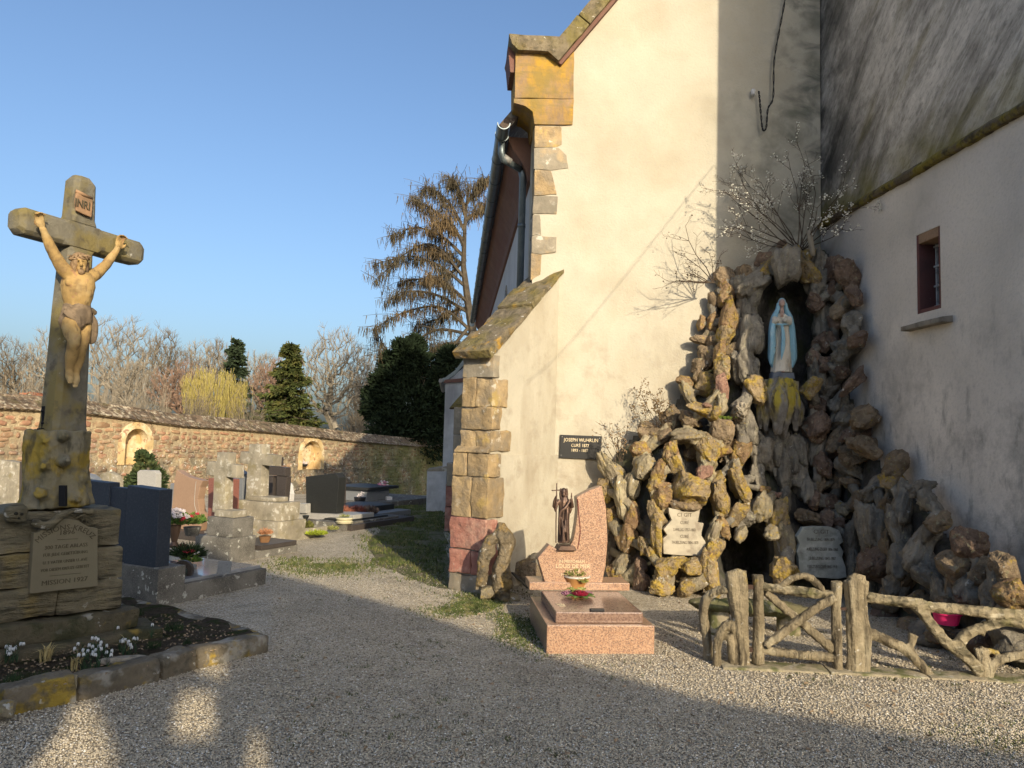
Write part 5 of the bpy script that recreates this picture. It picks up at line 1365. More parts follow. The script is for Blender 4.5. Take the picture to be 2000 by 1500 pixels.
def limb(pts, w0, name, parent, m_=FW, o=0.0, groove=.08, ng=4, seg=14, seed=0.0, nz=.14, mm=5, offs=None):
    P = [fz(x, y, (o if offs is None else offs[i])) for i, (x, y) in enumerate(pts)]
    rd = [w_/2*fk for w_ in (w0 if hasattr(w0, '__len__') else [w0]*len(pts))]
    P, rd = spline(P, rd, mm)
    return tube(P, rd, seg, groove=groove, ng=ng, seed=seed, nz=nz)
fen = thing('rustic_fence', 'cement fence shaped like knotty branches and stumps in front of the grotto', 'fence', tuple(fa))
# left post and its side limb
post = [limb([(268, 128), (275, 200), (298, 300), (318, 420), (330, 550), (335, 680)], [70, 74, 76, 74, 70, 74], 'p', fen, seed=1, groove=.12), limb([(325, 135), (335, 250), (338, 400), (335, 560), (332, 680)], [66, 60, 56, 56, 62], 'p', fen, seed=2, groove=.12),
        limb([(300, 470), (262, 430), (225, 440), (195, 500), (182, 570), (185, 690)], [52, 56, 52, 50, 48, 56], 'p', fen, seed=3), limb([(255, 480), (270, 560), (288, 690)], [46, 48, 54], 'p', fen, seed=4), limb([(240, 130), (300, 118), (356, 128)], [40, 46, 40], 'p', fen, seed=4)]
ps = lambda n: (lambda p, nn: p+nn*(.007*mn.noise(Vector((p.x*30, p.y*30, p.z*4)))+.004*mn.noise(p*45)))
remesh('post', post, .010, FW, fen, 2, post=ps(0))
post = [limb([(975, 165), (978, 300), (985, 450), (990, 600), (985, 715)], [62, 56, 60, 64, 76], 'p', fen, seed=5, groove=.14), limb([(1015, 165), (1015, 320), (1005, 480), (1018, 600), (1020, 715)], [56, 44, 48, 50, 60], 'p', fen, seed=6, groove=.2, o=.012),
        limb([(1052, 165), (1048, 300), (1052, 400), (1068, 480), (1062, 600), (1050, 715)], [52, 46, 50, 64, 56, 66], 'p', fen, seed=7, groove=.14), limb([(965, 160), (1010, 150), (1058, 160)], [44, 52, 44], 'p', fen, seed=4)]
remesh('post', post, .010, FW, fen, 2, post=ps(1))
br_ = [limb([(1075, 478), (1120, 488), (1190, 520), (1300, 575), (1380, 655), (1430, 715), (1462, 775)], [60, 54, 52, 56, 50, 46, 56], 'b', fen, seed=8), limb([(1300, 580), (1330, 545), (1340, 500), (1345, 482)], [44, 36, 40, 58], 'b', fen, seed=9)]
remesh('branch', br_, .009, FW, fen, 2, post=ps(2))
rail = [limb([(1060, 258), (1180, 275), (1290, 288), (1400, 305), (1480, 322), (1700, 345), (2000, 372), (2150, 385)], [54, 52, 60, 50, 54, 56, 62, 62], 'r', fen, seed=10, groove=.1, nz=.25), limb([(1270, 285), (1350, 305), (1410, 370), (1470, 450), (1530, 520), (1600, 570), (1670, 625), (1722, 690), (1735, 760), (1732, 850)], [50, 60, 56, 58, 60, 66, 70, 62, 58, 64], 'r', fen, seed=11, groove=.12)]
rail += [limb([(1590, 570), (1640, 500), (1700, 462), (1790, 430), (1890, 408), (2000, 425), (2100, 450)], [60, 58, 52, 50, 48, 50, 54], 'r', fen, seed=12), limb([(1745, 440), (1755, 475), (1762, 500)], [36, 26, 14], 'r', fen)]
remesh('rail', rail, .011, FB, fen, 1, post=lambda p, n: p+n*(.007*mn.noise(Vector((p.x*9, p.y*9, p.z*26)))+.004*mn.noise(p*60)))
sp_ = [limb([(1725, 560), (1742, 640), (1745, 740), (1745, 850)], [42, 46, 54, 64], 's', fen, seed=13, groove=.15), limb([(1755, 580), (1775, 650), (1778, 740), (1785, 850)], [46, 44, 56, 66], 's', fen, seed=14, groove=.15),
       limb([(1780, 760), (1795, 680), (1850, 635), (1930, 610), (2010, 600), (2100, 610)], [50, 56, 52, 50, 50, 50], 's', fen, seed=15), limb([(1740, 572), (1800, 580), (1850, 590)], [34, 30, 24], 's', fen, seed=16)]
remesh('post', sp_, .010, FW, fen, 2, post=ps(3))
lf = [limb([(262, 215), (200, 222), (140, 250), (105, 310), (105, 400), (118, 480), (128, 560), (135, 690)], [44, 46, 50, 50, 50, 52, 52, 56], 'l', fen, seed=17, offs=[0, -.03, -.07, -.1, -.12, -.13, -.13, -.13])]
remesh('branch', lf, .010, FW, fen, 2, post=ps(4))
gate = thing('rustic_gate', 'cement branch gate with crossed braces and arched top between the two fence posts', 'gate', tuple(fz(640, 700)))
def glimb(nm, pts, w_, seed, o=0.0, m_=FW, groove=.05):
    remesh(nm, [limb(pts, w_, nm, gate, seed=seed, o=o, groove=groove)], .008, m_, gate, 1, post=ps(seed))
glimb('stile', [(425, 128), (427, 250), (428, 450), (428, 655)], [58, 54, 58, 64], 21); glimb('stile', [(890, 168), (888, 300), (892, 500), (898, 700)], [60, 50, 52, 54], 22)
glimb('top_rail', [(440, 196), (520, 210), (640, 225), (760, 238), (880, 245)], [40, 46, 52, 50, 40], 23, m_=FB)
glimb('arch', [(545, 215), (580, 185), (630, 150), (690, 135), (740, 150), (785, 190), (812, 232)], [30, 38, 38, 34, 36, 38, 34], 24)
glimb('brace', [(470, 232), (560, 310), (650, 385), (760, 480), (872, 575)], [42, 46, 44, 48, 50], 25, -.01); glimb('brace', [(882, 262), (780, 320), (690, 385), (590, 460), (470, 550)], [48, 46, 48, 50, 46], 26, .03)
glimb('bottom_rail', [(440, 572), (560, 590), (700, 605), (885, 622)], [44, 46, 46, 44], 27)
IR = mat('rusty_iron', (.06, .035, .025), rough_=.8, metal=.3)
box('hinge', tuple(fz(378, 200)), (.05, .02, .03), IR, gate); box('hinge', tuple(fz(378, 572)), (.05, .02, .03), IR, gate); box('latch', tuple(fz(925, 330)), (.05, .02, .02), IR, gate)
# curb under the fence
KB = mat('mossy_cement_curb', (.30, .255, .17), [dict(c=(.09, .10, .03), s=6, lo=.48, hi=.6, f=.85), dict(c=(.40, .37, .30), s=9, lo=.58, hi=.66, f=.7)], bump=[('noise', 20, .8, .02)], var=.2)
c0, c1 = fz(0, 668)-fdir*.3, fz(2150, 840)
a0 = fa-fdir*.12; L_ = 3.1; s = 0.0; fcurb = thing('curb', 'low mossy cement curb under the rustic fence', 'curb', tuple(a0))
while s < L_:
    ln = R.uniform(.55, .85)
    p = a0+fdir*s
    o = prism_obj('curb_stone', [Vector((p.x, p.y, -.1))+fn*.10, Vector((p.x, p.y, -.1))-fn*.10, Vector((p.x, p.y, .024))-fn*.09, Vector((p.x, p.y, .018))+fn*.09], fdir*(ln-.008), KB, fcurb); rough(o, 3, .008, 8, s+400, .012); s += ln
# stone bench behind the gate
MS = mat('dark_mossy_bench_stone', (.13, .115, .06), [dict(c=(.09, .10, .03), s=5, lo=.45, hi=.6, f=.8), dict(c=(.30, .27, .2), s=9, lo=.58, hi=.66, f=.6)], bump=[('noise', 15, 1, .04)], var=.25)
bh = thing('log_bench', 'low mossy bench like a split log lying across supports behind the gate', 'bench', tuple(ground(1470, 1240)))
BYv = 6.35
bp = lambda x, y: at_y(1340+x/3.03, 1080+y/3.03, BYv)
pts, rd = spline([bp(15, 285), bp(110, 300), bp(350, 320), bp(560, 330), bp(725, 338)], [.03, .10, .13, .12, .04], 6)
me_ = remesh('seat', [tube(pts, rd, 14, groove=.08, nz=.2, sq=.55)], .012, MS, bh, 1, post=lambda p, n: p+n*.012*mn.noise(p*20))
for x in (190, 600):
    v, f = rock(bp(x, 415), (Z*.16, X*.09, Yv*.09), seed=x, sub=3, cuts=5, amp=.15); MB().add(v, f).build('support', KB, bh, True)
# pink bowl on stones
PK = mat('pink_plastic', (.75, .03, .16), rough_=.4, spec=.4, var=0)
pb = at_y(1849, 1219, 5.80)
v, f = lathe([(.07, 0), (.085, .005), (.095, .08), (.115, .085), (.118, .10), (.105, .10), (.09, .03), (.02, .02)], pb, 28); o = tag(smooth_angle(MB().add(v, f).build('bowl', PK)), 'bright pink plastic bowl standing behind the fence rail', 'bowl')
for i, (x, y, s_) in enumerate([(1830, 1235, .12), (1852, 1232, .10), (1810, 1245, .11), (1840, 1255, .13), (1868, 1250, .09)]):
    v, f = rock(at_y(x, y+8, 5.95+.02*i), (X*s_, Yv*s_, Z*s_*.55), seed=500+i, sub=3, cuts=8); smooth_angle(MB().add(v, f).build('rock', GM['BYGBL'[i]], gro), 38)
fl = MB()
for i in range(14): c = at_y(1815+R.uniform(-8, 10), 1181+R.uniform(-4, 4), 5.9); fl.add(*ell(c, (X*.008, Yv*.008, Z*.008), 1))
tag(fl.build('violet_flower', mat('violet_petal', (.12, .05, .35))), 'tiny violet flower showing above the fence rail', 'flower')

# ------------------------------------------------------------------ pink granite grave
PG = mat('pink_speckled_granite', (.37, .215, .13), [dict(t='cell', c=(.47, .305, .195), s=120, lo=.45, hi=.55, f=.8), dict(t='cell', c=(.13, .08, .065), s=150, lo=.74, hi=.78, f=.75), dict(c=(.22, .13, .10), s=55, lo=.56, hi=.62, f=.6)], rough_=.32, spec=.4, bump=[('noise', 90, .15, .005)], var=.1)
PGT = mat('pink_granite_polished_top', (.22, .14, .10), [dict(t='cell', c=(.28, .185, .135), s=85, lo=.45, hi=.55, f=.7), dict(t='cell', c=(.12, .07, .06), s=110, lo=.70, hi=.74, f=.7)], rough_=.22, spec=.5, var=.1)
GOLD = mat('worn_gold_letter', (.62, .52, .34), rough_=.5, metal=.2, var=.05)
t1, t2 = ground(1067, 1277), ground(1278, 1277)
tx = (t2-t1).normalized(); ty = Vector((-tx.y, tx.x, 0))
if ty.y < 0: ty = -ty
b1 = at_z(1036, 1146, .0)
tom = thing('pink_granite_grave', 'pink granite grave with curved headstone beside the grotto', 'grave', tuple((t1+t2)/2))
W_ = (t2-t1).length; zA = z_at(1278, 1222, t2)
_q = at_z(1040, 1153, zA+.086); LL = (_q-t1).dot(ty)+.16; print('LL', LL)
def tb(a, b, z0, z1, c, d): P = [t1+tx*a+ty*c, t1+tx*b+ty*c, t1+tx*b+ty*d, t1+tx*a+ty*d]; return P, z0, z1
def slab(name, a, b, z0, z1, c, d, m_, bev=.006, parent=None, lean=0):
    P, _, _ = tb(a, b, z0, z1, c, d)
    return prism_obj(name, [Vector((p.x, p.y, z0)) for p in P], Vector((0, 0, z1-z0)), m_, parent or tom, bev)
slab('plinth', 0, W_, -.05, zA, 0, LL, PG)
slab('cover_slab', .075, W_-.075, zA+.002, zA+.085, .06, LL-.16, PGT, .008)
slab('stele_base', -.03, W_+.03, zA+.088, zA+.155, LL-.16, LL+.14, PG)
ys = LL-.12
sorg = t1+ty*ys
def spn(px, py): return at_plane(px, py, sorg, ty)
stp = [(1065, 1134), (1050, 1084), (1073, 1057), (1080, 1063), (1090, 1068), (1102, 1069), (1112, 1063), (1120, 1048), (1125, 1020), (1128, 992), (1126, 965), (1150, 952), (1175, 943), (1184, 985), (1187, 1050), (1183, 1100), (1176, 1133)]
ste = prism_obj('headstone', [spn(x, y+6) for x, y in stp], ty*.14, PG, tom, .008)
pts, _ = spline([spn(1128, 975), spn(1131, 1010), spn(1133, 1040), spn(1128, 1072)], None, 6); v, f = tube([p-ty*.002 for p in pts], .004, 6); MB().add(v, f).build('red_groove', mat('dark_red_groove', (.12, .02, .02)), ste)
up_ = Z
for body, px, py, h, s_ in (('IN MEMORIAM', 1117, 1093, 5.2, 1), ('LOUIS DE MER', 1119, 1102, 7.0, 1), ('CURÉ', 1122, 1111, 5.6, 1), ('1912 - 1986', 1115, 1119, 5.6, 1)):
    p = spn(px, py+4)-ty*.0025; text(body, h/F*7.4*1.35, p, tx, Z, GOLD, ste, .003, name='gold_lettering')
zt_ = zA+.086; 
p = at_z(1095, 1181, zt_+.001); text('UN\n ✝', .05, p, tx, ty, GOLD, tom, .002, name='gold_lettering')
# bronze figure
BZ = mat('dark_bronze', (.12, .075, .055), [dict(c=(.20, .12, .08), s=9, lo=.5, hi=.65, f=.7), dict(c=(.05, .035, .03), s=14, lo=.5, hi=.7, f=.7)], rough_=.5, metal=.45, spec=.4, var=.2)
zorg = sorg-ty*.0+ty*.07
def bz(px, py, o=0.0): return at_plane(px, py, zorg-ty*o, ty)
kz = (bz(1100, 1000)-EYE).length/F
jes = thing('bronze_statue', 'small dark bronze robed man with long cross staff and raised hand on the pink headstone', 'statue', tuple(bz(1103, 1066)))
def bl(pts, rd, sq=1, gr=.0, seed=0, seg=14, ng=5):
    P, r_ = spline([bz(*p) for p in pts], [q_*kz for q_ in rd], 5); return tube(P, r_, seg, groove=gr, ng=ng, seed=seed, sq=sq)
S_ = [bl([(1102, 970), (1102, 980), (1102, 995), (1101, 1015), (1101, 1035), (1101, 1052), (1101, 1060)], [6, 10.5, 11, 10.5, 11, 11.5, 11.5], .8, .09, 1, 20, 7),
   ell(bz(1101, 960, .01), (tx*5.2*kz, ty*5.5*kz, Z*7.5*kz)), bl([(1101, 962), (1101, 972)], [3.5, 4.5]), ell(bz(1101, 966, .03), (tx*3.2*kz, ty*3.5*kz, Z*5*kz)),  # head, beard
   ell(bz(1101, 961, .055), (tx*1*kz, ty*1.4*kz, Z*2*kz), 1), bl([(1096, 954), (1095, 965), (1095, 974)], [2.6, 3.0, 2.2]), bl([(1106, 954), (1107, 965), (1107, 974)], [2.6, 3.0, 2.2]),
   bl([(1093, 977, .0), (1086, 985, .01), (1082, 990, .04)], [4.5, 4.2, 3.6]), bl([(1082, 990, .04), (1083, 980, .07), (1085, 972, .08)], [3.6, 3.0, 2.2]), ell(bz(1086, 970, .085), (tx*2.2*kz, ty*2.2*kz, Z*2.6*kz)),
   bl([(1110, 977, .0), (1115, 984, .01), (1117, 990, .04)], [4.5, 4.4, 4.0]), bl([(1117, 990, .04), (1117, 981, .08), (1116, 973, .09)], [4.2, 3.0, 2.0]), ell(bz(1116, 970, .095), (tx*1.8*kz, ty*1.8*kz, Z*2.4*kz)),
   bl([(1115.4, 969, .1), (1115.2, 964, .1), (1115.2, 961.5, .1)], [.8, .75, .6]), bl([(1116.6, 969, .1), (1116.8, 964, .1), (1116.8, 962, .1)], [.8, .75, .6]),
   bl([(1112, 980, .07), (1104, 992, .085), (1095, 1000, .08), (1092, 1020, .07), (1094, 1045, .05)], [2, 2.6, 2.6, 2.4, 1.5]), bl([(1110, 978, .05), (1108, 1000, .08), (1108, 1030, .075), (1109, 1055, .06)], [2, 2.2, 2.2, 2.6]),
   bl([(1097, 1010, .08), (1100, 1035, .085), (1100, 1056, .08)], [1.5, 2.2, 2.4]), bl([(1104, 1015, .08), (1104, 1040, .08)], [1.2, 2.2]), bl([(1112, 985, .02), (1114, 995, .03), (1113, 1003, .02)], [3, 3.6, 1.5]), bl([(1088, 985, .02), (1085, 994, .03), (1086, 1000, .02)], [3, 3.2, 1.5])]
remesh('body', S_, .0042, BZ, jes, 2)
stf = MB(); stf.add(*bl([(1087.5, 944, .10), (1087, 980, .10), (1086, 1020, .09), (1086, 1060, .08)], [1.15]*4, seg=8)); stf.add(*bl([(1077.5, 958, .10), (1087, 957.5, .10), (1097, 957, .10)], [1.1]*3, seg=8)); stf.build('cross_staff', BZ, jes, True)
o = prism_obj('foot_plate', [bz(1083, 1069, -.07), bz(1119, 1069, -.07), bz(1115, 1061, -.07), bz(1087, 1061, -.07)], -ty*.2, BZ, jes, .004)
# pot with plant and the ceramic rose
PT = mat('glazed_ochre_pot', (.34, .16, .05), [dict(c=(.45, .23, .08), s=9, lo=.4, hi=.6, f=.8)], rough_=.35, spec=.5)
pp0 = at_z(1126, 1151, zt_)
pot = thing('potted_plant', 'ochre bowl with pale rim and trailing small plant on the pink grave slab', 'pot', tuple(pp0))
v, f = lathe([(r_*1.25, z_*1.25) for r_, z_ in ((.055, 0), (.062, .005), (.06, .012), (.082, .07), (.092, .085), (.094, .095), (.086, .097), (.08, .07), (.01, .065))], pp0, 28); smooth_angle(MB().add(v, f).build('bowl', PT, pot))
v, f = lathe([(r_*1.25, z_*1.25) for r_, z_ in ((.093, .086), (.097, .09), (.096, .099), (.086, .099), (.085, .09))], pp0, 28); smooth_angle(MB().add(v, f).build('rim', mat('pale_pot_rim', (.55, .52, .45), rough_=.4), pot))
def leafball(name, c, r, n, w_, l_, m_, parent, seed, up=.5, squash=.7):
    rr = random.Random(seed); P = []; D_ = []
    for _ in range(n):
        d = Vector((rr.gauss(0, 1), rr.gauss(0, 1), abs(rr.gauss(0, .8))*squash)).normalized(); k = rr.random()**.5
        P.append(c+Vector((d.x*r*k, d.y*r*k, d.z*r*k*squash))); D_.append(d+Vector((rr.gauss(0, .4), rr.gauss(0, .4), up)))
    return quads(name, P, D_, w_, l_, m_, parent, seed)
LG1 = mat('yellow_green_leaf', (.20, .22, .05), [dict(c=(.42, .38, .12), s=40, lo=.5, hi=.6, f=.7)], var=.3, vs=20)
LG2 = mat('fresh_green_leaf', (.08, .16, .03), [dict(c=(.22, .24, .05), s=30, lo=.5, hi=.6, f=.7)], var=.3, vs=20)
LGD = mat('dark_green_leaf', (.03, .055, .018), var=.35, vs=12)
leafball('leaves', pp0+Vector((-.02, 0, .125)), .10, 320, .010, .022, LG1, pot, 1); leafball('leaves', pp0+Vector((.035, -.11, .09)), .04, 110, .010, .02, LG1, pot, 2, up=-.3)
rp0 = at_z(1133, 1169, zt_)
ros = thing('ceramic_rose', 'ceramic rose ornament with dark red bloom and green leaves on the pink grave slab', 'ornament', tuple(rp0))
RD = mat('dark_red_petal', (.22, .012, .03), rough_=.35, var=.25, vs=30); PP = mat('mauve_petal', (.33, .15, .20), var=.25, vs=40)
def bloom(name, c, r, m_, parent, layers=4, seed=0):
    mb = MB(); rr = random.Random(seed)
    for l in range(layers):
        n = 4+l*2; rl = r*(.25+.75*l/(layers-1)) if layers > 1 else r
        for k in range(n):
            a = 2*math.pi*k/n+l*.6+rr.uniform(-.15, .15); d = Vector((math.cos(a), math.sin(a), 0)); s_ = Vector((-d.y, d.x, 0)); w_ = rl*.75
            h = r*(.75-.45*l/(layers)); b = c+d*rl*.25
            q_ = [b-s_*w_*.3, b+s_*w_*.3, c+d*rl*.75+s_*w_*.6+Z*h*.6, c+d*rl*.95+s_*w_*.3+Z*h, c+d*rl*.95-s_*w_*.3+Z*h, c+d*rl*.75-s_*w_*.6+Z*h*.6]
            mb.add(q_+[p+d*.004-Z*.003 for p in q_], [(0, 1, 2, 5), (5, 2, 3, 4), (7, 6, 11, 8), (8, 11, 10, 9), (1, 0, 6, 7), (2, 1, 7, 8), (3, 2, 8, 9), (4, 3, 9, 10), (5, 4, 10, 11), (0, 5, 11, 6)])
    return mb.build(name, m_, parent)
bloom('rose', rp0+Vector((.0, 0, .02)), .07, RD, ros, 5, 1); bloom('petals', rp0+Vector((-.10, .06, .012)), .055, PP, ros, 3, 2); bloom('petals', rp0+Vector((.07, .08, .012)), .05, PP, ros, 3, 3)
def bigleaf(name, c, d, L_, w_, m_, parent, lift=.2):
    d = Vector(d).normalized(); s_ = Vector((-d.y, d.x, 0)); n = 5; v = []; f = []
    for i in range(n+1):
        t = i/n; w2 = w_*math.sin(math.pi*min(.97, t*.9+.08))*(1+.15*(i % 2)); p = c+d*L_*t+Z*(lift*L_*math.sin(t*2.4))
        v += [p-s_*w2/2+Z*.004, p, p+s_*w2/2+Z*.004]
    for i in range(n): f += [(i*3, i*3+1, i*3+4, i*3+3), (i*3+1, i*3+2, i*3+5, i*3+4)]
    k = len(v); v += [p-Z*.002 for p in v]; f += [tuple(q_+k for q_ in reversed(a)) for a in f]
    return MB().add(v, f).build(name, m_, parent)
for k, a in enumerate((200, 240, 285, 330, 20)): bigleaf('leaf', rp0+Vector((0, -.01, .008)), (math.cos(math.radians(a)), math.sin(math.radians(a)), 0), .13, .08, LG2, ros)
for k, a in enumerate((120, 165, 60, 100, 190)): bigleaf('leaf', rp0+Vector((-.03+.02*k, .04, .008)), (math.cos(math.radians(a)), math.sin(math.radians(a)), 0), .12, .05, LG1, ros, .5)
pl0 = at_z(1165, 1194, zt_)
tag(prism_obj('small_bronze_plaque', [pl0+tx*a+ty*b for a, b in ((-.05, -.02), (.06, -.02), (.06, .03), (-.05, .03))], Vector((0, 0, .018)), DK, None, .003), 'tiny dark plaque lying on the front of the pink grave slab', 'plaque')
# ------------------------------------------------------------------ black plaque on the wall
SDn = Vector((0, -1, 0))
BP = mat('black_polished_stone', (.022, .022, .022), rough_=.25, spec=.5)
wq = [(1094, 849), (1175, 852), (1172, 898), (1092, 894)]
plq = thing('wall_plaque', 'black rectangular memorial plaque with gold letters on the cream wall', 'plaque', tuple(at_y(1134, 872, GY)))
dJ = J1-U1; 
prism_obj('plate', [at_y(x, y, GY-.004) for x, y in wq], Vector((0, -.03, 0)), BP, plq, .003)
for body, px, py, h in (('JOSEPH WUHRLIN', 1135, 860, 7.2), ('CURÉ 1877', 1133, 870.5, 6.4), ('1893 - 1887', 1132, 880, 6.0)):
    text(body, h/F*GY*1.35, at_y(px, py, GY-.036), X, Z, GOLD, plq, .002, name='gold_lettering', sx=.86)
for x, y in ((1098, 853), (1171, 856), (1096, 889), (1168, 893)):
    v, f = tube([at_y(x, y, GY-.033), at_y(x, y, GY-.042)], .006, 10); MB().add(v, f).build('screw', ZNL, plq)
# ------------------------------------------------------------------ split stone fragment against the buttress
fr = thing('stone_fragment', 'tall broken mossy stone arch fragment leaning by the buttress foot', 'stone', tuple(ground(968, 1168)))
FQ = 7.55
fq = lambda x, y, d=0: at_y(x, y, FQ+d)
fk2 = FQ/F
def fr_l(pts, rd, seed): P, r_ = spline([fq(*p) for p in pts], [q_*fk2 for q_ in rd], 5); return tube(P, r_, 14, groove=.08, nz=.25, seed=seed)
FM = mat('mossy_grey_fragment', (.22, .175, .11), [dict(c=(.34, .22, .06), s=6, lo=.52, hi=.62, f=.7), dict(c=(.09, .08, .06), s=8, lo=.5, hi=.62, f=.7), wht(9, .62, .66, .8)], bump=BUMPS, var=.25)
remesh('fragment', [fr_l([(980, 1022), (982, 1040), (988, 1060), (984, 1085), (980, 1110), (990, 1150)], [6, 13, 17, 14, 17, 16], 1), fr_l([(976, 1040), (958, 1056), (950, 1080), (943, 1110), (942, 1145)], [8, 12, 14, 12, 9], 2), fr_l([(978, 1105), (975, 1130), (978, 1160), (990, 1170)], [12, 16, 15, 16], 3)],
       .012, FM, fr, 1, post=lambda p, n: p+n*(.02*mn.noise(p*9)+.008*mn.noise(p*28)))
for i, (x, y, s_) in enumerate([(955, 1160, .10), (995, 1172, .09), (1040, 1108, .17), (1060, 1095, .13), (1025, 1125, .08)]):
    dd = 0 if i < 2 else .75
    v, f = rock(at_y(x, y, FQ+.02+dd), (X*s_*1.3, Yv*s_, Z*s_*.8), seed=600+i, sub=3, cuts=8); o = smooth_angle(MB().add(v, f).build('loose_stone', GM['LLBGB'[i]]), 38)
    tag(o, ['pale loose stone left of the broken arch fragment', 'small tan stone under the right foot of the fragment', 'large brown stone behind the left corner of the pink grave', 'grey stone against the wall behind the pink headstone', 'small brown stone at the foot of the plaster wall left of the pink grave'][i], 'stone')
dbr = MB(); rr = random.Random(6)
for i in range(7):
    a = at_y(1000+i*3, 1128+i*2, 8.2); b = at_y(1030+i*3, 1150+rr.uniform(-6, 6), 7.6); v, f = tube([a+Z*.05, b+Z*.03], .012, 6); dbr.add(v, f)
tag(dbr.build('dark_sticks', DK), 'heap of dark sticks lying between fragment and pink grave', 'sticks')
# ------------------------------------------------------------------ cable and insulator on the shaded wall
CB = mat('black_cable', (.012, .012, .012), rough_=.6)
cbl = thing('hanging_cable', 'twisted black cable hanging down the shaded part of the gable wall', 'cable', tuple(at_y(1512, 150, GY-.1)))
for ph in (0, math.pi):
    pts = []
    P0, _ = spline([at_y(x, y, GY-.09) for x, y in ((1540, -60), (1533, 0), (1522, 60), (1512, 120), (1510, 190), (1500, 212), (1497, 245), (1493, 255), (1489, 250), (1486, 220), (1484, 196), (1482, 178))], None, 8)
    for i, p in enumerate(P0): pts.append(p+X*(.0075*math.cos(i*.9+ph))+Yv*(.0075*math.sin(i*.9+ph)))
    v, f = tube(pts, .006, 6); MB().add(v, f).build('strand', CB, cbl, True)
v, f = lathe([(.02, -.04), (.03, -.03), (.022, 0), (.032, .02), (.022, .035), (.01, .04)], at_y(1471, 180, GY-.06), 14); ins = tag(MB().add(v, f).build('insulator', mat('white_porcelain', (.5, .5, .5), rough_=.3), None, True), 'small white porcelain insulator on the shaded wall beside the cable', 'insulator')
# overhead wire outside the picture whose thin shadow crosses the gable
wpt = [at_y(1395, 322, GY), at_y(1300, 440, GY), at_y(1180, 590, GY), at_y(1085, 700, GY), at_y(1010, 765, GY-.3)]
W0 = [p-LT*s_ for p, s_ in zip(wpt, (3.6, 4.4, 5.2, 6.0, 6.8))]
v, f = tube(spline(W0, None, 4)[0], .0042, 6); tag(MB().add(v, f).build('overhead_wire', CB), 'thin overhead wire above the yard, outside the picture', 'wire')
# ------------------------------------------------------------------ mission cross
CRS = mat('weathered_cross_stone', (.17, .155, .115), [dict(c=(.19, .15, .05), s=3.2, lo=.46, hi=.60, f=.85), dict(c=(.24, .24, .21), s=2.2, st=(1, 1, .4), lo=.50, hi=.64, f=.6, z=(2.6, 2.2)), dict(c=(.07, .06, .045), s=9, lo=.55, hi=.68, f=.7), wht(10, .66, .70, .6)],
    bump=[('noise', 12, .5, .02), ('noise', 50, .4, .01)], var=.18, vs=6)
STU = mat('mossy_stump_stone', (.18, .155, .09), [dict(c=(.30, .21, .03), s=3.4, lo=.48, hi=.58, f=.9, det=8), dict(c=(.20, .18, .13), s=6, lo=.5, hi=.62, f=.7), dict(c=(.05, .045, .03), s=11, st=(1, 1, .3), lo=.55, hi=.64, f=.7)],
    bump=[('noise', 14, .8, .03, (1, 1, .25)), ('noise', 50, .4, .01)], var=.2, vs=8)
PDM = mat('stratified_pedestal_stone', (.185, .155, .095), [dict(c=(.12, .105, .065), s=5, st=(.6, .6, 2.2), lo=.45, hi=.6, f=.8), dict(c=(.26, .19, .06), s=3, lo=.57, hi=.68, f=.6), dict(c=(.05, .045, .03), s=8, st=(.5, .5, 3), lo=.56, hi=.64, f=.85), wht(9, .62, .66, .7)],
    bump=[('noise', 8, 1, .05, (.6, .6, 3)), ('noise', 40, .6, .015)], var=.2, vs=8)
TBL = mat('smooth_tan_tablet', (.175, .15, .095), [dict(c=(.17, .15, .095), s=4, lo=.45, hi=.6, f=.6)], bump=[('noise', 60, .2, .005)], var=.06)
ENG = mat('engraved_shadow_letter', (.10, .085, .055), rough_=1, spec=0, var=.2)
be = Vector((math.sin(math.radians(27)), math.cos(math.radians(27)), 0)); cn = Vector((be.y, -be.x, 0))
ax = at_y(112, 985, 5.65); ax.z = 0
crs = thing('wayside_cross', 'tall mossy stone mission cross on a stump and carved rocky pedestal', 'cross', tuple(ax))
def cz(py, px): return at_plane(px, py, ax, Vector((fwd.x, fwd.y, 0)).normalized()).z
z1_, z2_ = cz(838, 118), cz(347, 155)
def shaft_sec(z, w_, d_, ch):
    q_ = [(-w_/2+ch, -d_/2), (w_/2-ch, -d_/2), (w_/2, -d_/2+ch), (w_/2, d_/2-ch), (w_/2-ch, d_/2), (-w_/2+ch, d_/2), (-w_/2, d_/2-ch), (-w_/2, -d_/2+ch)]
    return [Vector((ax.x, ax.y, z))+be*a+cn*(-b) for a, b in q_]
def loft(secs):
    n = len(secs[0]); v = [p for s_ in secs for p in s_]; f = [(j*n+i, j*n+(i+1) % n, (j+1)*n+(i+1) % n, (j+1)*n+i) for j in range(len(secs)-1) for i in range(n)]
    f += [tuple(reversed(range(n))), tuple((len(secs)-1)*n+i for i in range(n))]; return v, f
def lofto(name, secs, m_, parent, cuts=2, amp=.003, rnd_=.004):
    mm = MB().add(*loft(secs)); me = mm.mesh(name); fix_normals(me); o = link(name, me, m_, parent); rough(o, cuts, amp, 5, 1, rnd_); return o
zb0, zb1 = cz(488, 150), cz(440, 148)
lofto('shaft', [shaft_sec(z1_-.02, .275, .21, .03), shaft_sec(z1_+.05, .265, .20, .035), shaft_sec(zb0-.03, .20, .16, .03), shaft_sec(zb0-.002, .20, .16, .012)], CRS, crs)
lofto('shaft_head', [shaft_sec(zb1+.002, .195, .155, .004), shaft_sec(zb1+.05, .19, .155, .025), shaft_sec(z2_-.05, .18, .15, .03), shaft_sec(z2_, .12, .09, .03)], CRS, crs)
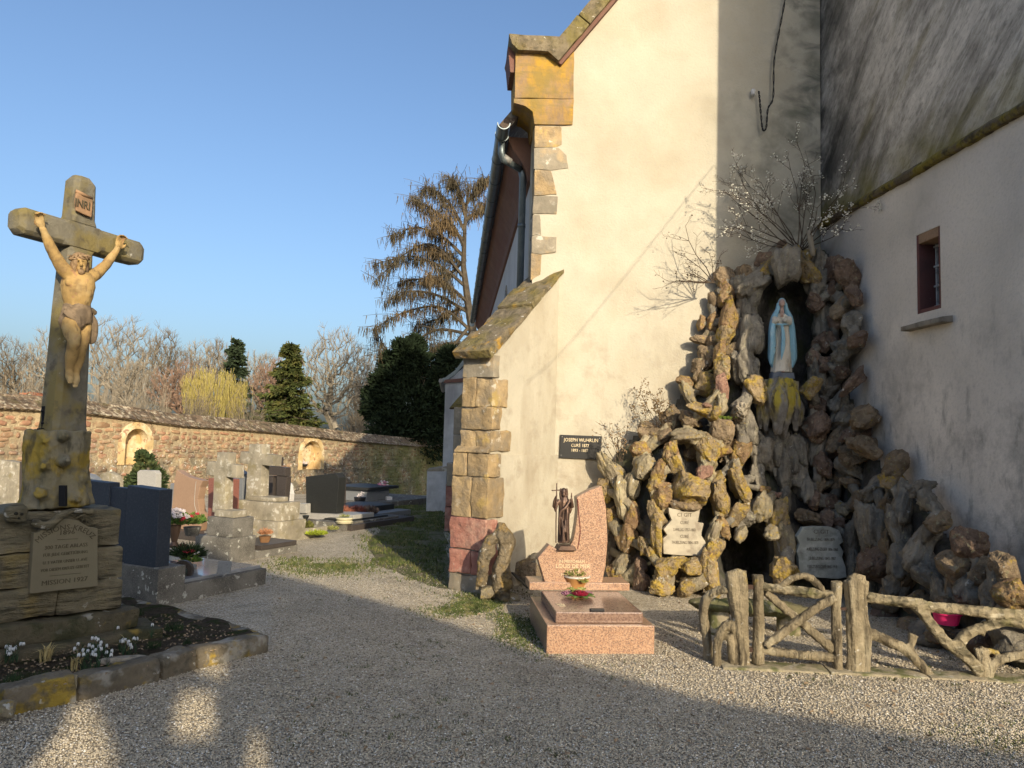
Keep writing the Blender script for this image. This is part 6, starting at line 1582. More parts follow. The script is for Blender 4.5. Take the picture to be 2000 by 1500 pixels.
def beam_sec(s, h, d_, ch):
    zc = (zb0+zb1)/2; q_ = [(-h/2+ch, -d_/2), (h/2-ch, -d_/2), (h/2, -d_/2+ch), (h/2, d_/2-ch), (h/2-ch, d_/2), (-h/2+ch, d_/2), (-h/2, d_/2-ch), (-h/2, -d_/2+ch)]
    return [Vector((ax.x, ax.y, zc))+be*s+Z*a+cn*(-b) for a, b in q_]
hB = zb1-zb0
lofto('cross_beam', [beam_sec(-.47, hB*.66, .12, .02), beam_sec(-.43, hB, .16, .028), beam_sec(-.15, hB, .16, .028), beam_sec(-.12, hB, .16, .004), beam_sec(.12, hB, .16, .004), beam_sec(.15, hB, .16, .028), beam_sec(.50, hB, .16, .028), beam_sec(.54, hB*.66, .12, .02)], CRS, crs, 2, .003, .004)
# INRI scroll
sc0 = Vector((ax.x, ax.y, 0))+cn*.085
def cf(px, py, o=0.0): return at_plane(px, py, sc0+cn*o, cn)
SCM = mat('reddish_scroll_stone', (.33, .20, .11), [dict(c=(.18, .12, .07), s=9, lo=.5, hi=.64, f=.7)], bump=[('noise', 30, .4, .01)], var=.15)
q_ = [(147, 373), (163, 380), (178, 387), (177, 400), (175, 425), (160, 419), (146, 412), (144, 395)]
o = prism_obj('scroll', [cf(*p_) for p_ in q_], cn*.022, SCM, crs, .004)
v, f = tube([cf(148, 373, .012), cf(163, 380, .022), cf(179, 388, .012)], .014, 8); MB().add(v, f).build('scroll_roll', SCM, crs, True)
text('INRI', .085, cf(161.5, 399.5, .027), be, Z, ENG, o, .006, sx=.78, name='lettering')
# stump with knots
sx_ = lambda px, py, o=.0: at_plane(px, py, Vector((ax.x, ax.y, 0))-Vector((fwd.x, fwd.y, 0)).normalized()*o, Vector((fwd.x, fwd.y, 0)).normalized())
kz2 = (ax-EYE).length/F
P_, r_ = spline([sx_(108, 990), sx_(108, 960), sx_(109, 920), sx_(112, 880), sx_(115, 841)], [53*kz2, 49*kz2, 46*kz2, 45*kz2, 45*kz2], 6)
stp_ = [tube(P_, r_, 28, groove=.07, ng=7, nz=.10, seed=2)]
for (x, y, r, o_) in [(163, 870, 10, .02), (166, 932, 11, .02), (56, 858, 10, 0), (48, 935, 12, 0), (84, 910, 8, .27), (76, 962, 11, .28), (134, 898, 7, .25), (128, 850, 7, .235), (88, 860, 8, .24), (156, 975, 8, .12)]:
    d = sx_(x, y, o_); c = sx_(x+(108-x)*.35, y+3, o_*.6); stp_.append(tube([c, d], [r*kz2*1.5, r*kz2*.6], 12, nz=.3, groove=.15))
remesh('stump', stp_, .009, STU, crs, 1, post=lambda p, n: p+n*(.016*mn.noise(Vector((p.x*16, p.y*16, p.z*3)))+.006*mn.noise(p*34)))
IRN = mat('black_iron_strap', (.012, .012, .014), rough_=.6, metal=.4)
def strap(x0, x1, y0, y1, o_):
    q_ = [sx_(x0, y1, o_), sx_(x1, y1, o_), sx_(x1+(1 if y0 < 900 else 0), y0, o_), sx_(x0+(1 if y0 < 900 else 0), y0, o_)]
    prism_obj('iron_strap', q_, Vector((fwd.x, fwd.y, 0))*.03, IRN, crs, .003)
strap(114, 127, 948, 989, .235); strap(52, 60, 948, 989, .06); strap(80, 87, 793, 839, .115); strap(71, 80, 836, 880, .15)
for x, y in ((83, 803), (83, 826)): MB().add(*ell(sx_(x, y, .15), (X*.012, Yv*.012, Z*.012), 1)).build('bolt', IRN, crs, True)
# pedestal
Pr = at_z(245, 1187, .29); dl = Vector((-math.sin(math.radians(45)), -math.cos(math.radians(45)), 0)); pn = Vector((-dl.y, dl.x, 0)); 
pn = Vector((.7071, -.7071, 0))
ztop = at_plane(215, 990, Pr, Vector((fwd.x, fwd.y, 0)).normalized()).z
zl = Pr.z; HP = ztop-zl; WP = 1.05; DP = .80
lay = [(0, .30, .0), (.30, .62, .0), (.62, 1.0, -.015)]
for i, (a, b, ins) in enumerate(lay):
    ins2 = .02+.03*(a)+(-ins); cutx = .42 if i == 0 else None
    segs = [(0, WP)] if cutx is None else [(0, WP*cutx), (WP*cutx, WP)]
    for j, (s0_, s1_) in enumerate(segs):
        foot = [Pr+dl*(s0_+(ins2 if j == 0 else .004))-pn*ins2, Pr+dl*(s1_-.004)-pn*ins2, Pr+dl*(s1_-.004)-pn*DP, Pr+dl*(s0_+(ins2 if j == 0 else .004))-pn*DP]
        o = prism_obj('pedestal_stone', [Vector((p.x, p.y, zl+HP*a+.004)) for p in foot], Z*(HP*(b-a)-.008), PDM, crs)
        rough(o, 14, .016, 8, 700+i*3+j, .02)
        for v in o.data.vertices:
            q_ = v.co; k_ = (q_-Pr).dot(pn)
            if k_ > -.25: v.co = q_+pn*(.034*(.5-abs(mn.noise(Vector((q_.x*2.2+q_.y*2.2, 3.3, q_.z*13+mn.noise(q_*3)*1.5))))*2.2)+.02*mn.noise(q_*5))
# plinth steps
for i, (z0, z1, g) in enumerate([(-.05, .15, .20), (.15, .285, .07)]):
    c = [Pr+dl*(-g)+pn*g, Pr+dl*(WP+.3)+pn*g, Pr+dl*(WP+.3)-pn*(DP+g), Pr+dl*(-g)-pn*(DP+g)]
    o = prism_obj('plinth_step', [Vector((p.x, p.y, z0)) for p in c], Z*(z1-z0), mat('mossy_plinth_stone%d' % i, (.12, .10, .06), [dict(c=(.045, .045, .02), s=4, lo=.45, hi=.58, f=.9), wht(10, .60, .64, .8), dict(c=(.30, .20, .04), s=3, lo=.6, hi=.66, f=.7)], bump=[('noise', 12, 1, .04), ('noise', 50, .6, .01)], var=.25), crs); rough(o, 8, .025, 6, 740+i, .02)
# tablet
tp = Pr+pn*.018
def tq(px, py, o=0.0): return at_plane(px, py, tp+pn*o, pn)
tl = [(58, 1160), (66, 1041), (76, 1040), (92, 1024), (112, 1015), (132, 1013), (152, 1016), (172, 1029), (191, 1032), (191, 1145)]
to = prism_obj('tablet', [tq(*p_) for p_ in tl], -pn*.06, TBL, crs, .004)
tu = -dl
tk_ = (tq(130, 1080)-EYE).length/F
def tline(body, px, py, h, sx=1.0, dz=0, **k):
    text(body, h*tk_*1.35, tq(px, py, .0015), tu, Z, ENG, to, .003, name='engraving', sx=sx, **k)
cA = tq(131, 1022, .0015)
text('MISSIONS-KREUZ', .052, cA-Z*.028, tu, Z, ENG, to, .003, name='engraving', arc=.235, sx=1.0, sp=1.05)
tline('1896', 131, 1040, 7.5, 1.2); tline('300 TAGE ABLASS', 130, 1067, 6.4, .95); tline('FÜR JEDE GEBETSÜBUNG', 129, 1081, 5.2, .85); tline('U. 5 VATER UNSER U. AVE', 128, 1096, 5.2, .82); tline('VOR DIESEM KREUZE GEBETET', 128, 1110, 5.0, .78); tline('MISSION 1927', 127, 1135, 8.0, 1.05)
for (xa, ya, xb, yb) in ((112, 1054, 152, 1052), (97, 1125, 158, 1119)):
    a, b = tq(xa, ya, .001), tq(xb, yb, .001); v, f = tube([a, b], .0018, 4); MB().add(v, f).build('ruled_line', ENG, to)
# skull, bones
def pf(px, py, o=0.0): return at_plane(px, py, Pr+pn*(o-.02), pn)
sk_ = [ell(pf(31, 1000, .03), (tu*.075, pn*.06, Z*.062)), ell(pf(38, 1014, .03), (tu*.045, pn*.05, Z*.03)), ell(pf(22, 1010, .02), (tu*.04, pn*.05, Z*.04))]
remesh('skull', sk_, .009, PDM, crs, 1)
SHD = mat('socket_shade', (.03, .027, .018), rough_=1)  # near-black colour stands in for shade inside the eye and nose hollows
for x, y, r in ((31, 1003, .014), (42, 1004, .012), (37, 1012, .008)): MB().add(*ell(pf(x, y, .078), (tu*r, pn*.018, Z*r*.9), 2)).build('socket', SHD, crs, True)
P_, r_ = spline([pf(70, 1023, .05), pf(95, 1026, .055), pf(118, 1008, .06), (pf(140, 998, .05)), pf(160, 998, .05), pf(178, 999, .05)], [.022, .030, .028, .018, .016, .024], 5)
remesh('bone', [tube(P_, r_, 12), ell(pf(176, 999, .06), (tu*.04, pn*.03, Z*.026)), ell(pf(70, 1022, .04), (tu*.035, pn*.03, Z*.03))], .008, PDM, crs, 1)
rt = [tube([pf(165, 1004, .05), pf(x, y, .03)], [.010, .006], 6) for x, y in ((150, 1012), (160, 1020), (172, 1022), (182, 1018), (188, 1008))]
remesh('roots', rt, .006, PDM, crs, 1)
rr = random.Random(9)
for k in range(0):
    y = rr.uniform(1045, 1175); x = rr.uniform(5, 55) if k % 2 else rr.uniform(195, 232); P_, r_ = spline([pf(x-22, y+rr.uniform(-5, 5), .0), pf(x, y, .03), pf(x+14, y+rr.uniform(-7, 7), .0)], [.018, .032, .014], 4)
    v, f = tube(P_, r_, 8, nz=.35, seed=k); MB().add(v, f).build('carved_ridge', PDM, crs, True)

# ------------------------------------------------------------------ crucified figure
FIG = mat('warm_ochre_figure_stone', (.38, .25, .095), [dict(c=(.20, .13, .06), s=11, lo=.50, hi=.64, f=.75), dict(c=(.45, .34, .17), s=5, lo=.52, hi=.64, f=.6), dict(c=(.13, .085, .045), s=18, st=(1, 1, .3), lo=.58, hi=.66, f=.7), dict(c=(.30, .15, .10), s=16, lo=.60, hi=.68, f=.6)], bump=[('noise', 30, .4, .01)], var=.14, vs=8)
CLO = mat('brown_grey_cloth_stone', (.22, .16, .10), [dict(c=(.10, .075, .05), s=10, lo=.5, hi=.62, f=.8)], bump=[('noise', 30, .5, .01)], var=.2)
HRM = mat('dark_ochre_hair_stone', (.30, .20, .11), [dict(c=(.14, .09, .05), s=14, lo=.5, hi=.62, f=.7)], bump=[('noise', 40, .6, .01)], var=.2)
def fg(px, py, o=0.0): return at_plane(px, py, sc0+cn*(o), cn)
fig = thing('crucifix_figure', 'ochre carved crucified figure with loincloth and thorn crown on the stone cross', 'statue', tuple(fg(150, 640)))
kf = (fg(153, 560)-EYE).length/F
def fl_(pts, rd, seg=14, **k):
    P, r_ = spline([fg(*p) for p in pts], [q_*kf for q_ in rd], 5); return tube(P, r_, seg, **k)
bod = [
 # torso
 fl_([(153, 534, .075), (153, 545, .085), (152, 560, .095), (151, 578, .09), (150, 596, .075), (149, 612, .07), (149, 626, .07)], [15, 25, 27, 24, 20, 20, 20], 20, sq=.72),
 ell(fg(144, 552, .108), (be*.066, cn*.036, Z*.048)), ell(fg(164, 555, .108), (be*.066, cn*.036, Z*.048)), ell(fg(152, 590, .105), (be*.055, cn*.03, Z*.06)),
 fl_([(135, 536, .08), (153, 540, .10), (176, 541, .08)], [10, 8, 9]),
 # arms
 fl_([(134, 537, .075), (123, 524, .07), (113, 508, .07), (103, 491, .07), (94, 472, .07), (87, 455, .065), (83, 446, .06)], [11, 11, 9.5, 8.6, 7.6, 5.4, 5.0]),
 fl_([(176, 541, .075), (186, 536, .07), (196, 527, .07), (206, 518, .07), (217, 504, .07), (226, 491, .065), (230, 484, .06)], [11, 10.5, 9.2, 8.2, 7.4, 5.4, 5.0]),
 # legs
 fl_([(141, 622, .08), (139, 640, .11), (142, 655, .14), (145, 667, .155), (143, 680, .13), (139, 698, .10), (136, 715, .08), (135, 727, .07)], [15, 14, 12, 9.8, 9.6, 9.2, 6.4, 5.6]),
 fl_([(160, 622, .07), (161, 645, .09), (160, 665, .11), (158, 680, .12), (154, 698, .09), (150, 715, .075), (147, 732, .07)], [14.5, 13.5, 11, 9.2, 9.2, 7.4, 5.6]),
 fl_([(135, 726, .075), (136, 736, .10), (137, 745, .125)], [6, 6.4, 4.2]), fl_([(147, 730, .07), (148, 742, .095), (147, 752, .12)], [6, 6.2, 4.2]),
 # neck and head
 fl_([(153, 538, .09), (155, 528, .105)], [9, 8]),
 ell(fg(156, 512, .12), (be*.044, cn*.056, Z*.062)), ell(fg(158.5, 524, .14), (be*.030, cn*.040, Z*.036)),
 ell(fg(158, 515, .182), (be*.009, cn*.018, Z*.022), 2), ell(fg(157.5, 508, .170), (be*.034, cn*.014, Z*.008), 2), 
 ell(fg(159, 528, .158), (be*.022, cn*.020, Z*.020), 2)]
for k in range(5):      # toes
    bod.append(fl_([(133.5+k*1.7, 745, .12), (134+k*1.7, 750-abs(k-1.5), .135)], [1.5, 1.2], 8)); bod.append(fl_([(143.5+k*1.8, 752, .115), (143.5+k*1.9, 757.5-abs(k-1.5), .13)], [1.5, 1.2], 8))
def hand(wx, wy, dirx, diry, side):
    out = []; wv = fg(wx, wy, .055); ex = fg(wx+dirx*8, wy+diry*8, .05)
    d = (ex-wv).normalized(); s_ = d.cross(cn).normalized()*side
    L_ = .066; pc = wv+d*L_*.55
    out.append(ell(pc, (d*L_*.62, s_*.032, cn*.015)))
    for k in range(4):
        b = wv+d*L_+s_*(-.024+.016*k); ln = (.052, .060, .056, .042)[k]; sp = s_*(-.2+.13*k)
        dd = (d+sp*.6).normalized()
        out.append(tube([b-d*.012, b+dd*ln*.45+cn*.008, b+dd*ln*.75+cn*.026, b+dd*ln*.72+cn*.045], [.0095, .0088, .0080, .0068], 8))
    b = wv+d*.018-s_*.026; out.append(tube([b, b-s_*.018+d*.022+cn*.008, b-s_*.020+d*.044+cn*.018], [.0105, .0092, .0072], 8))
    return out
bod += hand(83, 447, -.35, -1, 1); bod += hand(230, 485, .25, -1, -1)
remesh('body', bod, .0058, FIG, fig, 2, post=lambda p, n: p+n*.0025*mn.noise(p*26))
cl = [fl_([(149, 596, .07), (149, 606, .08), (148, 618, .085), (149, 632, .08)], [20.5, 22.5, 23.5, 21], 24, groove=.05, ng=5, sq=.75),
      fl_([(128, 600, .09), (140, 608, .12), (155, 614, .13), (168, 612, .11), (176, 606, .09)], [5, 6, 6.5, 6, 5], groove=.2), fl_([(126, 608, .09), (140, 619, .13), (157, 624, .14), (172, 618, .11)], [4.5, 5.5, 6.5, 5], groove=.2),
      fl_([(176, 606, .09), (183, 610, .09), (187, 612, .09)], [6, 5, 4]), fl_([(174, 618, .09), (178, 632, .09), (178, 650, .08), (176, 664, .08), (173, 670, .08)], [7, 9, 9, 8, 4], groove=.2, ng=3), fl_([(127, 612, .07), (123, 628, .06), (125, 642, .05)], [6, 7, 4], groove=.2),
      fl_([(152, 622, .13), (153, 634, .14), (153, 642, .13)], [11, 9, 5], groove=.15)]
remesh('loincloth', cl, .006, CLO, fig, 1)
hr = [ell(fg(155.5, 506, .100), (be*.056, cn*.054, Z*.052)), ell(fg(159, 531, .160), (be*.024, cn*.022, Z*.022)), ell(fg(158.5, 536, .150), (be*.015, cn*.016, Z*.018)), ell(fg(159.5, 523.5, .180), (be*.017, cn*.010, Z*.005))]
for (x, y0, y1, o_, r) in ((146, 508, 534, .11, 5), (143, 512, 532, .09, 4.5), (167, 512, 535, .12, 4.5), (170, 512, 532, .09, 4), (149, 505, 520, .13, 4)): hr.append(fl_([(x, y0, o_), (x-1, (y0+y1)/2, o_), (x+1, y1, o_)], [r, r, r*.6], nz=.2))
remesh('hair', hr, .006, HRM, fig, 1)
tw_ = MB(); hc = fg(155.5, 503.5, .112)
for k in range(3):
    pts = []
    for i in range(25):
        a = 2*math.pi*i/24; r = .056+.006*math.sin(5*a+k*2); pts.append(hc+be*(r*math.cos(a))+cn*(r*math.sin(a)*1.05)+Z*(.014*math.sin(4*a+k*2.1)+.012*math.cos(a)))
    tw_.add(*tube(pts, .0075, 7, cap=False))
for i in range(16):
    a = 2*math.pi*i/16; p = hc+be*(.058*math.cos(a))+cn*(.058*math.sin(a)); tw_.add(*tube([p, p+(p-hc)*.45+Z*rr.uniform(-.02, .02)], [.004, .001], 5))
tw_.build('thorn_crown', HRM, fig, True)

# ------------------------------------------------------------------ planted bed around the pedestal
LC = mat('lichened_bed_curb_stone', (.17, .14, .095), [dict(c=(.36, .24, .03), s=3.2, lo=.56, hi=.62, f=.9), dict(c=(.34, .32, .27), s=5, lo=.53, hi=.62, f=.75), dict(c=(.08, .07, .05), s=8, lo=.5, hi=.62, f=.7), wht(13, .62, .66, .8)], bump=[('noise', 9, 1, .04), ('noise', 50, .6, .01)], var=.25)
bed = thing('bed_curb', 'lichen spotted stone curb around the planted bed of the cross', 'curb', tuple(ground(300, 1340)))
cpx = [(-60, 1432), (0, 1404), (150, 1372), (318, 1330), (385, 1308), (528, 1272)]
cg = [ground(*p) for p in cpx]
for i in range(len(cg)-1):
    a, b = cg[i], cg[i+1]; d = (b-a).normalized(); nn = Vector((-d.y, d.x, 0)); gp = .012
    hh = (.15, .15, .135, .135, .125)[i]
    o = prism_obj('curb_stone', [a+d*gp-Z*.06, a+d*gp-Z*.06+nn*.17, a+d*gp+Z*hh+nn*.16, a+d*gp+Z*hh+nn*.015], (b-a)-d*2*gp, LC, bed); rough(o, 6, .022, 5, 800+i, .022)
bk = [ground(528, 1262), ground(470, 1243), ground(335, 1204), ground(250, 1186)]
for i in range(3):
    a, b = bk[i], bk[i+1]; d = (b-a).normalized(); nn = Vector((-d.y, d.x, 0)); 
    o = prism_obj('curb_stone', [a+d*.01-Z*.06, a+d*.01-Z*.06+nn*.12, a+d*.01+Z*.075+nn*.11, a+d*.01+Z*.08], (b-a)-d*.02, LC, bed); rough(o, 4, .014, 6, 820+i, .015)
for (x, y, s_) in ((130, 1352, .085), (5, 1400, .06)):
    v, f = rock(ground(x, y+12)+Z*.07, (X*s_*1.1, Yv*.04, Z*s_*.8), seed=x, sub=3, cuts=4); MB().add(v, f).build('end_stone', GM['L'], bed, True)
sp2 = [cg[0]+Vector((-.6, .25, 0)), cg[1]+Vector((0, .12, 0)), cg[3]+Vector((0, .13, 0)), cg[5]+Vector((-.12, .10, 0)), bk[1], bk[2], bk[3], Vector((-4.2, 6.2, 0)), Vector((-5, 4.0, 0))]
o = patch('bed_soil', sp2, SOIL, seed=3, nz=.02, dz=.085, lab='dark planted soil at the foot of the cross')[0]
for v in o.data.vertices: v.co.z += .03*mn.noise(v.co*3)
# snowdrops, tufts, leaf litter
SN = mat('snowdrop_petal', (.62, .63, .62), rough_=.5, var=0); SL = mat('snowdrop_leaf', (.035, .065, .03), var=.2, vs=30)
def bedp(px, py): return at_z(px, py, .11)
DRY = mat('dry_straw_leaf', (.38, .30, .13), var=.25, vs=20)
def blades(n, c, rad, h, w_, m_, name, parent, seed, bend=.5):
    rr = random.Random(seed); mb = MB()
    for _ in range(n):
        a = rr.uniform(0, 2*math.pi); r = rad*rr.random()**.5; p = c+Vector((r*math.cos(a), r*math.sin(a), -.01)); a2 = rr.uniform(0, 2*math.pi); d = Vector((math.cos(a2), math.sin(a2), 0)); s_ = Vector((-d.y, d.x, 0)); hh = h*rr.uniform(.6, 1.2); b_ = bend*rr.uniform(.3, 1.2)
        q0, q1, q2 = p, p+Z*hh*.6+d*hh*.25*b_, p+Z*hh*(1-.4*b_)+d*hh*.8*b_
        mb.add([q0-s_*w_/2, q0+s_*w_/2, q1+s_*w_*.4, q1-s_*w_*.4, q2], [(0, 1, 2, 3), (3, 2, 4)])
    return mb.build(name, m_, parent)
sn_l = mb = None
def snowdrop_mesh(seed):
    rr = random.Random(seed); mb = MB(); h = rr.uniform(.07, .11); a = rr.uniform(0, 6.28); d = Vector((math.cos(a), math.sin(a), 0))
    P, r_ = spline([Vector((0, 0, 0)), Vector((0, 0, h*.8)), Vector((0, 0, h))+d*.012, Vector((0, 0, h*.93))+d*.022], [.0016]*4, 3); st = MB().add(*tube(P, r_, 4))
    c = P[-1]-Z*.012; pe = MB()
    for k in range(3):
        b = a+k*2.094; e = Vector((math.cos(b), math.sin(b), 0)); pe.add(*ell(c+e*.006, (e*.0042, Vector((-e.y, e.x, 0))*.0062, Z*.0135-e*.002), 1))
    return st, pe
sds = [snowdrop_mesh(i) for i in range(4)]; sdm = []
for st, pe in sds:
    lf = MB(); 
    for v_, f_ in ((st.v, st.f),): lf.add(v_, f_)
    rr2 = random.Random(len(sdm))
    for k in range(3):
        a = rr2.uniform(0, 6.28); d = Vector((math.cos(a), math.sin(a), 0)); s_ = Vector((-d.y, d.x, 0))*.0035; hh = rr2.uniform(.05, .08)
        lf.add([-s_, s_, Z*hh*.6+d*.015+s_, Z*hh*.6+d*.015-s_, Z*hh*.85+d*.04], [(0, 1, 2, 3), (3, 2, 4)])
    m1 = lf.mesh('leaves'); m1.materials.append(SL); m2 = pe.mesh('petals', True); m2.materials.append(SN); sdm.append((m1, m2))
def snow(px, py, lab, grp):
    p = bedp(px, py); t = thing('snowdrop', lab, 'snowdrop', tuple(p), grp); k = R.randrange(4)
    for nm, me in (('leaves', sdm[k][0]), ('petals', sdm[k][1])):
        o = bpy.data.objects.new(nm, me); COL.objects.link(o); o.parent = t
    t.rotation_euler.z = R.uniform(0, 6.28)
for (x0, x1, y0, y1, n, lab, grp) in [(2, 36, 1282, 1296, 11, 'white snowdrop in the clump at the left picture edge', 'snowdrops at the left edge'), (138, 215, 1272, 1308, 24, 'white snowdrop in the main clump beside the loose flat stone', 'snowdrops of the main clump'), (232, 290, 1264, 1284, 11, 'white snowdrop in the clump just right of the loose flat stone', 'snowdrops right of the flat stone')]:
    for k in range(n): snow(R.uniform(x0, x1), R.uniform(y0, y1), lab, grp)
snow(222, 1250, 'single white snowdrop under the edge of the plinth', None); snow(296, 1246, 'single white snowdrop near the back bed curb', None)
v, f = rock(bedp(245, 1292)+Z*.01, (Vector((.15, .05, 0)), Vector((-.03, .05, 0)), Z*.03), seed=77, sub=3, cuts=6); tag(MB().add(v, f).build('flat_stone', GM['W'], None, True), 'loose flat reddish grey stone lying between the snowdrops', 'stone')
for i, (x, y, r, n, h, m_, lab, wid) in enumerate([(88, 1290, .03, 16, .13, DRY, 'yellowed drooping leaf clump below the tablet', .012), (148, 1305, .04, 26, .12, DRY, 'pale yellow straw tuft at the left of the main snowdrops', .006), (245, 1268, .03, 10, .12, DRY, 'dry yellow leaf blades behind the loose flat stone', .007),
    (265, 1200, .06, 140, .07, LGD, 'dark grass tuft at the back corner of the plinth', .003), (340, 1228, .07, 160, .06, LGD, 'dark grass tuft in the middle of the bed', .003), (300, 1262, .05, 110, .05, LGD, 'low grass tuft right of the last snowdrops', .003), (25, 1330, .05, 120, .06, LGD, 'dark grass tuft by the curb at the left edge', .003), (80, 1322, .06, 120, .05, LGD, 'low dark weeds near the front curb below the tablet', .003), (175, 1305, .05, 60, .05, SL, 'dark narrow leaves under the main snowdrops', .004), (366, 1255, .03, 60, .04, LGD, 'tiny grass tuft toward the pointed end of the bed', .003)]):
    c = bedp(x, y); o = blades(n, c, r, h, wid, m_, 'grass_tuft', None, i+60, .9 if m_ is DRY else .5); tag(o, lab, 'grass tuft')
LIT = mat('leaf_litter', (.30, .22, .14), rnd=.3, var=.4, vs=60)
P = []; D_ = []
for _ in range(1500):
    x, y = R.uniform(0, 470), R.uniform(1200, 1345)
    if y < 1384-.22*x-20 and y > 1182+.0*x+max(0, (x-250)*.22) and not (x < 230 and y < 1262): P.append(at_z(x, y, .112+R.uniform(0, .01))); D_.append(Vector((R.gauss(0, 1), R.gauss(0, 1), R.gauss(0, .25))))
o = quads('leaf_litter', P, D_, .010, .016, LIT, None, 4); kind(o, 'stuff')
# ------------------------------------------------------------------ graves
e1 = Vector((math.sin(math.radians(30)), math.cos(math.radians(30)), 0)); e2 = Vector((-e1.y, e1.x, 0))
DB = mat('dark_blue_grey_granite', (.028, .036, .050), [dict(c=(.05, .06, .075), s=60, lo=.5, hi=.62, f=.6)], rough_=.55, spec=.3, bump=[('noise', 120, .2, .004)], var=.08)
CON = mat('lichened_concrete', (.15, .14, .12), [dict(c=(.07, .065, .055), s=5, lo=.45, hi=.62, f=.7), dict(c=(.50, .50, .44), s=12, lo=.60, hi=.63, f=.85, m=(3, .42, .55)), dict(c=(.22, .205, .175), s=90, lo=.5, hi=.6, f=.6)], bump=[('noise', 60, .5, .008)], var=.2)
CLL = mat('pale_lichen_stone', (.30, .265, .195), [dict(c=(.56, .53, .45), s=14, lo=.54, hi=.60, f=.8, m=(4, .42, .58)), dict(c=(.15, .135, .09), s=6, lo=.54, hi=.66, f=.6), dict(c=(.26, .21, .09), s=3, lo=.56, hi=.66, f=.5)], bump=[('noise', 40, .6, .01)], var=.2)
POL = mat('polished_grey_granite', (.24, .25, .26), [dict(c=(.22, .23, .24), s=90, lo=.5, hi=.6, f=.6)], rough_=.09, spec=.6, var=.1)
PKT = mat('tan_pink_granite', (.33, .215, .14), [dict(c=(.28, .18, .115), s=70, lo=.5, hi=.6, f=.7)], rough_=.5, var=.06)
RDG = mat('red_granite_slab', (.24, .10, .075), [dict(c=(.16, .07, .055), s=70, lo=.5, hi=.6, f=.7)], rough_=.4, var=.06)
BKG = mat('black_granite', (.022, .023, .022), [dict(c=(.04, .042, .04), s=90, lo=.5, hi=.6, f=.6)], rough_=.45, spec=.3, var=.08)
BRG = mat('dark_brown_granite', (.055, .045, .04), [dict(c=(.09, .08, .07), s=80, lo=.5, hi=.6, f=.6)], rough_=.4, var=.08)
LGG = mat('light_speckled_granite', (.40, .385, .35), [dict(c=(.24, .23, .21), s=90, lo=.5, hi=.6, f=.6)], rough_=.45, var=.06)
GYG = mat('grey_granite', (.20, .21, .215), [dict(c=(.14, .145, .15), s=90, lo=.5, hi=.6, f=.6)], rough_=.4, var=.06)
WM = mat('white_marble', (.62, .60, .56), rough_=.4, var=.06)
def gq(A):            # pixel -> point on the vertical plane of a headstone back through A
    return lambda px, py, o=0.0: at_plane(px, py, A-e1*o, e1)
def face(name, A, pts, th, m_, parent, bev=.006, o=0.0, rg=0, seed=0):
    f_ = gq(A); ob = prism_obj(name, [f_(x, y, o) for x, y in pts], e1*th, m_, parent, 0 if rg else bev)
    if rg: rough(ob, 3, rg, 8, seed, .008)
    return ob
def gbox(name, A, u0, u1, v0, v1, z0, z1, m_, parent, bev=.006, rg=0, seed=0):
    P = [A+e1*u0+e2*v0, A+e1*u1+e2*v0, A+e1*u1+e2*v1, A+e1*u0+e2*v1]
    ob = prism_obj(name, [Vector((p.x, p.y, A.z+z0)) for p in P], Z*(z1-z0), m_, parent, 0 if rg else bev)
    if rg: rough(ob, 4, rg, 7, seed, .01)
    return ob
def zat(px, py, A): return at_plane(px, py, A, Vector((fwd.x, fwd.y, 0)).normalized()).z-A.z
def along(A, px, py):   # distance along e1 to the ground pixel
    return (ground(px, py)-A).dot(e1)
# A: dark blue grey grave
A = ground(305, 1188)
ga = thing('dark_granite_grave', 'dark blue grey granite grave with stepped headstones seen from behind, next to the cross', 'grave', tuple(A))
hp_ = zat(305, 1112, A)
gbox('headstone_base', A, 0, .30, 0, 1.05, -.1, hp_, CON, ga)
face('headstone', A+e1*.04, [(241, 1103), (303, 1112), (311, 957), (249, 948)], .15, DB, ga)
face('headstone', A+e1*.08+e2*.0, [(205, 1100), (252, 1106), (254, 954), (211, 951)], .10, DB, ga)
face('headstone', A+e1*.06, [(150, 1090), (211, 1100), (213, 943), (150, 936)], .12, DB, ga)
La = along(A, 537, 1143)
gbox('grave_border', A, .302, La, 0, 1.05, -.1, .165, CON, ga, .01, .004, 3)
gbox('grave_slab', A, .31, La-.05, .04, 1.0, .167, .20, POL, ga); gbox('grave_slab', A, .36, La-.55, .42, .95, .202, .245, POL, ga)
# B: greenish lichened cross
B = ground(448, 1101)
gb = thing('lichened_stone_cross', 'smaller greenish lichened stone cross on stepped base over a flat slab', 'grave cross', tuple(B))
zB = zat(448, 1052, B); gbox('base_block', B, 0, .42, -.0, .60, -.1, zB, CON, gb, .03, .006, 5)
B2 = B+e1*.05; z2b = zat(448, 1014, B); gbox('base_block', B2, 0, .34, .02, .47, zB+.002, z2b, CON, gb, .02, .006, 6)
z3b = zat(448, 1000, B); gbox('base_block', B2, .04, .28, .08, .40, z2b+.002, z3b, CLL, gb, .01, .004, 7)
B3 = B+e1*.16
face('cross', B3, [(414, 1000), (439, 1003), (441, 932), (461, 934), (462, 909), (446, 906), (447, 884), (424, 883), (423, 903), (404, 901), (403, 926), (418, 929)], .13, CLL, gb, rg=.006, seed=8)
Lb = along(B, 622, 1082)
gbox('grave_border', B, .43, Lb, 0, .95, -.1, .10, CON, gb, .01, .006, 9); gbox('grave_slab', B, .5, Lb-.05, -.02, .6, .102, .16, BRG, gb); gbox('grave_slab', B, .55, Lb-.6, .62, .95, .104, .20, POL, gb)
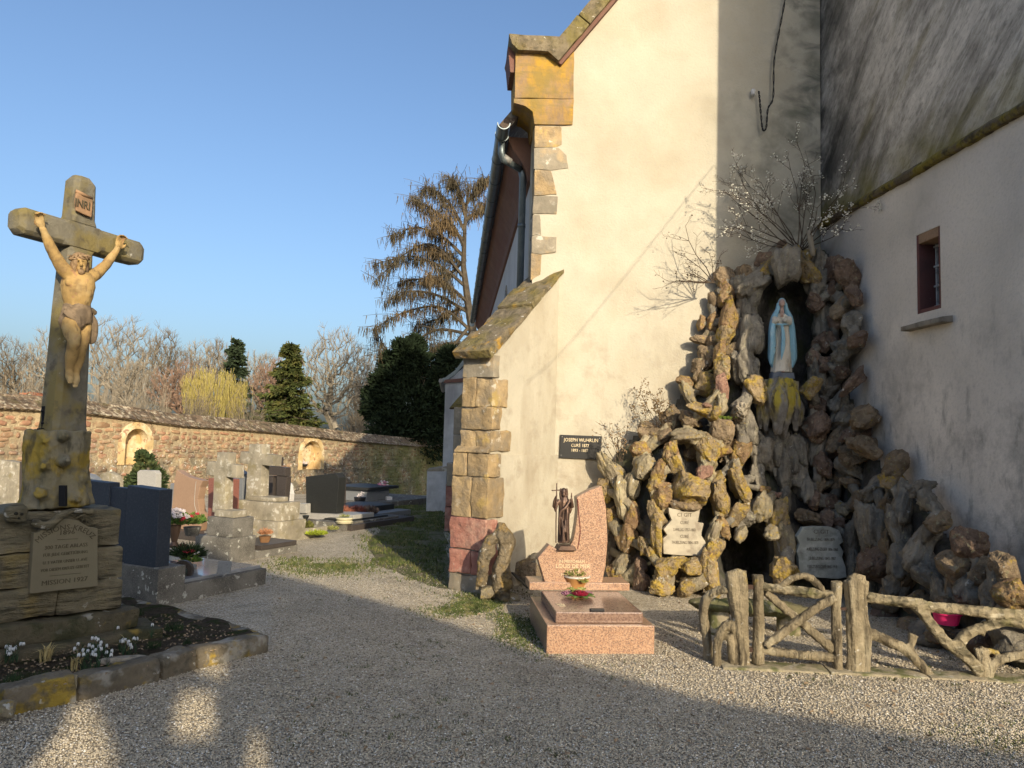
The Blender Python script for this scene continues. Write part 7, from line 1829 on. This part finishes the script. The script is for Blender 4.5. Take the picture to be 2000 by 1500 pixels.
# C: large pale lichen cross
C_A = ground(541, 1061)
gc = thing('large_stone_cross', 'largest pale stone cross, thick with white lichen, on a broad block base', 'grave cross', tuple(C_A))
zc1 = zat(541, 1020, C_A); gbox('base_block', C_A, 0, .6, 0, 1.0, -.1, zc1, CLL, gc, .02, .008, 10)
C2 = C_A+e1*.08; zc2 = zat(541, 984, C_A); gbox('base_block', C2, 0, .42, .04, .92, zc1+.002, zc2, CLL, gc, .02, .006, 11)
zc3 = zat(541, 975, C_A); gbox('base_block', C2, .05, .36, .22, .75, zc2+.002, zc3, CLL, gc, .02, .006, 12)
face('cross', C2+e1*.12, [(478, 980), (508, 982), (511, 908), (534, 910), (536, 889), (512, 886), (513, 868), (487, 867), (486, 884), (470, 882), (468, 904), (484, 907)], .17, CLL, gc, rg=.007, seed=13)
Lc = along(C_A, 662, 1048)
for i, (u0, u1, v0, v1) in enumerate([(.62, Lc*.5, 0, .14), (Lc*.5+.01, Lc, 0, .14), (Lc-.14, Lc, .15, .95), (.62, Lc, .95, 1.08)]):
    gbox('grave_border', C_A, u0, u1, v0, v1, -.1, .15, CLL, gc, .02, .015, 14+i)
gbox('grave_soil', C_A, .62, Lc-.1, .13, .96, -.1, .08, SOIL, gc)
# D: dark brown cross-shaped headstone
Dp = ground(560, 1040)+e1*.35
gd = thing('dark_cross_headstone', 'dark brown granite headstone shaped with a cross, right of the largest stone cross', 'headstone', tuple(Dp))
face('headstone', Dp, [(506, 1030), (533, 1030), (533, 930), (506, 928)], .12, BRG, gd); face('headstone', Dp, [(538, 1030), (551, 1030), (560, 931), (540, 928)], .12, BRG, gd)
face('cross_bar', Dp, [(509, 926), (557, 930), (557, 913), (509, 909)], .14, BRG, gd, o=.02); face('cross_head', Dp, [(527, 909), (543, 910), (543, 893), (528, 892)], .14, BRG, gd, o=.018)
face('base_block', Dp, [(500, 1045), (575, 1045), (575, 1020), (500, 1016)], .3, BRG, gd, o=.1); face('lantern', Dp, [(540, 1020), (557, 1021), (557, 994), (540, 994)], .1, BKG, gd, o=.2)
# E: large black headstone
E = ground(640, 1032)+e1*.25
ge = thing('black_headstone_grave', 'wide black slanted headstone on pale speckled granite base', 'grave', tuple(E))
face('headstone', E+e1*.1, [(598, 1001), (657, 1003), (662, 933), (655, 924), (597, 931)], .20, BKG, ge)
face('headstone_base', E, [(571, 1025), (690, 1030), (690, 1006), (571, 1001)], .6, LGG, ge)
gbox('grave_border', E, -.3, 1.6, -.55, .7, -.1, .10, BRG, ge, .01, .01, 30)
face('small_block', E, [(581, 1002), (598, 1003), (598, 984), (583, 983)], .12, LGG, ge, o=.05)
# F: tan pink stele
Fp = ground(385, 1052)
gf = thing('tan_headstone', 'tan pink granite headstone with concave top edge behind the green dressed vase', 'headstone', tuple(Fp))
face('headstone', Fp, [(330, 1050), (385, 1052), (397, 1012), (389, 998), (386, 975), (390, 952), (396, 939), (384, 936), (366, 931), (352, 923), (345, 918), (341, 935)], .13, PKT, gf)
f_ = gq(Fp); P_, _ = spline([f_(383, 940, .004), f_(381, 960, .004), f_(380, 985, .004), f_(386, 1005, .004)], None, 5); v, f = tube(P_, .004, 5); MB().add(v, f).build('edge_groove', LGG, gf)
gbox('grave_border', Fp, -.2, 1.2, -.4, .6, -.1, .12, BRG, gf)
# others
def simple(name, label, cat, gpx, pts, th, m_, base=None, bm_=CON, rg=0, seed=0, push=0.0, grp=None):
    A_ = ground(*gpx)+e1*push; t = thing(name, label, cat, tuple(A_), grp); face('headstone', A_, pts, th, m_, t, rg=rg, seed=seed)
    if base: face('headstone_base', A_, base, th*2.2, bm_, t, o=.05)
    return t
simple('red_granite_headstone', 'red granite headstone behind the smaller lichened cross', 'headstone', (440, 1060), [(405, 1050), (452, 1055), (456, 936), (440, 932), (407, 934)], .12, RDG, [(398, 1066), (460, 1070), (460, 1040), (398, 1038)])
simple('grey_slant_headstone', 'narrow grey headstone with slanted top between red slab and largest cross', 'headstone', (478, 1040), [(455, 1040), (474, 1040), (474, 926), (460, 916)], .16, GYG, [(450, 1052), (480, 1054), (480, 1025), (450, 1022)])
simple('thin_grey_headstone', 'thin blue grey headstone just behind the left edge of the tan headstone', 'headstone', (350, 1035), [(325, 1030), (345, 1032), (345, 946), (333, 944)], .10, GYG, [(325, 1040), (350, 1042), (350, 1020), (325, 1018)])
simple('clipped_headstone', 'pale headstone with clipped corners in front of the evergreen bush', 'headstone', (300, 1010), [(268, 1006), (303, 1008), (305, 925), (301, 919), (273, 918), (268, 922)], .12, LGG, [(262, 1015), (310, 1017), (310, 990), (262, 988)])
simple('lichened_round_headstone', 'lichened headstone with low rounded gable top behind the dark granite grave', 'headstone', (225, 1006), [(193, 1000), (229, 1003), (230, 938), (224, 928), (210, 921), (196, 926), (192, 935)], .12, CLL, [(188, 1012), (235, 1014), (235, 990), (188, 988)], rg=.004, seed=3)
simple('blue_grey_headstone', 'blue grey headstone top showing right behind the cross stump', 'headstone', (185, 1010), [(150, 1005), (184, 1008), (184, 937), (172, 927), (150, 922)], .16, GYG, [(146, 1016), (192, 1018), (192, 990), (146, 988)])
simple('fluted_pale_headstone', 'pale weathered headstone at the left picture edge', 'headstone', (30, 1010), [(-25, 1005), (33, 1008), (36, 904), (10, 899), (-25, 898)], .16, CLL, [(-30, 1020), (45, 1022), (45, 985), (-30, 983)], CLL, rg=.006, seed=5)
simple('brown_headstone', 'dark brown headstone between pale left headstone and the cross stump', 'headstone', (52, 1012), [(36, 1008), (56, 1010), (57, 904), (38, 902)], .14, BRG, [(34, 1020), (62, 1022), (62, 995), (34, 993)])
simple('white_marble_headstone', 'small white rounded marble headstone beside the dark cross headstone', 'headstone', (563, 1012), [(548, 1010), (564, 1011), (567, 965), (563, 945), (556, 941), (550, 950)], .12, WM, [(545, 1018), (572, 1019), (572, 1002), (545, 1000)], LGG)
simple('hidden_black_headstone', 'black headstone edge just behind the wide black slanted headstone', 'headstone', (668, 1005), [(640, 1000), (668, 1001), (669, 938), (640, 935)], .12, BRG)
# P: shaded box tomb near the wall
Pp = ground(715, 990)
gp_ = thing('shaded_box_grave', 'grey box grave with black cover in the shade below the wall', 'grave', tuple(Pp))
ph = zat(715, 958, Pp); gbox('side_block', Pp, 0, .9, 0, 1.0, -.1, ph, GYG, gp_); gbox('cover', Pp, -.08, 1.2, -.08, 1.08, ph+.002, ph+.07, BKG, gp_)
gbox('grave_border', Pp, -.5, 2.4, -.5, 1.3, -.1, .13, CON, gp_)
lo_ = thing('low_dark_grave', 'low dark granite grave slab at the end of the row in the shade', 'grave', tuple(ground(735, 1012)))
Q_ = ground(718, 1012); gbox('grave_slab', Q_, -.4, .9, 0, .9, -.1, .22, BKG, lo_); gbox('grave_border', Q_, -.6, 1.0, -.35, -.02, -.1, .12, GYG, lo_)
lo2 = thing('low_grey_grave', 'low grey granite grave border in the shade beside the path', 'grave', tuple(ground(745, 1025))); Q_ = ground(708, 1032); gbox('grave_slab', Q_, -.5, 1.1, 0, .7, -.1, .13, CON, lo2); gbox('grave_slab', Q_, -.3, .9, .1, .6, .132, .16, BKG, lo2)
# evergreen bush by the wall
bb = ground(285, 985); bush = thing('evergreen_bush', 'dark green evergreen bush against the wall below the left niche', 'bush', tuple(bb)); rr = random.Random(21); P = []; Dr = []
for (x, y, r) in [(287, 930, 26), (285, 905, 17), (300, 940, 22), (268, 945, 22), (278, 960, 30), (303, 965, 22), (262, 965, 14), (277, 890, 8)]:
    c = at_y(x, y, 17.5+rr.uniform(-.3, .3)); r_ = r/F*17.5
    for _ in range(int(1500*r_)+150):
        d = Vector((rr.gauss(0, 1), rr.gauss(0, 1), rr.gauss(0, 1))).normalized(); P.append(c+d*r_*rr.random()**.35*(1+.2*mn.noise(d*3+c))); Dr.append(d+Vector((rr.gauss(0, .5), rr.gauss(0, .5), rr.gauss(.2, .5))))
quads('foliage', P, Dr, .055, .085, mat('evergreen_leaf', (.035, .055, .018), [dict(c=(.09, .10, .03), s=3, lo=.5, hi=.62, f=.7)], var=.35, vs=8, spec=.3), bush, 3)
tk = SK(); tk.seg(bb, bb+Z*.8, .04, .03, 6); tk.build('stem', BK[1], bush)
# statuette and flowers in the niches
np_ = w_at(600, 912); ns = thing('niche_flowers', 'small dark bowl with pale flowers on the sill of the right wall niche', 'flowers', tuple(np_))
v, f = lathe([(.05, 0), (.10, .04), (.11, .09), (.02, .09)], np_-wn_*.12, 14); MB().add(v, f).build('bowl', DK, ns)
FLW = mat('white_pink_flower', (.62, .55, .54), var=.2, vs=60); FLR = mat('red_flower', (.42, .03, .05), var=.25, vs=60)
def bunch(c, r, n, s_, m_, parent, seed, name='blossoms', sq=.7):
    rr = random.Random(seed); mb = MB()
    for _ in range(n):
        d = Vector((rr.gauss(0, 1), rr.gauss(0, 1), rr.gauss(0, 1))).normalized(); k = rr.random()**.4; p = c+Vector((d.x*r*k, d.y*r*k, d.z*r*k*sq)); a = [Vector((rr.gauss(0, 1), rr.gauss(0, 1), rr.gauss(0, 1))).normalized() for _ in range(2)]
        for q_ in range(4):
            an = q_*math.pi/4; e = (X*math.cos(an)+Z*math.sin(an)); mb.add(*ell(p+e*s_*.4, (e*s_*.8, Yv*s_*.35, e.cross(Yv)*s_*.35), 1))
    return mb.build(name, m_, parent)
bunch(np_-wn_*.12+Z*.13, .12, 26, .025, FLW, ns, 3)
# vase with white and red flowers
vz = hp_
vb = at_y(340, 1065, 8.7); vs_ = thing('flower_vase', 'bronze coloured vase with white and red flowers before the tan headstone', 'vase', tuple(vb))
v, f = lathe([(.05, 0), (.055, .02), (.03, .06), (.05, .15), (.065, .24), (.06, .245), (.01, .22)], vb+Z*-.02, 16); smooth_angle(MB().add(v, f).build('vase', mat('brown_bronze_vase', (.18, .11, .07), rough_=.4, metal=.5), vs_))
bunch(vb+Z*.33, .13, 60, .028, FLW, vs_, 5); bunch(vb+Z*.28+X*.08-Yv*.03, .05, 14, .024, FLR, vs_, 6, 'red_blossoms'); leafball('leaves', vb+Z*.24, .13, 260, .03, .08, LG2, vs_, 7)
vb2 = at_y(375, 1046, 9.0); t2_ = thing('red_flower_pot', 'pale pot with red flowers and green leaves right of the flower vase', 'pot', tuple(vb2))
v, f = lathe([(.07, 0), (.10, .10), (.02, .1)], vb2, 14); MB().add(v, f).build('pot', CON, t2_); leafball('leaves', vb2+Z*.14, .12, 260, .03, .07, LG2, t2_, 8); bunch(vb2+Z*.19, .10, 24, .022, FLR, t2_, 9)
# wreath, oval plaque, upright plaque on slab A
za = A.z+.25
wr = at_z(366, 1098, za); tw = thing('fir_arrangement', 'fir twig arrangement with dark red bow and cream candle on the grey slab', 'flower arrangement', tuple(wr))
leafball('twigs', wr+Z*.06, .12, 700, .010, .09, LGD, tw, 11, up=.2); leafball('leaves', wr+Vector((.06, -.08, .02)), .08, 200, .015, .045, LG2, tw, 12, up=.1); bloom('bow', wr+Vector((.03, -.06, .10)), .06, FLR, tw, 3, 4); bunch(wr+Vector((-.08, .05, .16)), .05, 18, .012, mat('brown_cone', (.14, .06, .04)), tw, 14)
v, f = tube([wr+Vector((.06, -.08, .08)), wr+Vector((.14, -.08, .12))], [.012, .010], 8); MB().add(v, f).build('candle', WM, tw)
op = at_z(355, 1130, A.z+.17); ov = thing('oval_memorial', 'oval brown stone memorial with small dark bronze figure group on the slab corner', 'memorial', tuple(op))
pts = [op+e2*(.13*math.cos(t))*-1+e1*0+Z*(.02+.12*math.sin(t)+.03) for t in [math.pi*(k/14)*1.25-.4 for k in range(15)]]
pts = [op+(X*.8-Yv*.2)*(.13*math.cos(t))+Z*(.08+.095*math.sin(t)) for t in [2*math.pi*k/20 for k in range(20)]]
prism_obj('oval_stone', pts, (Vector((.2, .95, 0)))*.04, BRG, ov, .006)
remesh('figures', [ell(op+Vector((.0, -.05, .05)), (X*.05, Yv*.02, Z*.03)), ell(op+Vector((.05, -.05, .07)), (X*.02, Yv*.02, Z*.04)), ell(op+Vector((-.04, -.05, .04)), (X*.03, Yv*.02, Z*.02))], .007, mat('green_black_bronze', (.03, .04, .035), metal=.5, rough_=.4), ov, 1)
prism_obj('foot_slab', [op+Vector((-.1, -.09, 0)), op+Vector((.12, -.09, 0)), op+Vector((.12, .0, 0)), op+Vector((-.1, .0, 0))], Z*.018, GYG, ov, .003)
up_p = at_z(422, 1125, A.z+.21); tu_ = thing('upright_plaque', 'small grey square plaque standing on two feet on the polished slab', 'plaque', tuple(up_p))
prism_obj('plate', [up_p+e2*-.0+Z*.02, up_p+(X*.9-Yv*.1)*.14+Z*.02, up_p+(X*.9-Yv*.1)*.14+Z*.14+e1*.02, up_p+Z*.14+e1*.02], e1*.015, GYG, tu_, .002)
for k in (.03, .11): v, f = tube([up_p+(X*.9-Yv*.1)*k+Z*.025, up_p+(X*.9-Yv*.1)*k-e1*.05+Z*.004], .006, 6); MB().add(v, f).build('foot', ZNL, tu_)
# small things farther along the row
def lathe_t(name, label, cat, p, prof, m_, leaf=None, seed=0, lr=.1, lz=.1, n=200, lw=.02, ll=.06, lm=None, grp=None):
    t = thing(name, label, cat, tuple(p), grp); v, f = lathe(prof, p, 16); smooth_angle(MB().add(v, f).build('pot', m_, t))
    if leaf: leafball(leaf, Vector(p)+Z*lz, lr, n, lw, ll, lm, t, seed, up=.8)
    return t
zb_ = B.z+.165
lathe_t('white_pot', 'small white angular pot beside the base of the smaller lichened cross', 'pot', at_z(462, 1066, zb_), [(.04, 0), (.07, .12), (.02, .12)], WM)
lathe_t('wicker_basket', 'small wicker basket of dried orange heather on the flat slab', 'basket', at_z(517, 1059, zb_+.03), [(.055, 0), (.075, .07), (.08, .08), (.02, .08)], mat('wicker', (.42, .22, .10), bump=[('wave', 40, 1, .01)]), 'dried_flowers', 3, .07, .10, 260, .008, .05, mat('orange_heather', (.42, .20, .10), var=.3, vs=40))
lathe_t('black_chalice_vase', 'small black chalice shaped vase before the pale granite base', 'vase', ground(596, 1036)+Z*.12, [(.03, 0), (.012, .04), (.05, .10), (.055, .13), (.01, .12)], BKG)
lathe_t('cream_planter', 'cream layered planter bowl at the corner of the black headstone grave', 'planter', ground(672, 1036)+Z*.12, [(.13, 0), (.15, .03), (.12, .05), (.15, .08), (.14, .10), (.02, .09)], mat('cream_ceramic', (.60, .55, .36), rough_=.4), 'leaves', 4, .08, .1, 80, .01, .03, LG1)
hb = ground(690, 1020)+Z*.1
for i, (dx, m_, lab) in enumerate([(-.16, (.40, .16, .10), 'reddish heather cushion right of the wide black headstone'), (.05, (.30, .10, .07), 'dark red heather cushion in the middle of the heather row'), (.26, (.20, .15, .12), 'grey brown dead heather at the right end of the heather row')]):
    c = hb+X*dx+Yv*(.1*i); t = thing('heather', lab, 'plant', tuple(c)); leafball('foliage', c+Z*.05, .16, 900, .012, .07, mat('heather_foliage', m_, var=.35, vs=20), t, 30+i, up=1)
lp = ground(617, 1052)+Z*.05; t = thing('lime_plant', 'bright lime green low plant inside the lichened border', 'plant', tuple(lp)); leafball('foliage', lp+Z*.02, .16, 700, .015, .035, mat('lime_leaf', (.30, .36, .03), var=.3, vs=30), t, 41, up=.5, squash=.35)
lp = ground(556, 1054)+Z*.05+e1*.4; t = thing('leafy_border_plant', 'dark yellow green leafy plant beside the base of the largest cross', 'plant', tuple(lp)); leafball('foliage', lp+Z*.08, .14, 420, .03, .06, mat('olive_leaf', (.13, .13, .03), var=.35, vs=20), t, 42)
for i, (x, y) in enumerate([(582, 1046), (645, 1040)]):
    lp = ground(x, y)+Z*.05; t = thing('border_weed', ['sparse yellowing weed in the middle of the lichened border', 'sparse weed at the right end of the lichened border'][i], 'plant', tuple(lp)); leafball('foliage', lp, .14, 160, .012, .04, LG1, t, 43+i, squash=.4)
fp_ = ground(566, 1012)+Z*.15; t = thing('pink_flowers', 'pink and cream flowers by the small white marble headstone', 'flowers', tuple(fp_)); bunch(fp_+Z*.1, .12, 22, .025, FLR, t, 50, 'pink_blossoms'); bunch(fp_+Z*.02+X*.1, .14, 30, .025, FLW, t, 51); leafball('leaves', fp_, .15, 200, .02, .06, LG2, t, 52)
fp_ = ground(588, 1008)+Z*.1+e1*.5; t = thing('dark_green_plant', 'dark green plant left of the wide black headstone', 'plant', tuple(fp_)); leafball('foliage', fp_+Z*.06, .18, 500, .03, .08, LGD, t, 53)
fp_ = at_z(746, 960, Pp.z+.45); t = thing('pink_flower_bunch', 'dark vase with a pink flower bunch in the shade below the wall', 'flowers', tuple(ground(746, 985)))
gq_ = ground(746, 985); v, f = lathe([(.07, 0), (.10, .3), (.02, .3)], gq_, 12); MB().add(v, f).build('vase', DK, t); bunch(gq_+Z*.45, .15, 30, .035, mat('pink_petal', (.62, .25, .32), var=.3, vs=40), t, 54); bunch(gq_+Z*.5, .14, 12, .03, FLW, t, 55, 'white_blossoms')
gq_ = ground(759, 988); prism_obj('x', [], Z, DK) if False else None
tag(box('white_lantern', tuple(gq_+Z*.12), (.14, .12, .2), WM, None, .4, .01), 'small white box lantern in the shade right of the pink flowers', 'lantern')
gq_ = ground(702, 997)+Z*.13; t = thing('dark_bowl', 'round black bowl with white plant sprigs before the shaded box grave', 'bowl', tuple(gq_)); v, f = lathe([(.04, 0), (.12, .08), (.13, .16), (.05, .16)], gq_, 14); MB().add(v, f).build('bowl', DK, t); bunch(gq_+Z*.2, .1, 16, .02, FLW, t, 57)
tag(box('brown_leaf_strip', (ground(800, 975)+Z*.01).to_tuple(), (2.6, .5, .03), mat('red_brown_leaves', (.20, .07, .04), var=.4, vs=20), None, .3), 'strip of red brown fallen leaves at the foot of the shaded wall', 'leaf litter')

# ------------------------------------------------------------------ gravel chips and grass
PB = [mat('pale_chip', (.70, .61, .45), rnd=.3, var=.1), mat('grey_chip', (.50, .43, .32), rnd=.3, var=.1), mat('dark_chip', (.18, .15, .11), rnd=.3, var=.1), mat('white_chip', (.8, .77, .7), var=.1)]
rs = np.random.RandomState(4)
octv = np.array([(1, 0, 0), (0, 1, 0), (-1, 0, 0), (0, -1, 0), (0, 0, 1), (0, 0, -.5)], float); octf = np.array([(0, 1, 4), (1, 2, 4), (2, 3, 4), (3, 0, 4), (1, 0, 5), (2, 1, 5), (3, 2, 5), (0, 3, 5)])
crn, cun, fn_ = [np.array(tuple(q_)) for q_ in (cr, cu, fwd)]
def scatter(name, n, m_, smin, smax, y0=1095, seed=1, lab=''):
    rs = np.random.RandomState(seed)
    px = rs.uniform(-30, 2030, n*3); py = y0+(1560-y0)*rs.uniform(0, 1, n*3)**1.0
    d = crn*((px-1000)/F)[:, None]+cun*((750-py)/F)[:, None]+fn_
    t = -1.6/d[:, 2]; P = np.array([0, 0, 1.6])+d*t[:, None]
    ok = (P[:, 1] < 16) & (P[:, 1] > 2.5)
    # keep the bed, graves and curb free
    bedx = (py < 1404-.25*px) & (px < 530); ok &= ~bedx
    ok &= ~((px > 1040) & (px < 1285) & (py < 1278)); 
    ok &= (P[:, 1] < 8.6) | (P[:, 0] < 0)
    P = P[ok][:n]; n = len(P)
    s = rs.uniform(smin, smax, n); a = rs.uniform(0, 6.28, n)
    V = octv[None]*(rs.uniform(.6, 1.3, (n, 6, 1)))*s[:, None, None]*np.array([1, .8, .6])
    ca, sa = np.cos(a)[:, None], np.sin(a)[:, None]
    V = np.stack([V[:, :, 0]*ca-V[:, :, 1]*sa, V[:, :, 0]*sa+V[:, :, 1]*ca, V[:, :, 2]], 2)
    V += P[:, None, :]; V[:, :, 2] += .004
    Fi = (octf[None]+(np.arange(n)*6)[:, None, None]).reshape(-1, 3)
    o = link(name, tri_mesh_np(name, V.reshape(-1, 3), Fi), m_); kind(o, 'stuff'); o['label'] = lab
scatter('gravel', 46000, PB[0], .004, .010, seed=1, lab='pale gravel chips'); scatter('gravel', 42000, PB[1], .004, .010, seed=2, lab='grey gravel chips'); scatter('gravel', 22000, PB[2], .004, .009, seed=3, lab='dark gravel chips'); scatter('gravel', 7000, PB[3], .004, .009, seed=5, lab='white gravel chips')
def grass_on(name, poly, n, h, m_, seed, lab, margin=.25):
    rr = random.Random(seed); xs = [p.x for p in poly]; ys = [p.y for p in poly]; V = []; Fq = []; pl2 = [(p.x, p.y) for p in poly]; k = 0
    while k < n:
        x = rr.uniform(min(xs)-margin, max(xs)+margin); y = rr.uniform(min(ys)-margin, max(ys)+margin)
        jx, jy = x+rr.gauss(0, margin*.45), y+rr.gauss(0, margin*.45)
        if not inside(jx, jy, pl2): continue
        if mn.noise(Vector((x*2.2, y*2.2, seed)))*1.0+rr.uniform(-.3, .3) < -.05: k += .3; continue
        k += 1; a = rr.uniform(0, 6.28); hh = h*rr.uniform(.4, 1.2); w_ = .0035*(1+y*.12); z = gz(y); i = len(V); b = rr.uniform(.2, 1.1)*hh
        V += [(x-w_*math.sin(a), y+w_*math.cos(a), z), (x+w_*math.sin(a), y-w_*math.cos(a), z), (x+b*math.cos(a), y+b*math.sin(a), z+hh)]; Fq.append((i, i+1, i+2))
    o = link(name, tri_mesh_np(name, np.array(V), np.array(Fq)), m_); kind(o, 'stuff'); o['label'] = lab
def weeds(name, n, seed, lab):
    rr = random.Random(seed); V = []; Fq = []
    for _ in range(n):
        px = rr.uniform(560, 2000); py = rr.uniform(1120, 1480); p = ground(px, py)
        if mn.noise(Vector((p.x*1.1, p.y*1.1, 7.7))) < .12 or (1030 < px < 1290 and py < 1285) or p.y > 7.6: continue
        for k in range(rr.randint(4, 12)):
            a = rr.uniform(0, 6.28); h = rr.uniform(.006, .022); w_ = .004; x, y = p.x+rr.gauss(0, .015), p.y+rr.gauss(0, .015); i = len(V); b = rr.uniform(.4, 1.4)*h
            V += [(x-w_*math.sin(a), y+w_*math.cos(a), .002), (x+w_*math.sin(a), y-w_*math.cos(a), .002), (x+b*math.cos(a), y+b*math.sin(a), h)]; Fq.append((i, i+1, i+2))
    o = link(name, tri_mesh_np(name, np.array(V), np.array(Fq)), mat('gravel_weed', (.09, .10, .03), var=.4, vs=9)); kind(o, 'stuff'); o['label'] = lab
weeds('weeds', 900, 8, 'tiny weeds sprouting in the gravel')
P = []; D_ = []
for _ in range(260):
    x, y = R.uniform(540, 2000), R.uniform(1130, 1495); p = ground(x, y)
    if p.y > 7.7 or (1030 < x < 1290 and y < 1285): continue
    P.append(p+Z*.012); D_.append(Vector((R.gauss(0, 1), R.gauss(0, 1), R.gauss(0, .2))))
o = quads('fallen_leaves', P, D_, .018, .028, LIT, None, 9); kind(o, 'stuff')
GB = mat('lawn_blade', (.085, .11, .03), [dict(c=(.22, .20, .08), s=9, lo=.5, hi=.62, f=.8)], rnd=.2, var=.3, vs=6)
grass_on('grass', GP1, 16000, .045, GB, 3, 'short grass along the church wall', .35); grass_on('grass', GP2, 3600, .03, GB, 4, 'grass beside the flat grave slab', .5); grass_on('grass', GP3, 9000, .022, GB, 5, 'weeds between buttress and pink grave', .3); grass_on('grass', GP4, 1300, .014, GB, 6, 'sparse weeds in front of the fence', .3)
